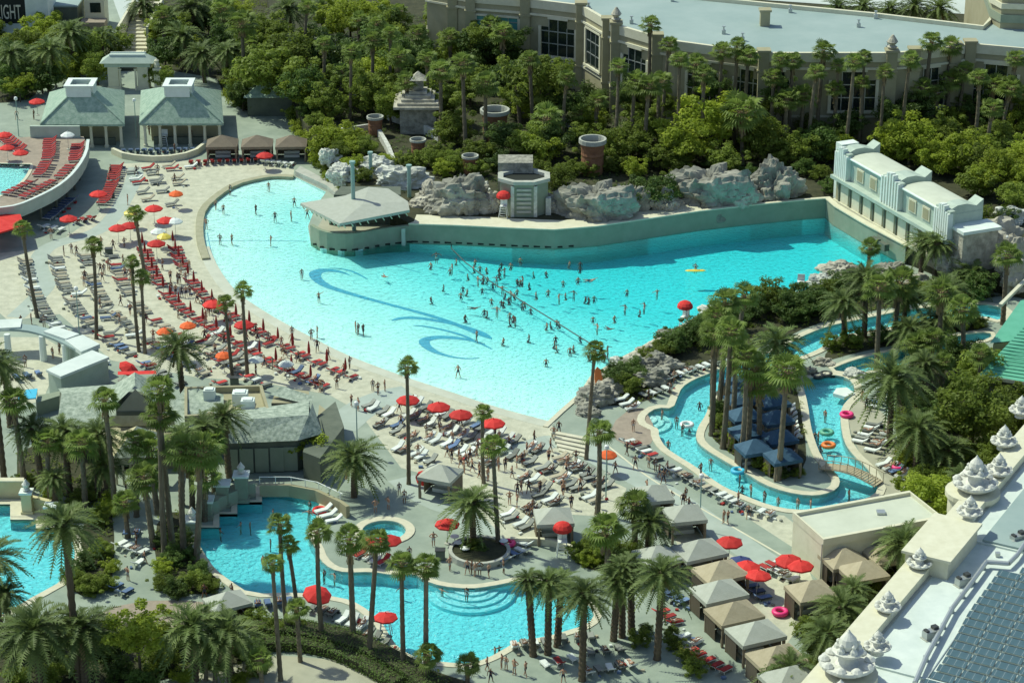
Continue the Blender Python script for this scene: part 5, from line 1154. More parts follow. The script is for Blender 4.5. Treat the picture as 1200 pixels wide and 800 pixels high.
shrubs([(680,655,16,'m'),(695,648,16,'m'),(710,655,18,'m'),(725,660,16,'d'),(740,652,14,'m'),(690,662,12,'l'),(705,640,12,'m'),(555,645,10,'m'),(548,648,8,'d'),(563,648,8,'d'),(750,755,14,'m'),(790,760,13,'m'),(805,775,13,'m'),(785,745,10,'m'),(815,790,14,'m'),(945,745,16,'m'),(1010,700,18,'m'),(1030,680,16,'m'),(1000,730,14,'m'),(955,760,18,'m'),(1045,695,12,'m'),(990,765,12,'m'),(950,790,14,'m'),(757,742,9,'d')], 0, 'in the planters around the cabanas', 'planter shrubs')

shrubs([(338,128,14,'m'),(346,142,14,'m'),(352,155,13,'l'),(360,168,14,'l'),(368,182,13,'m'),(376,194,13,'l'),(384,205,12,'m'),(392,216,12,'l'),(404,226,11,'m'),(330,112,14,'d'),(326,98,14,'m'),(418,236,10,'m')], 0, 'on the slope', 'slope shrubs')
shrubs([(372,150,14,'m'),(384,165,14,'l'),(398,185,13,'m'),(412,200,13,'l'),(425,212,12,'m'),(362,135,14,'d'),(355,118,14,'m')], TZ, 'on the slope', 'slope shrubs')
# clipped hedge below the lagoon
def hedge(px, wd, h, label, seed):
    c = resample(chaikin(PL(px), 2, False), .5); r = random.Random(seed); mb = MB()
    for i, q in enumerate(c):
        t = (c[min(i+1,len(c)-1)]-c[max(i-1,0)]).normalized(); n = Vector((t.y,-t.x,0))
        for k in range(95):
            a, b = r.uniform(-1,1)*wd/2, r.uniform(0,h)
            if r.random() < .75:
                if r.random() < .5: b = h*r.uniform(.93,1.06)
                else: a = math.copysign(wd/2*r.uniform(.95,1.08), a)
            p = q+n*a+t*r.uniform(-.3,.3)+Vector((0,0,b)); leafquad(mb, p, (n*a/wd+Vector((0,0,b/h))+rvec(r)*.8).normalized(), r.uniform(.07,.13), r)
    o = thing('hedge', label, 'hedge', c[0])
    core = [Vector((q.x,q.y,0)) for q in c]; a, b = offset(core, wd*.4, False), offset(core, -wd*.4, False)
    loc(obj('foliage', mb.mesh('foliage', 'leaf_dark'), o)); loc(obj('core', MB().prism(a+b[::-1], 0, h*.85).mesh('core', 'soil'), o))
hedge([(296,742),(340,744),(380,752),(420,762),(455,778),(485,795),(510,815)], 2.6, 1.3, 'long clipped dark hedge curving below the lagoon deck', 3)
hedge([(300,760),(350,758),(395,768),(430,785),(470,808)], 1.6, 1.0, 'lower clipped hedge beside the cream driveway', 4)
hedge([(350,735),(395,742),(440,757)], 1.4, .6, 'low green border hedge at the lagoon deck edge', 5)
# ground cover: uncountable low leaves in the beds
def cover(px_list, z, n, seed, name, m, hmax=.5):
    r = random.Random(seed); mb = MB(); polys = [PL(p, 0) for p in px_list]
    for p in polys:
        x0, x1 = min(q.x for q in p), max(q.x for q in p); y0, y1 = min(q.y for q in p), max(q.y for q in p)
        x0, x1, y1 = max(x0,-100), min(x1,105), min(y1,430); k = int((x1-x0)*(y1-y0)*n)
        for _ in range(k):
            q = Vector((r.uniform(x0,x1), r.uniform(y0,y1), 0))
            if noise.noise(q*.35) < -.12 or not inside(q, p): continue
            for j in range(7):
                o = rvec(r)*.35; leafquad(mb, q+Vector((o.x,o.y,z+.05+abs(o.z)*hmax*1.6)), (Vector((0,0,1))+rvec(r)*.8).normalized(), r.uniform(.09,.2), r)
    o = obj(name, mb.mesh(name, m)); tag(o, 'low green ground cover filling the planting beds', 'ground cover', None, 'stuff')
cover(SOIL, .03, 1.4, 5, 'ground_cover', 'leaf_mid')
TV = [[(480,255),(600,262),(700,262),(900,238),(965,228),(1060,190),(1150,260),(1260,300),(1260,120),(1000,120),(700,120),(560,40),(330,20),(345,120),(390,190)]]
cover(TV, TZ-.05, 1.5, 6, 'ground_cover', 'leaf_dark', .6)

# rocks ------------------------------------------------------------------
def rockmesh(seed, m):
    bm = bmesh.new(); bmesh.ops.create_icosphere(bm, subdivisions=5, radius=1)
    off = Vector((seed*7.3, seed*3.1, seed*1.7))
    for v in bm.verts:
        p = v.co.copy(); d = .92+.42*noise.fractal(p*1.2+off, .9, 2.1, 5)-.22*abs(noise.noise(Vector((p.x*3.2,p.y*3.2,p.z*1.2))+off))+.10*noise.ridged_multi_fractal(p*2.4+off, .9, 2, 4, 1, 2)-.1
        q = p*d; st_ = round(q.z*5+noise.noise(p*2+off))/5; q.z = q.z*.6+st_*.4; v.co = q
    mb = MB(); mb.add([v.co[:] for v in bm.verts], [[v.index for v in f.verts] for f in bm.faces]); bm.free()
    return mb.mesh('rock', m)
ROCKS = {k: [rockmesh(s+j*5, k) for s in range(3)] for j, k in enumerate(('stone','stone_pale','stone_gray'))}
def rock(px, wpx, hm, kind, z, label, group=None, dy=.6):
    b = P(px[0], px[1], z); s = F/(b.y*CP+(H-z)*SP); r = wpx/2/s*1.15
    o = obj('rock', ROCKS[kind][rg_.randrange(3)], None, b+Vector((0, r*dy+(.9 if z > 1 else .2), hm*.12)), rg_.uniform(0,6.28), (r*.95, r*dy+.3, hm*.72)); tag(o, label, 'rock', group)
    o.rotation_euler.z = rg_.uniform(-.25,.25)+(math.pi if rg_.random() < .5 else 0)
RL = 'tall pale rock outcrop on top of the wave pool wall'
for px, w_, h, k, lb in [((538,256),74,5.2,'stone_gray','grey rock outcrop on the pool wall beside the red lifeguard umbrella'),((505,246),50,3.2,'stone','warm boulder between the bar mast and the shrine rocks'),((700,264),84,5.6,'stone_gray','layered grey rock outcrop beside the carved shrine'),((742,252),36,4.4,'stone_gray','narrow dark grey rock beside the dense shrub on the wall'),
 ((835,248),88,6.2,'stone_gray','broad grey cliff rock rising above the far pool wall'),((912,238),62,6.0,'stone_gray','grey cliff rock near the corner of the pool wall'),((402,215),36,2.4,'stone_pale','pale boulder on the slope beside the pool ramp'),((385,192),26,2.0,'stone_pale','small pale boulder high on the slope above the pool ramp'),((470,224),64,3.0,'stone_pale','pale boulder heap behind the bar roof'),((440,205),40,2.4,'stone_pale','pale boulder below the zigzag wall'),
 ((1165,312),84,5.5,'stone','big tan boulder cliff beside the wave house'),((1198,330),60,5.0,'stone','tan boulder at the foot of the wave house cliff'),((1120,322),50,3.4,'stone','low tan boulder under the palms by the wave house'),((1185,268),40,2.6,'stone_pale','pale boulder behind the wave house'),((655,252),34,2.6,'stone','tan rock between the shrine pier and the layered outcrop'),((780,250),44,3.0,'stone','low tan rock under the dense shrub on the wall'),((872,244),40,3.4,'stone','tan rock joining the two cliff rocks on the wall'),((572,252),34,2.8,'stone','low tan rock behind the shrine lifeguard chair'),((640,250),30,2.2,'stone_gray','small grey rock beside the shrine pier'),((560,240),36,2.6,'stone_pale','pale rock behind the lifeguard umbrella')]:
    rock(px, w_, h, k, TZ, lb)
SHR = 'low boulder on the rocky bank of the wave pool'
for i, (x, y, w_, h, k) in enumerate([(985,325,44,1.6,'stone'),(1010,330,34,1.3,'stone'),(962,338,30,1.4,'stone_pale'),(1045,326,40,1.6,'stone_gray'),(840,375,40,1.5,'stone_pale'),(818,388,26,1.2,'stone'),(790,402,34,1.6,'stone_gray'),(760,425,40,1.7,'stone'),(745,440,44,2.0,'stone'),(775,440,52,2.2,'stone_gray'),(728,432,26,1.2,'stone_pale'),(712,468,40,1.9,'stone'),(698,478,46,2.2,'stone_gray'),(705,455,28,1.3,'stone'),(760,455,50,2.0,'stone_gray'),(870,360,26,1.1,'stone'),(775,412,28,1.3,'stone'),(690,490,26,1.1,'stone_gray'),(1080,340,40,1.6,'stone'),(965,430,24,.9,'stone'),(948,440,18,.9,'stone_gray'),(935,452,16,.9,'stone_gray'),(1003,444,24,.9,'stone_pale')]):
    rock((x, y), w_, h, k, 0, {'stone':'tan','stone_pale':'pale','stone_gray':'grey'}[k]+' '+(SHR if y < 400 or x < 800 else 'low boulder at the head of the lazy river'), 'bank boulders '+k+('' if y < 400 or x < 800 else ' river'))
# big terracotta jars
def jar(px, d, h, label, plant=True):
    q = P(px[0], px[1], TZ); t = thing('terracotta_jar', label, 'jar', q)
    obj('body', MB().lathe([(d*.40,-.2),(d*.42,0),(d*.46,h*.3),(d*.44,h*.5),(d*.47,h*.55),(d*.45,h*.62),(d*.5,h*.86)], 18, cap=False).mesh('body','terracotta'), t)
    obj('rim', MB().lathe([(d*.5,h*.86),(d*.56,h*.88),(d*.56,h),(d*.48,h),(d*.45,h*.8),(.02,h*.78)], 18, cap=False).mesh('rim','concrete'), t)
    obj('earth', MB().lathe([(d*.45,h*.8),(.02,h*.82)], 18, cap=False).mesh('earth','soil'), t)
jar((694,203), 3.4, 5.0, 'tall terracotta jar with grey rim among shrubs above the pool wall'); jar((580,164), 3.8, 4.6, 'wide terracotta jar with grey rim under the palms near the shrine')
jar((440,158), 2.2, 2.8, 'small terracotta jar with grey rim in front of the pagoda'); jar((551,203), 2.1, 2.6, 'small terracotta jar between the shrine and two palm trunks'); jar((490,182), 2.1, 2.4, 'small terracotta jar below the pagoda wall')
# red flower clump and flowering oleander read as shrubs already in the beds
# ---------------------------------------------------------------- beach furniture
rr = random.Random(23)
def lounger_meshes(m_frame, m_cush):
    f = MB()
    for sx in (-.31, .31): f.box((sx, .3, .27), (.05, 1.35, .06))
    for sx in (-.31, .31):
        for y in (-.25, .85): f.box((sx, y, .125), (.05, .06, .25))
    for sx in (-.31, .31): f.add([(sx-.025,-.33,.27),(sx+.025,-.33,.27),(sx+.025,-.95,.72),(sx-.025,-.95,.72),(sx-.025,-.33,.33),(sx+.025,-.33,.33),(sx+.025,-.95,.78),(sx-.025,-.95,.78)], [(0,1,5,4),(1,2,6,5),(2,3,7,6),(3,0,4,7),(4,5,6,7),(3,2,1,0)])
    f.box((0, .97, .27), (.67, .05, .06))
    c = MB(); c.add([(-.3,-.33,.31),(.3,-.33,.31),(.3,.97,.31),(-.3,.97,.31),(-.3,-.33,.40),(.3,-.33,.40),(.3,.97,.39),(-.3,.97,.39)], [(4,5,6,7),(0,1,5,4),(1,2,6,5),(2,3,7,6),(3,0,4,7),(3,2,1,0)])
    c.add([(-.3,-.34,.32),(.3,-.34,.32),(.3,-.97,.77),(-.3,-.97,.77),(-.3,-.30,.40),(.3,-.30,.40),(.3,-.93,.86),(-.3,-.93,.86)], [(7,6,5,4),(4,5,1,0),(5,6,2,1),(6,7,3,2),(7,4,0,3),(0,1,2,3)])
    return f.mesh('frame', m_frame), c.mesh('cushion', m_cush)
LM = {k: lounger_meshes(a, b) for k, (a, b) in {'r': ('white_plastic','red_cushion'), 'w': ('white_plastic','white_cushion'), 'g': ('dark_metal','grey_mesh'), 'b': ('dark_metal','blue_cushion'), 't': ('white_plastic','tan_cushion')}.items()}
CN = {'r': 'red cushioned', 'w': 'white', 'g': 'grey mesh', 'b': 'blue towelled', 't': 'tan'}
LOUNGERS = []                                  # (point, heading, colour, place)
def put(p, a, c, place): LOUNGERS.append((p, a, c, place))
sh_line = resample([q.copy() for q in chaikin(SHORE[7:], 2, False)], .5)
sh_len = len(sh_line)
def shore_pt(i, d):
    i = max(1, min(sh_len-2, i)); t = (sh_line[i+1]-sh_line[i-1]).normalized(); n = Vector((t.y, -t.x, 0))
    if (sh_line[i]+n-P(600,350)).length < (sh_line[i]-P(600,350)).length: n = -n
    return sh_line[i]+n*d, math.atan2(-n.y, -n.x)-math.pi/2
CLOSED = []
i_end = min(range(sh_len), key=lambda i: abs(sh_line[i].x-P(440,437).x))
rows = [(3.0,'r',1,0,1.0,'in the front rows along the wave pool beach'),(6.9,'r',1,.0,1.0,'in the front rows along the wave pool beach'),(11.2,'m',0,0,.96,'on the middle of the sand beach'),(14.6,'m',0,.0,.9,'on the middle of the sand beach'),(18.2,'m',0,0,.78,'on the back of the sand beach'),(22.0,'m',0,0,.6,'on the back of the sand beach')]
for d, ck, um, s0, frac, place in rows:
    i = 4; k = 0
    last = None
    while i < i_end*frac:
        p, a = shore_pt(i, d)
        if last is None or (p-last).length > (.95 if k % 2 else 1.75):
            if rr.random() > (.1 if um else .16):
                c = ck if ck == 'r' else rr.choice('gggttwbr' if d > 12 else 'ggttwrr')
                put(p, a+rr.uniform(-.12,.12), c, place)
            if um and k % 2 == 0: CLOSED.append(shore_pt(i, d+.1)[0]+Vector((math.cos(a+math.pi)*.85, math.sin(a+math.pi)*.85, 0)))
            last = p; k += 1
        i += 1
def cluster(px_poly, n, ang, cols, place, mind=1.25, z=0):
    """loungers in loose parallel rows filling an outline"""
    poly = PL(px_poly, z); cx = sum(q.x for q in poly)/len(poly); cy = sum(q.y for q in poly)/len(poly); cand = []
    hd = Vector((math.cos(ang+math.pi/2), math.sin(ang+math.pi/2), 0)); rw_ = Vector((math.cos(ang), math.sin(ang), 0))
    for a in range(-20, 21):
        off = rr.uniform(0, 1.2); u = -30+off; k = 0; bend = rr.uniform(-.02,.02)
        while u < 30:
            q = Vector((cx, cy, z))+hd*(a*2.75+bend*u)+rw_*u+hd*rr.uniform(-.22,.22)
            if inside(q, poly): cand.append((q, ang+rr.uniform(-.14,.14)))
            k += 1; u += .92 if k % 2 else rr.choice((1.5,1.5,2.4))
    rr.shuffle(cand)
    for q, a in cand[:n]: put(q, a, rr.choice(cols), place)
cluster([(240,420),(300,430),(385,455),(400,440),(330,405),(260,375),(230,395)], 36, 2.3, 'ggtrwb', 'on the sand before the shingle roofs', 1.2)
cluster([(180,395),(240,440),(300,442),(260,420),(200,380)], 26, 2.2, 'ggtwb', 'on the sand before the shingle roofs', 1.2)
cluster([(430,470),(460,470),(520,560),(480,545),(440,500)], 14, 2.4, 'wgtg', 'on the sand near the wave pool steps', 1.2)
cluster([(585,595),(650,575),(700,600),(650,598),(622,636),(600,636)], 14, 2.2, 'ggw', 'on the sand between the steps and the shade cabanas')
cluster([(455,478),(480,468),(600,503),(640,522),(628,545),(560,545),(500,530),(470,510)], 60, 2.4, 'wwgwgbwgt', 'on the sand near the wave pool steps')
cluster([(600,540),(645,530),(720,560),(715,590),(660,592),(610,570)], 46, 2.2, 'wggwtg', 'on the sand between the steps and the shade cabanas')
cluster([(110,330),(150,300),(170,350),(160,400),(130,410),(70,355),(60,335)], 20, 1.8, 'ggtwb', 'on the back of the sand beach')
cluster([(150,195),(225,196),(222,235),(195,250),(160,240)], 16, 1.9, 'ggtwr', 'on the sand at the top of the beach')
def line(px0, px1, n, ang, cols, place, z=0):
    """a row of loungers side by side, each square to the row"""
    a, b = P(*px0, z), P(*px1, z); d = b-a; L = d.length; ra = math.atan2(d.y, d.x); n = max(2, min(n+4, int(L/.92)+1))
    if math.cos(ra-ang) < 0: ra += math.pi
    for i in range(n): put(a.lerp(b, i/(n-1))+Vector((rr.uniform(-.06,.06), rr.uniform(-.06,.06), 0)), ra+rr.uniform(-.1,.1), cols[i % len(cols)], place)
dk = 'on the raised round deck'
line((59,166),(57,188),6,1.57,'r',dk,DZ); line((55,193),(47,207),4,1.3,'r',dk,DZ); line((37,216),(10,229),4,.9,'r',dk,DZ); line((92,172),(88,190),5,1.57,'r',dk,DZ); line((84,197),(72,209),4,1.0,'r',dk,DZ); line((64,215),(30,233),5,.8,'r',dk,DZ); line((4,163),(24,178),4,1.5,'r',dk,DZ)
line((138,197),(133,212),4,1.5,'r','beside the path below the round deck'); line((133,216),(122,240),6,1.3,'r','beside the path below the round deck'); line((108,258),(90,262),3,1.2,'r','beside the path below the round deck')
line((84,236),(58,258),6,.7,'b','in the shade under the round deck'); line((52,268),(70,272),2,.6,'w','in the shade under the round deck')
line((224,193),(300,190),9,1.2,'r','before the brown cabanas'); line((310,192),(340,195),4,1.2,'w','before the brown cabanas')
line((145,180),(225,178),9,1.57,'b','on the kerbed terrace below the slate pavilion')
line((736,520),(768,540),5,.5,'wrg','on the west bank of the lazy river'); line((782,550),(832,578),8,.6,'gwtg','on the west bank of the lazy river'); line((842,582),(858,590),3,.35,'w','on the west bank of the lazy river'); line((866,596),(902,606),6,.2,'wgw','on the west bank of the lazy river')
line((776,448),(838,428),10,2.2,'wwg','on the terrace above the river bend'); line((757,466),(782,458),6,2.2,'gw','on the terrace above the river bend'); line((728,470),(742,480),2,1.0,'w','on the terrace above the river bend')
line((1008,520),(1024,500),5,1.1,'wg','on the east bank of the lazy river'); line((1022,530),(1040,512),5,1.1,'wg','on the east bank of the lazy river'); line((1036,546),(1072,566),6,.9,'wwb','on the east bank of the lazy river'); line((1024,478),(1040,462),5,1.1,'wb','on the east bank of the lazy river')
line((905,520),(915,542),4,.4,'wb','among the blue river cabanas'); line((922,480),(928,516),4,.3,'w','among the blue river cabanas')
line((775,720),(790,732),4,.3,'r','before the tan and grey cabanas'); line((808,766),(848,788),6,.3,'r','before the tan and grey cabanas'); line((782,698),(798,708),3,.3,'b','before the tan and grey cabanas'); line((800,748),(815,756),3,.3,'w','before the tan and grey cabanas')
line((908,672),(928,682),3,.35,'w','under the red umbrellas by the cream kiosk'); line((878,690),(893,703),3,.35,'b','under the red umbrellas by the cream kiosk'); line((898,668),(906,665),2,.35,'r','under the red umbrellas by the cream kiosk')
line((302,712),(340,708),6,1.2,'b','on the lagoon deck beside the hedge'); line((366,716),(388,722),3,.7,'g','on the lagoon deck beside the hedge'); line((402,728),(424,735),3,1.3,'w','on the lagoon deck beside the hedge'); line((430,748),(450,756),3,1.3,'g','on the lagoon deck beside the hedge')
line((405,645),(450,660),6,1.9,'wwr','beside the whirlpool'); line((455,655),(470,662),3,1.9,'g','beside the whirlpool'); line((380,600),(392,612),2,.7,'w','beside the whirlpool')
line((585,660),(612,648),4,.8,'bw','beside the round lagoon planter'); line((600,655),(615,640),2,.8,'w','beside the round lagoon planter')
line((603,760),(640,756),4,.9,'wg','at the lagoon end under the date palms'); line((640,782),(672,775),4,.9,'wr','at the lagoon end under the date palms'); line((660,752),(692,750),4,.9,'g','at the lagoon end under the date palms'); line((693,768),(726,764),5,1.5,'g','at the lagoon end under the date palms'); line((690,790),(740,782),6,1.5,'wg','at the lagoon end under the date palms')
line((140,640),(165,650),4,.3,'w','on the paved spit between the lower pools'); line((140,655),(162,662),4,.3,'wg','on the paved spit between the lower pools'); line((135,690),(148,696),2,.2,'b','on the paved spit between the lower pools'); line((148,628),(160,628),2,.2,'b','on the paved spit between the lower pools')
line((20,445),(45,440),4,.5,'b','beside the white bar'); line((95,450),(118,440),3,.5,'g','beside the white bar')
POOLBOX = [(min(q.x for q in p), max(q.x for q in p), p) for p in POOLS]
def dry(p): return not any(inside(Vector((p.x,p.y,0)), q) for q in POOLS)
LOUNGERS = [l for l in LOUNGERS if l[0].z > 1 or dry(l[0])]
kept = []
for l in LOUNGERS:
    ok = True
    for o in kept:
        dv = l[0]-o[0]
        if abs(dv.x) > 2.2 or abs(dv.y) > 2.2 or abs(dv.z) > 1: continue
        ca, sa_ = math.cos(-o[1]), math.sin(-o[1]); lx, ly = dv.x*ca-dv.y*sa_, dv.x*sa_+dv.y*ca
        if abs(lx) < .72 and abs(ly) < 1.85 or dv.length < .8: ok = False; break
    if ok: kept.append(l)
LOUNGERS = kept
LOUNGERS.sort(key=lambda l: l[0].y)
LYING = []
rest = MB()
RI = {'r': 0, 'w': 1, 'g': 2, 'b': 3, 't': 4}
for k, (p, a, c, place) in enumerate(LOUNGERS):
    if k < 300:
        t = spawn('sun_lounger', CN[c]+' sun lounger '+place, 'lounger', [('frame', LM[c][0]), ('cushion', LM[c][1])], p+Vector((0,0,.03 if p.z < 1 else .02)), a, rr.uniform(.88,.96), CN[c]+' loungers '+place)
        if rr.random() < .3: LYING.append((p, a))
    else:
        ca, sa_ = math.cos(a), math.sin(a)
        for me, mi in ((LM[c][0], 5), (LM[c][1], RI[c])):
            rest.add([(p.x+v.co.x*ca-v.co.y*sa_, p.y+v.co.x*sa_+v.co.y*ca, p.z+.03+v.co.z) for v in me.vertices], [list(f.vertices) for f in me.polygons], mi)
if rest.v: tag(obj('sun_lounger_rows', rest.mesh('sun_lounger_rows', ['red_cushion','white_cushion','grey_mesh','blue_cushion','tan_cushion','white_plastic'])), 'far rows of mixed loungers at the top of the beach', 'loungers', None, 'stuff')

# umbrellas -------------------------------------------------------------------
def umb_meshes(m, R=1.22):
    N = 8; k = MB(); top = (0,0,2.62); rim = [(R*math.cos(2*math.pi*i/N), R*math.sin(2*math.pi*i/N), 2.12) for i in range(N)]
    mid = [(R*.55*math.cos(2*math.pi*i/N), R*.55*math.sin(2*math.pi*i/N), 2.42) for i in range(N)]
    k.add([top]+mid, [(0,1+i,1+(i+1) % N) for i in range(N)]); k.add(mid+rim, [(i,N+i,N+(i+1) % N,(i+1) % N) for i in range(N)])
    val = [(x*1.01,y*1.01,1.97) for x, y, z in rim]; k.add(rim+val, [(i,N+i,N+(i+1) % N,(i+1) % N) for i in range(N)])
    k.lathe([(.05,2.6),(.05,2.72),(.01,2.76)], 6)
    ribs = MB()
    for i in range(N): ribs.tube((.03*math.cos(2*math.pi*i/N),.03*math.sin(2*math.pi*i/N),2.56), (rim[i][0]*.98,rim[i][1]*.98,2.10), .012, .012, 4)
    pole = MB().tube((0,0,0),(0,0,2.6),.028,.025,8); base = MB().lathe([(.3,0),(.3,.06),(.06,.1),(.05,.3)], 10)
    return [('canopy', k.mesh('canopy', m)), ('ribs', ribs.mesh('ribs','metal')), ('pole', pole.mesh('pole','metal')), ('base', base.mesh('base','concrete'))]
UM = {'r': umb_meshes('red_canvas'), 'o': umb_meshes('orange_canvas', 1.0), 'n': umb_meshes('navy_canvas'), 'y': umb_meshes('yellow', .95), 'w': umb_meshes('white_cushion', 1.0)}
UN = {'r': 'red', 'o': 'orange', 'n': 'navy', 'y': 'yellow', 'w': 'white'}
def umb(px, c, place, tilt=(0,0), z=0, s=1.0):
    p = P(px[0], px[1], z+2.3*s); p.z = z+.02
    spawn('beach_umbrella', 'open '+UN[c]+' umbrella '+place, 'umbrella', UM[c], p, rr.uniform(0,.8), s, 'open '+UN[c]+' umbrellas '+place, (tilt[0], tilt[1], rr.uniform(0,.8)))
pl_ = 'standing on the wide sand beach'
for px in ((115,226),(80,255),(180,243),(194,257),(138,266),(152,263),(183,284),(249,355),(286,379)): umb(px, 'r', pl_)
for px in ((206,226),(220,380),(193,387),(262,415)): umb(px, 'o', pl_)
for px in ((153,248),(192,276)): umb(px, 'y', pl_)
for px in ((478,467),(514,475),(540,484),(578,494)): umb(px, 'r', 'in the row above white loungers near the wave pool steps', s=1.05)
umb((524,612),'r','beside the round lagoon planter'); umb((433,634),'r','beside the whirlpool'); umb((456,631),'r','beside the whirlpool')
umb((366,690),'r','leaning at the lagoon edge between two fan palms',(.25,.15),s=1.1); umb((452,721),'r','over the lifeguard chair at the lagoon edge',s=.9)
umb((855,633),'r','standing alone on the promenade by the grey cabanas',s=1.05)
for px in ((875,662),(887,673),(925,654),(938,661)): umb(px, 'r', 'in the cluster by the cream kiosk', (rr.uniform(-.1,.1), rr.uniform(-.1,.1)), s=1.05)
umb((868,656),'n','tucked behind red ones by the cream kiosk'); umb((712,531),'o','on the sand by the lazy river terrace'); umb((139,425),'r','leaning beside the white bar',(.5,.4)); umb((310,181),'r','before the brown cabanas'); umb((43,118),'r','on the terrace beside the slate pavilion',z=1.5)
for px in ((5,157),(24,178),(8,172)): umb(px,'r','on the raised round deck',z=DZ,s=.9)
umb((79,157),'w','on the raised round deck',z=DZ)
umb((497,548),'r','folded over the shade hut on the sand',(.7,-.5),s=.7); umb((300,420),'w','between loungers near the shingle roofs',s=.9); umb((335,425),'w','between loungers near the shingle roofs',s=.9); umb((185,270),'w',pl_); umb((205,258),'w',pl_)
cm_ = MB().lathe([(.05,1.0),(.15,1.12),(.17,1.5),(.11,2.1),(.05,2.5),(.01,2.58)], 8).mesh('canopy','red_closed'); cp_ = MB().tube((0,0,0),(0,0,1.1),.03,.03,6).mesh('pole','metal'); cb_ = MB().lathe([(.28,0),(.28,.06),(.05,.12)], 8).mesh('base','concrete')
for p in CLOSED:
    if dry(p): spawn('closed_umbrella', 'closed dark red umbrella standing between red loungers on the beach', 'umbrella', [('canopy',cm_),('pole',cp_),('base',cb_)], p+Vector((0,0,.02)), 0, rr.uniform(.92,1.05), 'closed umbrellas in the front rows')

# cabanas ---------------------------------------------------------------------
def cab_meshes(mroof, w_=4.4, d=3.4, h=2.3, rise=1.15, mc='curtain'):
    x, y = w_/2, d/2; k = MB()
    k.add([(-x,-y,h),(x,-y,h),(x,y,h),(-x,y,h),(-.12,0,h+rise),(.12,0,h+rise)], [(0,1,5,4),(1,2,5),(2,3,4,5),(3,0,4),(3,2,1,0)])
    v = MB()
    for a, b in (((-x,-y),(x,-y)),((x,-y),(x,y)),((x,y),(-x,y)),((-x,y),(-x,-y))):
        A, B = Vector((*a,0)), Vector((*b,0)); n = Vector(((B-A).y,-(B-A).x,0)).normalized()*.03
        v.prism([A+n,B+n,B-n*.2,A-n*.2], h-.36, h+.02, 0, True, True)
    parts = [('roof', k.mesh('roof', mroof)), ('valance', v.mesh('valance', mroof))]
    pm_ = MB().box((0,0,h/2),(.1,.1,h)).mesh('post', mc)
    for sx in (-1,1):
        for sy in (-1,1): parts.append(('post', pm_, (sx*(x-.12), sy*(y-.12), 0)))
    cu = MB(); n = 22; pts = [Vector((x-.08+(.05 if i % 2 else -.0), -y*.55+(1.55*y-.1)*i/n, 0)) for i in range(n+1)]
    side = MB().strip([(q.x,q.y,.05) for q in pts], [(q.x,q.y,h-.05) for q in pts]).mesh('curtain', mc)
    pts = [Vector((-x+.1+(2*x-.2)*i/n, y-.08+(.05 if i % 2 else 0), 0)) for i in range(n+1)]
    back = MB().strip([(q.x,q.y,.05) for q in pts], [(q.x,q.y,h-.05) for q in pts]).mesh('curtain', mc)
    pts = [Vector((-x+.08+(.05 if i % 2 else 0), -y*.2+(1.2*y-.1)*i/n, 0)) for i in range(n+1)]
    side2 = MB().strip([(q.x,q.y,.05) for q in pts], [(q.x,q.y,h-.05) for q in pts]).mesh('curtain', mc)
    tied = MB().lathe([(.14,.05),(.16,.5),(.08,1.1),(.2,2.0),(.22,h-.1)], 8).mesh('tied_curtain', mc)
    parts += [('curtain', side), ('curtain', back), ('curtain', side2), ('tied_curtain', tied, (-x+.2,-y+.2,0)), ('tied_curtain', tied, (x-.2,-y+.2,0))]
    sofa = MB().box((0,.7,.22),(2.2,.8,.4)).box((0,1.05,.55),(2.2,.2,.5)).mesh('sofa','white_cushion'); parts.append(('sofa', sofa))
    return parts
CB = {'t': cab_meshes('canvas_tan'), 'g': cab_meshes('canvas_gray'), 'b': cab_meshes('canvas_brown',4.4,3.8,2.3,1.2), 'u': cab_meshes('canvas_blue',3.2,2.8,2.1,1.0), 'T': cab_meshes('canvas_tan',3.8,3.4,2.5,1.1), 'G': cab_meshes('canvas_gray',3.6,3.4,2.4,1.0)}
CCN = {'t': 'tan', 'g': 'grey', 'b': 'brown', 'u': 'dark blue', 'T': 'tan', 'G': 'grey'}
def cabana(px, kind, rz, label, group=None, s=1.0, ztop=3.3):
    p = P(px[0], px[1], ztop*s); p.z = .02
    spawn('cabana', label, 'cabana', CB[kind], p, rz, s, group)
for px in ((260,160),(301,160),(341,160)): cabana(px, 'b', .05, 'brown canvas cabana in the row of three beyond the red loungers', 'three brown cabanas')
R22 = math.radians(24)
cabana((820,633),'g',R22,'grey canvas cabana at the promenade end of the diagonal row','diagonal cabana row')
for i, px in enumerate(((845,658),(843,681),(861,706),(886,729),(911,758),(926,782))):
    k = 'tg'[i % 2]; cabana(px, k, R22, ('tan' if k == 't' else 'grey')+' canvas cabana in the diagonal row before the red loungers', ('tan' if k == 't' else 'grey')+' cabanas of the diagonal row')
cabana((765,569),'G',.2,'grey brown cabana at the promenade beside the lazy river apron'); cabana((803,592),'G',.2,'grey cabana with open side between promenade and bushy date palm'); cabana((649,595),'G',.1,'lone grey cabana with closed curtains by the lifeguard stand'); cabana((770,640),'G',R22,'grey cabana half hidden behind the bushy date palm')
cabana((951,683),'T',.35,'tan cabana with drawn curtains beside the kiosk bed'); cabana((989,645),'T',.35,'tan cabana against the kiosk wall','tan cabanas against the kiosk'); cabana((1012,660),'T',.35,'tan cabana with opened front beside the kiosk palms'); cabana((1040,640),'T',.35,'tan cabana half hidden by palm fronds at the kiosk wall')
for px in ((868,437),(870,455),(872,474),(876,493),(884,512),(906,458),(910,478),(914,500),(918,522)): cabana(px, 'u', .35, 'dark blue canvas cabana on the lazy river island', 'blue river cabanas')
cabana((516,545),'G',-.4,'small grey roofed shade hut with open sides on the sand'); cabana((266,694),'g',.5,'low grey pyramid tent beside the lagoon hedge',None,.85)
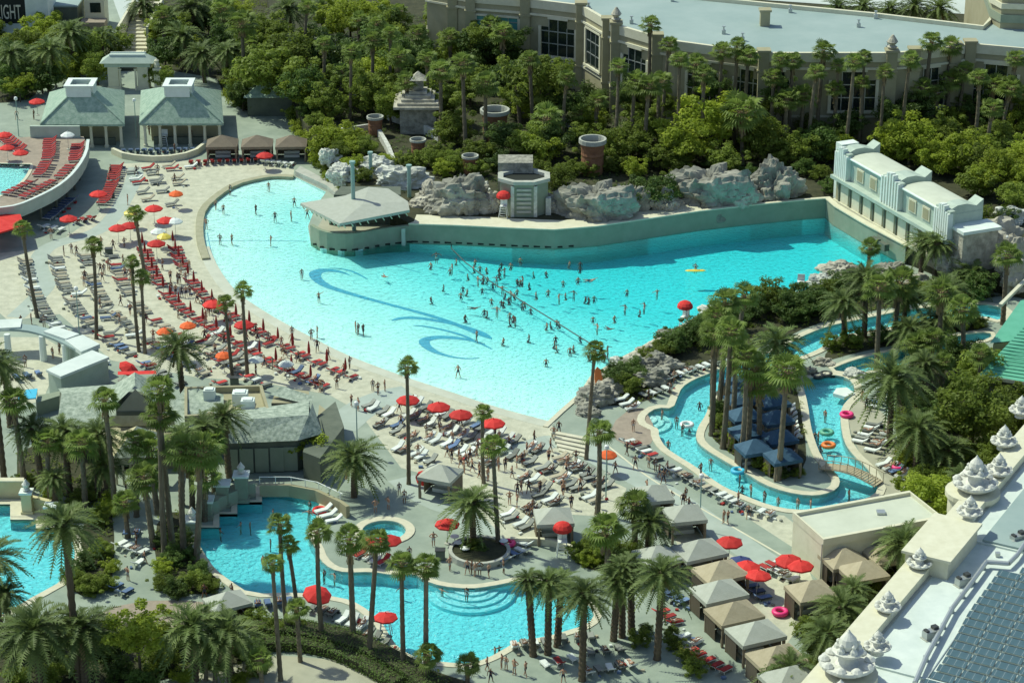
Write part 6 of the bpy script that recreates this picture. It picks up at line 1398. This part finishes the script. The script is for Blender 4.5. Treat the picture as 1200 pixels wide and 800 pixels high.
LDOME = MB().lathe([(.85,-.12),(.95,.0),(.9,.3),(.68,.58),(.35,.76),(.02,.82)], 12, cap=False).mesh('canopy','red_canvas')
# lifeguard stands -----------------------------------------------------------
lgm = MB()
for sx in (-.45,.45):
    for sy in (-.4,.4): lgm.tube((sx*1.25,sy*1.25,0),(sx*.8,sy*.8,1.5),.05,.05,6)
lg_fr = lgm.mesh('frame','white_plastic'); lg_seat = MB().box((0,0,1.5),(.9,.8,.08)).box((0,.36,1.9),(.9,.07,.8)).mesh('seat','white_plastic'); lg_lad = MB()
for i in range(4): lg_lad.box((0,-.62+.04*i,.3+.32*i),(.7,.05,.05))
lg_lad = lg_lad.mesh('ladder','white_plastic')
for px, z, lb in (((590,254),TZ,'white lifeguard chair with red umbrella in front of the carved shrine'),((802,385),0,'white lifeguard chair with red umbrella on the rocky bank of the wave pool'),((659,650),0,'white lifeguard chair with red umbrella beside the lone grey cabana'),((452,745),0,'white lifeguard chair at the lagoon edge near the slender palms'),((938,343),0,'white lifeguard chair on the hedge bank of the wave pool'),((193,170),0,'white lifeguard chair beside the slate pavilion columns')):
    p = P(px[0], px[1], z); parts = [('frame',lg_fr),('seat',lg_seat),('ladder',lg_lad)]
    if px[0] in (590,802,659): parts += [('canopy', LDOME, (0,0,2.75)), ('pole', UM['r'][2][1], (0,.3,1.0), (1,1,.85))]
    spawn('lifeguard_chair', lb, 'lifeguard chair', parts, p, rr.uniform(-.6,.6))
# round planter, low walls, tables, steps, bridge --------------------------------
pc = P(562,650); pp = [pc+Vector((3.0*math.cos(i*math.pi/12), 3.0*math.sin(i*math.pi/12), 0)) for i in range(24)]
rp_ = thing('round_planter', 'round raised planter wall carrying a date palm by the lagoon', 'planter', pc); loc(ring('wall', pp, -.35, 0, 0, .65, 'concrete', True, rp_)); loc(obj('earth', MB().prism(offset(pp,-.3), 0, .5).mesh('earth','soil'), rp_))
ring('low_wall', PL([(598,636),(625,636),(648,638),(672,646),(707,656)]), 0, .4, 0, .7, 'trim', False); o = bpy.data.objects['low_wall']; o['kind'] = 'thing'; tag(o, 'low curved cream wall before the lone grey cabana', 'wall')
for i in range(5):
    a, b = P(646+i*2.2, 512+i*4.2), P(688, 520+i*4.2)
    o = structure('beach_step', MB().prism([a, b, b+Vector((0,.7,0)), a+Vector((0,.7,0))], 0, .5-.09*i).mesh('beach_step','coping'))
br_ = thing('footbridge', 'wooden footbridge with rails crossing the lazy river', 'bridge', P(966,552)); b0, b1 = P(964,549), P(1030,570); bd = (b1-b0).normalized(); bn = Vector((-bd.y, bd.x, 0)); bl = (b1-b0).length
nb_ = int(bl/.3)
for i in range(nb_):
    t = (i+.5)/nb_; q = b0.lerp(b1, t); q.z = .28+.55*math.sin(math.pi*t); loc(obj('plank', MB().box((q.x,q.y,q.z),(.27,1.7,.07),math.atan2(bd.y,bd.x)).mesh('plank','canvas_tan'), br_))
for sg in (-.8,.8):
    pts = [b0.lerp(b1, i/8)+bn*sg+Vector((0,0,1.25+.55*math.sin(math.pi*i/8))) for i in range(9)]
    loc(obj('rail', MB().pathtube(pts,.045).mesh('rail','canvas_tan'), br_)); loc(obj('beam', MB().pathtube([q-Vector((0,0,1.0)) for q in pts],.07).mesh('beam','canvas_tan'), br_))
    for q in pts: loc(obj('post', MB().tube(q-Vector((0,0,1.05)), q,.035).mesh('post','canvas_tan'), br_))
tb_ = [('top', MB().lathe([(.45,.7),(.45,.74)],14).mesh('top','white_plastic')), ('stem', MB().tube((0,0,0),(0,0,.7),.04).mesh('stem','metal')), ('foot', MB().lathe([(.25,0),(.25,.04)],10).mesh('foot','metal'))]
for px in ((537,643),(545,650),(533,636),(590,641)): spawn('round_table', 'small round white table at the lagoonside planter', 'table', tb_, P(*px)+Vector((0,0,.02)), 0, None, 'tables at the round planter')
for px in ((75,395),(95,448),(105,442),(68,400)): spawn('round_table', 'small round white table beside the white bar', 'table', tb_, P(*px)+Vector((0,0,.02)), 0, None, 'tables at the white bar')
hut = [('box', MB().box((0,0,.5),(.9,.7,1.0)).mesh('box','shade_wall')), ('lid', MB().box((0,0,1.03),(1.0,.8,.08)).mesh('lid','dark_metal'))]
for px, lb in (((516,655),'dark towel bin on the lagoon deck beside the round planter'),((128,300),'dark towel bin beside the sand path'),((275,452),'dark towel bin beside the shingle roofs')): spawn('towel_bin', lb, 'bin', hut, P(*px)+Vector((0,0,.02)))
rope = MB().pathtube([P(x, y, -.04) for x, y in [(528,262),(529,291),(545,307),(575,330),(607,350),(640,370),(675,392),(706,411),(718,428)]], .07, 5)
tag(obj('float_rope', rope.mesh('float_rope','dark_metal')), 'dark float rope stretched across the wave pool', 'rope')
lp = MB().tube((0,0,0),(0,0,5.5),.07,.05,8).mesh('post','pole_teal'); lh = MB().lathe([(.1,5.5),(.28,5.7),(.22,6.0),(.05,6.1)],10).mesh('lamp_head','white_plastic')
for px, lb in (((93,392),'slim lamp post on the sand near the white bar'),((1176,330),'slim lamp post beside the big tan boulder'),((710,585),'slim lamp post on the sand beside the shade cabanas'),((419,532),'slim lamp post beside the service wall'),((820,620),'slim lamp post on the promenade'),((160,162),'slim white lamp post between the slate pavilions'),((22,160),'slim lamp post on the terrace by the round deck')): spawn('lamp_post', lb, 'lamp post', [('post',lp),('lamp_head',lh)], P(*px))
kb = chaikin(PL([(134,180),(150,187),(190,190),(225,184),(240,172)]), 1, False)
ring('terrace_curb', kb, 0, .5, 0, .9, 'trim', False); o = bpy.data.objects['terrace_curb']; o['kind'] = 'thing'; tag(o, 'curved pale kerb wall below the slate pavilion', 'wall')
# floats ---------------------------------------------------------------------
def torus(R, r, m, n=18, k=8):
    mb = MB(); vv = [((R+r*math.cos(b))*math.cos(a), (R+r*math.cos(b))*math.sin(a), r*math.sin(b)) for a in [2*math.pi*i/n for i in range(n)] for b in [2*math.pi*j/k for j in range(k)]]
    mb.add(vv, [(i*k+j, ((i+1) % n)*k+j, ((i+1) % n)*k+(j+1) % k, i*k+(j+1) % k) for i in range(n) for j in range(k)]); return mb.mesh('swim_ring', m, True)
for px, m, lb, z in (((992,488),'pink','bright pink inflatable ring lying on the lazy river bank',.3),((969,506),'tin_green','green inflatable ring floating in the lazy river',0),((971,521),'orange','orange inflatable ring floating in the lazy river',0),((865,551),'cyan','blue inflatable ring floating below the river island',0),((375,599),'red_canvas','red inflatable ring at the lagoon edge by the whirlpool',.15),((1052,550),'pink','pink inflatable ring among loungers on the east river bank',.4),((914,720),'pink','big pink inflatable ring beside the tan cabana',.35),((595,640),'pink','small pink inflatable ring beside the round planter',.4),((805,497),'white_plastic','white inflatable ring floating in the river bend',0),((958,440),'dark_metal','black tube floating under the river fall',0),((968,438),'dark_metal','second black tube floating under the river fall',0)):
    o = obj('swim_ring', torus(.5,.2,m), None, P(px[0],px[1],0)+Vector((0,0,z-.03)), 0, 1.15); tag(o, lb, 'swim ring')
kay = obj('float_mat', MB().lathe([(.02,-1.35),(.28,-1.0),(.36,0),(.28,1.0),(.02,1.35)],10).mesh('float_mat','yellow'), None, P(815,317,0), 0, (1,1,1), (math.pi/2,0,1.6)); kay.scale = (1,.35,1); tag(kay, 'yellow float board with a rider on the deep wave pool', 'float board')
bd_ = obj('rescue_board', MB().prism([Vector((x,y,0)) for x, y in [(-.35,-1),(.35,-1),(.42,0),(.3,.9),(0,1.2),(-.3,.9),(-.42,0)]], 0, .1, 0, True, True).mesh('rescue_board','orange'), None, P(701,457,0)+Vector((0,0,1.4)), 0, 1.1, (1.2,0,.3)); tag(bd_, 'orange rescue board propped on the boulder by the pool edge', 'rescue board')
fl_ = tag(obj('float_platform', MB().prism(PL([(976,463),(990,467),(1002,463),(992,456),(980,457)]), -.15, .25).mesh('float_platform','white_paint')), 'white floating platform in the upper lazy river', 'platform')

# scattered bags, towels and coolers lying about the sand: uncountable small clutter
cl = MB(); cr_ = random.Random(77)
for p_, a_, c_, pl2 in LOUNGERS:
    if p_.z > 1: continue
    for _ in range(3):
        if cr_.random() < .55:
            q = p_+Vector((cr_.uniform(-1.1,1.1), cr_.uniform(-1.2,1.2), 0)); s = cr_.uniform(.16,.34)
            if dry(q): cl.box((q.x, q.y, .02+s*.35), (s*cr_.uniform(.8,1.8), s, s*.7), cr_.uniform(0,3), cr_.randrange(7))
tag(obj('beach_clutter', cl.mesh('beach_clutter', ['shade_wall','grey_mesh','white_cushion','blue_cushion','red_cushion','tan_cushion','dark_metal'])), 'scattered bags, coolers and folded towels lying among the loungers', 'clutter', None, 'stuff')
# ---------------------------------------------------------------- people
def person_mesh(J, E, R, swim, skin, hair, top=False):
    """J: joints, E: bones, R: radii; grown as one skin, coloured by nearest joint"""
    names = list(J); me = bpy.data.meshes.new('person'); me.from_pydata([J[n] for n in names], [(names.index(a), names.index(b)) for a, b in E], [])
    o = bpy.data.objects.new('person_tmp', me); COL.objects.link(o)
    md = o.modifiers.new('skin', 'SKIN'); md.use_smooth_shade = True
    sv = me.skin_vertices[0].data
    for i, n in enumerate(names):
        r = R[n.rstrip('LR')]; sv[i].radius = r if isinstance(r, tuple) else (r, r); sv[i].use_root = n == 'pelvis'
    ss = o.modifiers.new('sub', 'SUBSURF'); ss.levels = 1
    bpy.context.view_layer.update(); dg = bpy.context.evaluated_depsgraph_get()
    out = bpy.data.meshes.new_from_object(o.evaluated_get(dg)); bpy.data.objects.remove(o); bpy.data.meshes.remove(me)
    out.name = 'person'; out.materials.clear()
    for m_ in (skin, swim, hair): out.materials.append(M[m_])
    H_ = Vector(J['crown']); hd = Vector(J['head']); fwd = Vector(J['nose'])-hd
    keys = [(n, Vector(J[n])) for n in names]
    idx = []
    for f in out.polygons:
        c = f.center; n = min(keys, key=lambda k: (k[1]-c).length)[0]
        mi = 0
        if n in ('pelvis','hipL','hipR') or (top and n in ('chest',)): mi = 1
        if n in ('crown',): mi = 2
        if n == 'head' and (c-hd).dot(fwd) < -.0: mi = 2
        idx.append(mi)
    out.polygons.foreach_set('material_index', idx); out.polygons.foreach_set('use_smooth', [True]*len(idx)); return out
RAD = {'pelvis': (.15,.11), 'waist': (.125,.095), 'chest': (.16,.11), 'neck': .05, 'head': .085, 'nose': .05, 'crown': .075, 'shoulder': .065, 'elbow': .045, 'wrist': .032, 'hand': (.03,.045), 'finger': .016, 'thumb': .014, 'hip': .095, 'knee': .062, 'ankle': .042, 'toe': .035}
BONES = [('pelvis','waist'),('waist','chest'),('chest','neck'),('neck','head'),('head','crown'),('head','nose')]
for s_ in 'LR': BONES += [('chest','shoulder'+s_),('shoulder'+s_,'elbow'+s_),('elbow'+s_,'wrist'+s_),('wrist'+s_,'hand'+s_),('hand'+s_,'finger'+s_),('wrist'+s_,'thumb'+s_),('pelvis','hip'+s_),('hip'+s_,'knee'+s_),('knee'+s_,'ankle'+s_),('ankle'+s_,'toe'+s_)]
def stand(stride=.0, armL=(.24,0,.98), armR=(-.24,0,.98), elbL=None, elbR=None):
    J = {'pelvis': (0,0,.95), 'waist': (0,0,1.12), 'chest': (0,-.01,1.33), 'neck': (0,0,1.48), 'head': (0,.02,1.6), 'nose': (0,.1,1.58), 'crown': (0,0,1.69)}
    for s_, x, sg, arm, el in (('L',1,1,armL,elbL),('R',-1,-1,armR,elbR)):
        sh = Vector((.2*x,0,1.4)); wr = Vector(arm); e = Vector(el) if el else sh.lerp(wr,.5)+Vector((.03*x,-.04,0)); d = (wr-e).normalized()
        J['shoulder'+s_] = sh; J['elbow'+s_] = e; J['wrist'+s_] = wr; J['hand'+s_] = wr+d*.08; J['finger'+s_] = wr+d*.17+Vector((0,.02,0)); J['thumb'+s_] = wr+d*.07+Vector((-.03*x,.05,0))
        J['hip'+s_] = (.1*x,0,.88); J['knee'+s_] = (.11*x,stride*sg*.5+.04,.48); J['ankle'+s_] = (.11*x,stride*sg,.07); J['toe'+s_] = (.12*x,stride*sg+.15,.035)
    return J
def rotated(J, M4): return {k: M4 @ Vector(v) for k, v in J.items()}
def lying():
    J = {'pelvis': (0,.0,.52), 'waist': (0,-.16,.56), 'chest': (0,-.36,.68), 'neck': (0,-.5,.80), 'head': (0,-.58,.90), 'nose': (0,-.55,.98), 'crown': (0,-.66,.96)}
    for s_, x in (('L',1),('R',-1)):
        J['shoulder'+s_] = (.2*x,-.40,.70); J['elbow'+s_] = (.27*x,-.18,.55); J['wrist'+s_] = (.24*x,.04,.52); J['hand'+s_] = (.22*x,.11,.52); J['finger'+s_] = (.2*x,.2,.52); J['thumb'+s_] = (.18*x,.09,.54)
        J['hip'+s_] = (.1*x,.06,.50); J['knee'+s_] = (.12*x,.45,.52 if x > 0 else .62); J['ankle'+s_] = (.12*x,.86,.45); J['toe'+s_] = (.13*x,.92,.54)
    return J
def kneel():
    J = stand(.0,(.3,.2,.55),(-.34,.1,.5)); out = {}
    for k, v in J.items():
        v = Vector(v)
        if k[:-1] in ('knee',): v = Vector((v.x*1.1,.28,.12))
        elif k[:-1] == 'ankle': v = Vector((v.x*1.1,-.12,.06))
        elif k[:-1] == 'toe': v = Vector((v.x*1.1,-.24,.05))
        elif k[:-1] not in ('wrist','hand','finger','thumb','elbow'): v.z -= .5
        elif k[:-1] == 'elbow': v = Vector((.3 if v.x > 0 else -.3,-.02,.68))
        out[k] = v
    return out
POSES = {'kneel': kneel(), 'stand': stand(), 'walk': stand(.26,(.26,.22,1.0),(-.26,-.2,1.0)), 'hips': stand(.05,(.2,.02,1.02),(-.2,.02,1.02),(.42,-.1,1.18),(-.42,-.1,1.18)), 'raise': stand(.1,(.62,.15,1.62),(-.26,.1,1.0)), 'arms': stand(.0,(.6,.2,1.25),(-.6,.2,1.25)), 'swim': rotated(stand(.12,(.25,.1,1.9),(-.28,-.1,1.0)), Matrix.Translation((0,.8,-.08)) @ Matrix.Rotation(math.radians(80),4,'X') @ Matrix.Translation((0,0,0))), 'lie': lying()}
PM = {}
cnt = 0
for nme, J in POSES.items():
    lst = []
    for k in range(4):
        lst.append(person_mesh(J, BONES, RAD, SWIM[(cnt*3+k*5) % 8], SKINS[(k+cnt) % 4] if k else SKINS[0], ['hair_dark','hair_brown','hair_dark','hair_fair'][k], k % 2 == 1)); cnt += 1
    PM[nme] = lst
pr = random.Random(5)
PEOPLE = []
def person(px, pose, z, label, group, rz=None, pt=None):
    p = pt if pt is not None else P(px[0], px[1], max(z, -.1)); p = Vector((p.x, p.y, z))
    PEOPLE.append((p, pose, label, group, pr.uniform(0,6.28) if rz is None else rz, pr.randrange(4), pr.uniform(.86,.98)))
Z7 = lambda l: [(600+x/4, 200+y/4) for x, y in l]
sw = Z7([(40,415),(270,435),(320,435),(100,465),(25,520),(50,520),(80,530),(310,510),(170,565),(250,580),(290,570),(345,600),(385,580),(10,580),(530,650),(620,645),(380,690),(180,705),(210,710),(205,785),(10,690),(-15,600),(60,620)])
sw += Z6([(845,405),(940,420),(910,465),(1020,455),(1050,450),(1080,460),(1065,505),(1110,515),(1150,425),(1195,440),(1140,465),(970,545),(990,565),(1070,655),(1130,665),(1155,560),(1150,615),(1165,480),(1195,570),(1190,670),(920,460),(1085,505)])
sw += [(576,352),(590,355),(602,372),(597,375),(650,402),(655,378),(672,407),(690,417),(695,412),(707,417),(712,412),(641,380),(622,362),(612,352),(560,330),(565,338),(582,330),(592,345),(548,322),(680,395),(668,410),(557,306),(610,330),(585,318),(606,340),(571,366),(628,345),(652,407),(604,377),(690,350),(720,372),(735,340),(660,330),(680,310),(640,320),(750,365),(700,385),(540,345),(520,335),(545,372),(505,310),(620,395),(640,425),(590,400),(770,345),(655,350),(505,350)]
for i, px in enumerate(sw):
    q = P(px[0], px[1], -.1); d = wave_depth(q.x, q.y); zf = -.1-d
    person(px, 'kneel' if pr.random() < .8 or d < .8 else 'arms', max(zf, -.1-pr.uniform(.72,.88)) if d < 1.0 or pr.random() < .8 else -.1-pr.uniform(1.15,1.3), 'swimmer partly submerged in the wave pool', 'swimmers in the wave pool')
for px in Z6([(600,495),(1015,645)])+Z7([(360,515),(450,740)]): person(px, 'swim', -.12, 'swimmer lying flat on the wave pool surface', 'floating swimmers')
wade = Z6([(70,345),(90,232),(165,225),(215,500),(467,755),(1035,785),(260,795),(288,780),(170,785),(240,210)])+[(537,441),(258,286),(272,286),(242,268),(253,245),(270,228),(262,250),(315,224),(345,240),(300,250),(420,391)]
for px in wade:
    q = P(*px); person(px, pr.choice(['stand','walk','hips']), -.1-wave_depth(q.x,q.y) if inside(q, WAVE) else .03, 'bather wading in the shallow wave pool', 'waders in the shallow end')
person(Z6([(295,612)])[0], 'raise', -.1-wave_depth(*P(373,353).xy), 'bather pointing with one raised arm in the shallow wave pool', None, 0)
person(Z6([(503,765)])[0], 'walk', -.3, 'bather walking beside another in the shallow wave pool', None)
person((815,317), 'hips', -.55, 'rider sitting on the yellow float board', None)
RS = 'bather in the lazy river'
for px in ((840,464),(776,487),(793,494),(800,503),(783,523),(833,543),(867,562),(870,570),(880,574),(896,582),(912,588),(950,592),(995,580),(967,487),(959,512),(962,521),(955,508),(820,472),(808,500),(935,590)): person(px, pr.choice(['stand','stand','kneel']), -.95, RS+' channel', 'lazy river bathers')
for px in ((282,614),(293,615),(317,634),(308,655),(258,622),(363,590),(362,601),(380,672),(392,674),(518,692),(580,762),(585,759),(320,600),(470,690)): person(px, pr.choice(['stand','stand','arms']), -1.25, 'bather standing in the lagoon pool', 'lagoon bathers')
person((547,700), 'stand', -.5, 'bather standing on the curved lagoon steps', None)
def walkers(lst, label, group, z=.03):
    for px in lst:
        q = P(px[0], px[1]); 
        if dry(q): person(px, pr.choice(['stand','walk','walk','hips']), z, label, group)
walkers([(853,613),(848,613),(877,607),(782,556),(721,555),(821,558),(760,548),(865,590),(768,552)], 'person walking on the promenade', 'promenade walkers')
walkers([(571,786),(588,783),(593,785),(603,790),(616,792),(660,800),(555,790),(575,800)], 'person walking beside the lagoon', 'lagoon end walkers')
walkers([(527,668),(548,672),(553,672),(557,675),(562,674),(573,676),(480,656),(474,590),(468,580),(508,640),(440,600),(455,597),(590,672)], 'person on the paved lagoon deck', 'lagoon deck people')
walkers([(84,297),(90,300),(147,327),(133,293),(119,290),(37,380),(52,384),(25,384),(146,290),(120,330),(112,320),(160,205),(150,240),(205,215),(185,205),(130,205),(128,215),(100,330),(75,300),(140,380),(180,400),(200,330),(60,280)], 'beachgoer on the upper sand', 'upper beach people')
walkers([(222,318),(218,332),(300,393),(315,402),(330,407),(342,404),(365,405),(372,412),(385,421),(410,432),(250,360),(270,378),(285,380),(437,458),(443,462),(451,458),(420,481),(412,476),(403,440),(395,455),(350,425),(310,430),(262,400),(240,400)], 'beachgoer at the water edge', 'shoreline people')
walkers([(649,515),(655,508),(633,578),(540,548),(546,545),(551,540),(538,540),(530,520),(612,545),(600,560),(660,575),(690,560),(585,520),(500,510),(490,535),(470,500),(625,600),(515,500),(560,530),(575,540),(680,575),(665,550)], 'beachgoer on the lower sand', 'steps beach people')
walkers([(1010,470),(1015,480),(962,530),(930,540),(1000,452),(1050,530),(760,470),(785,462),(790,448),(742,505)], 'person standing on the lazy river bank', 'river bank people')
walkers([(160,640),(150,680),(272,700),(240,700),(170,660),(160,590),(175,575),(148,578)], 'person on the paving', 'restaurant people')
walkers([(175,158),(182,160),(225,165),(205,180),(70,150),(40,140),(20,140)], 'person on the pavilion terrace', 'pavilion people', .03)
walkers([(70,415),(62,420),(30,430),(104,455),(118,450),(48,402)], 'person on the bar terrace', 'white bar people')
for p, a in LYING: person(None, 'lie', .05, 'sunbather lying on a lounger', 'sunbathers on loungers', a, p)

for poly, n in (([(110,300),(200,280),(260,380),(400,440),(400,470),(300,440),(150,410),(80,360)], 42), ([(455,470),(600,500),(650,525),(720,565),(700,600),(620,620),(540,560),(470,530)], 34), ([(720,520),(800,575),(860,610),(840,630),(760,580),(700,550)], 9)):
    pp_ = PL(poly); x0, x1 = min(q.x for q in pp_), max(q.x for q in pp_); y0, y1 = min(q.y for q in pp_), max(q.y for q in pp_); k = 0
    while k < n:
        q = Vector((pr.uniform(x0,x1), pr.uniform(y0,y1), 0))
        if inside(q, pp_) and dry(q) and all((q-l[0]).length > 1.0 for l in LOUNGERS if abs(l[0].x-q.x) < 1.2): person(None, pr.choice(['stand','walk','walk','hips']), .03, 'person standing among the loungers on the sand', 'crowd', None, q); k += 1

# the 300 that show largest are individuals; the small far ones read as one crowd
PEOPLE.sort(key=lambda t: (t[3] is not None, t[0].y))
far = MB(); fm = []; fi = {}
for k, (p_, pose, label, group, rz, v, s) in enumerate(PEOPLE):
    me = PM[pose][v]
    if k < 300:
        if group: label = label+', near '+near(p_); group = label
        tag(obj('person', me, None, p_, rz, s), label, 'person', group)
    else:
        ca, sa_ = math.cos(rz)*s, math.sin(rz)*s; base = []
        for m_ in me.materials:
            if m_.name not in fi: fi[m_.name] = len(fm); fm.append(m_)
            base.append(fi[m_.name])
        o = len(far.v); far.v += [(p_.x+q.co.x*ca-q.co.y*sa_, p_.y+q.co.x*sa_+q.co.y*ca, p_.z+q.co.z*s) for q in me.vertices]
        for f in me.polygons: far.f.append([i+o for i in f.vertices]); far.m.append(base[f.material_index])
if far.v: tag(obj('crowd', far.mesh('crowd', fm, True)), 'small distant bathers and sunbathers at the top of the beach and pool', 'crowd', None, 'stuff')
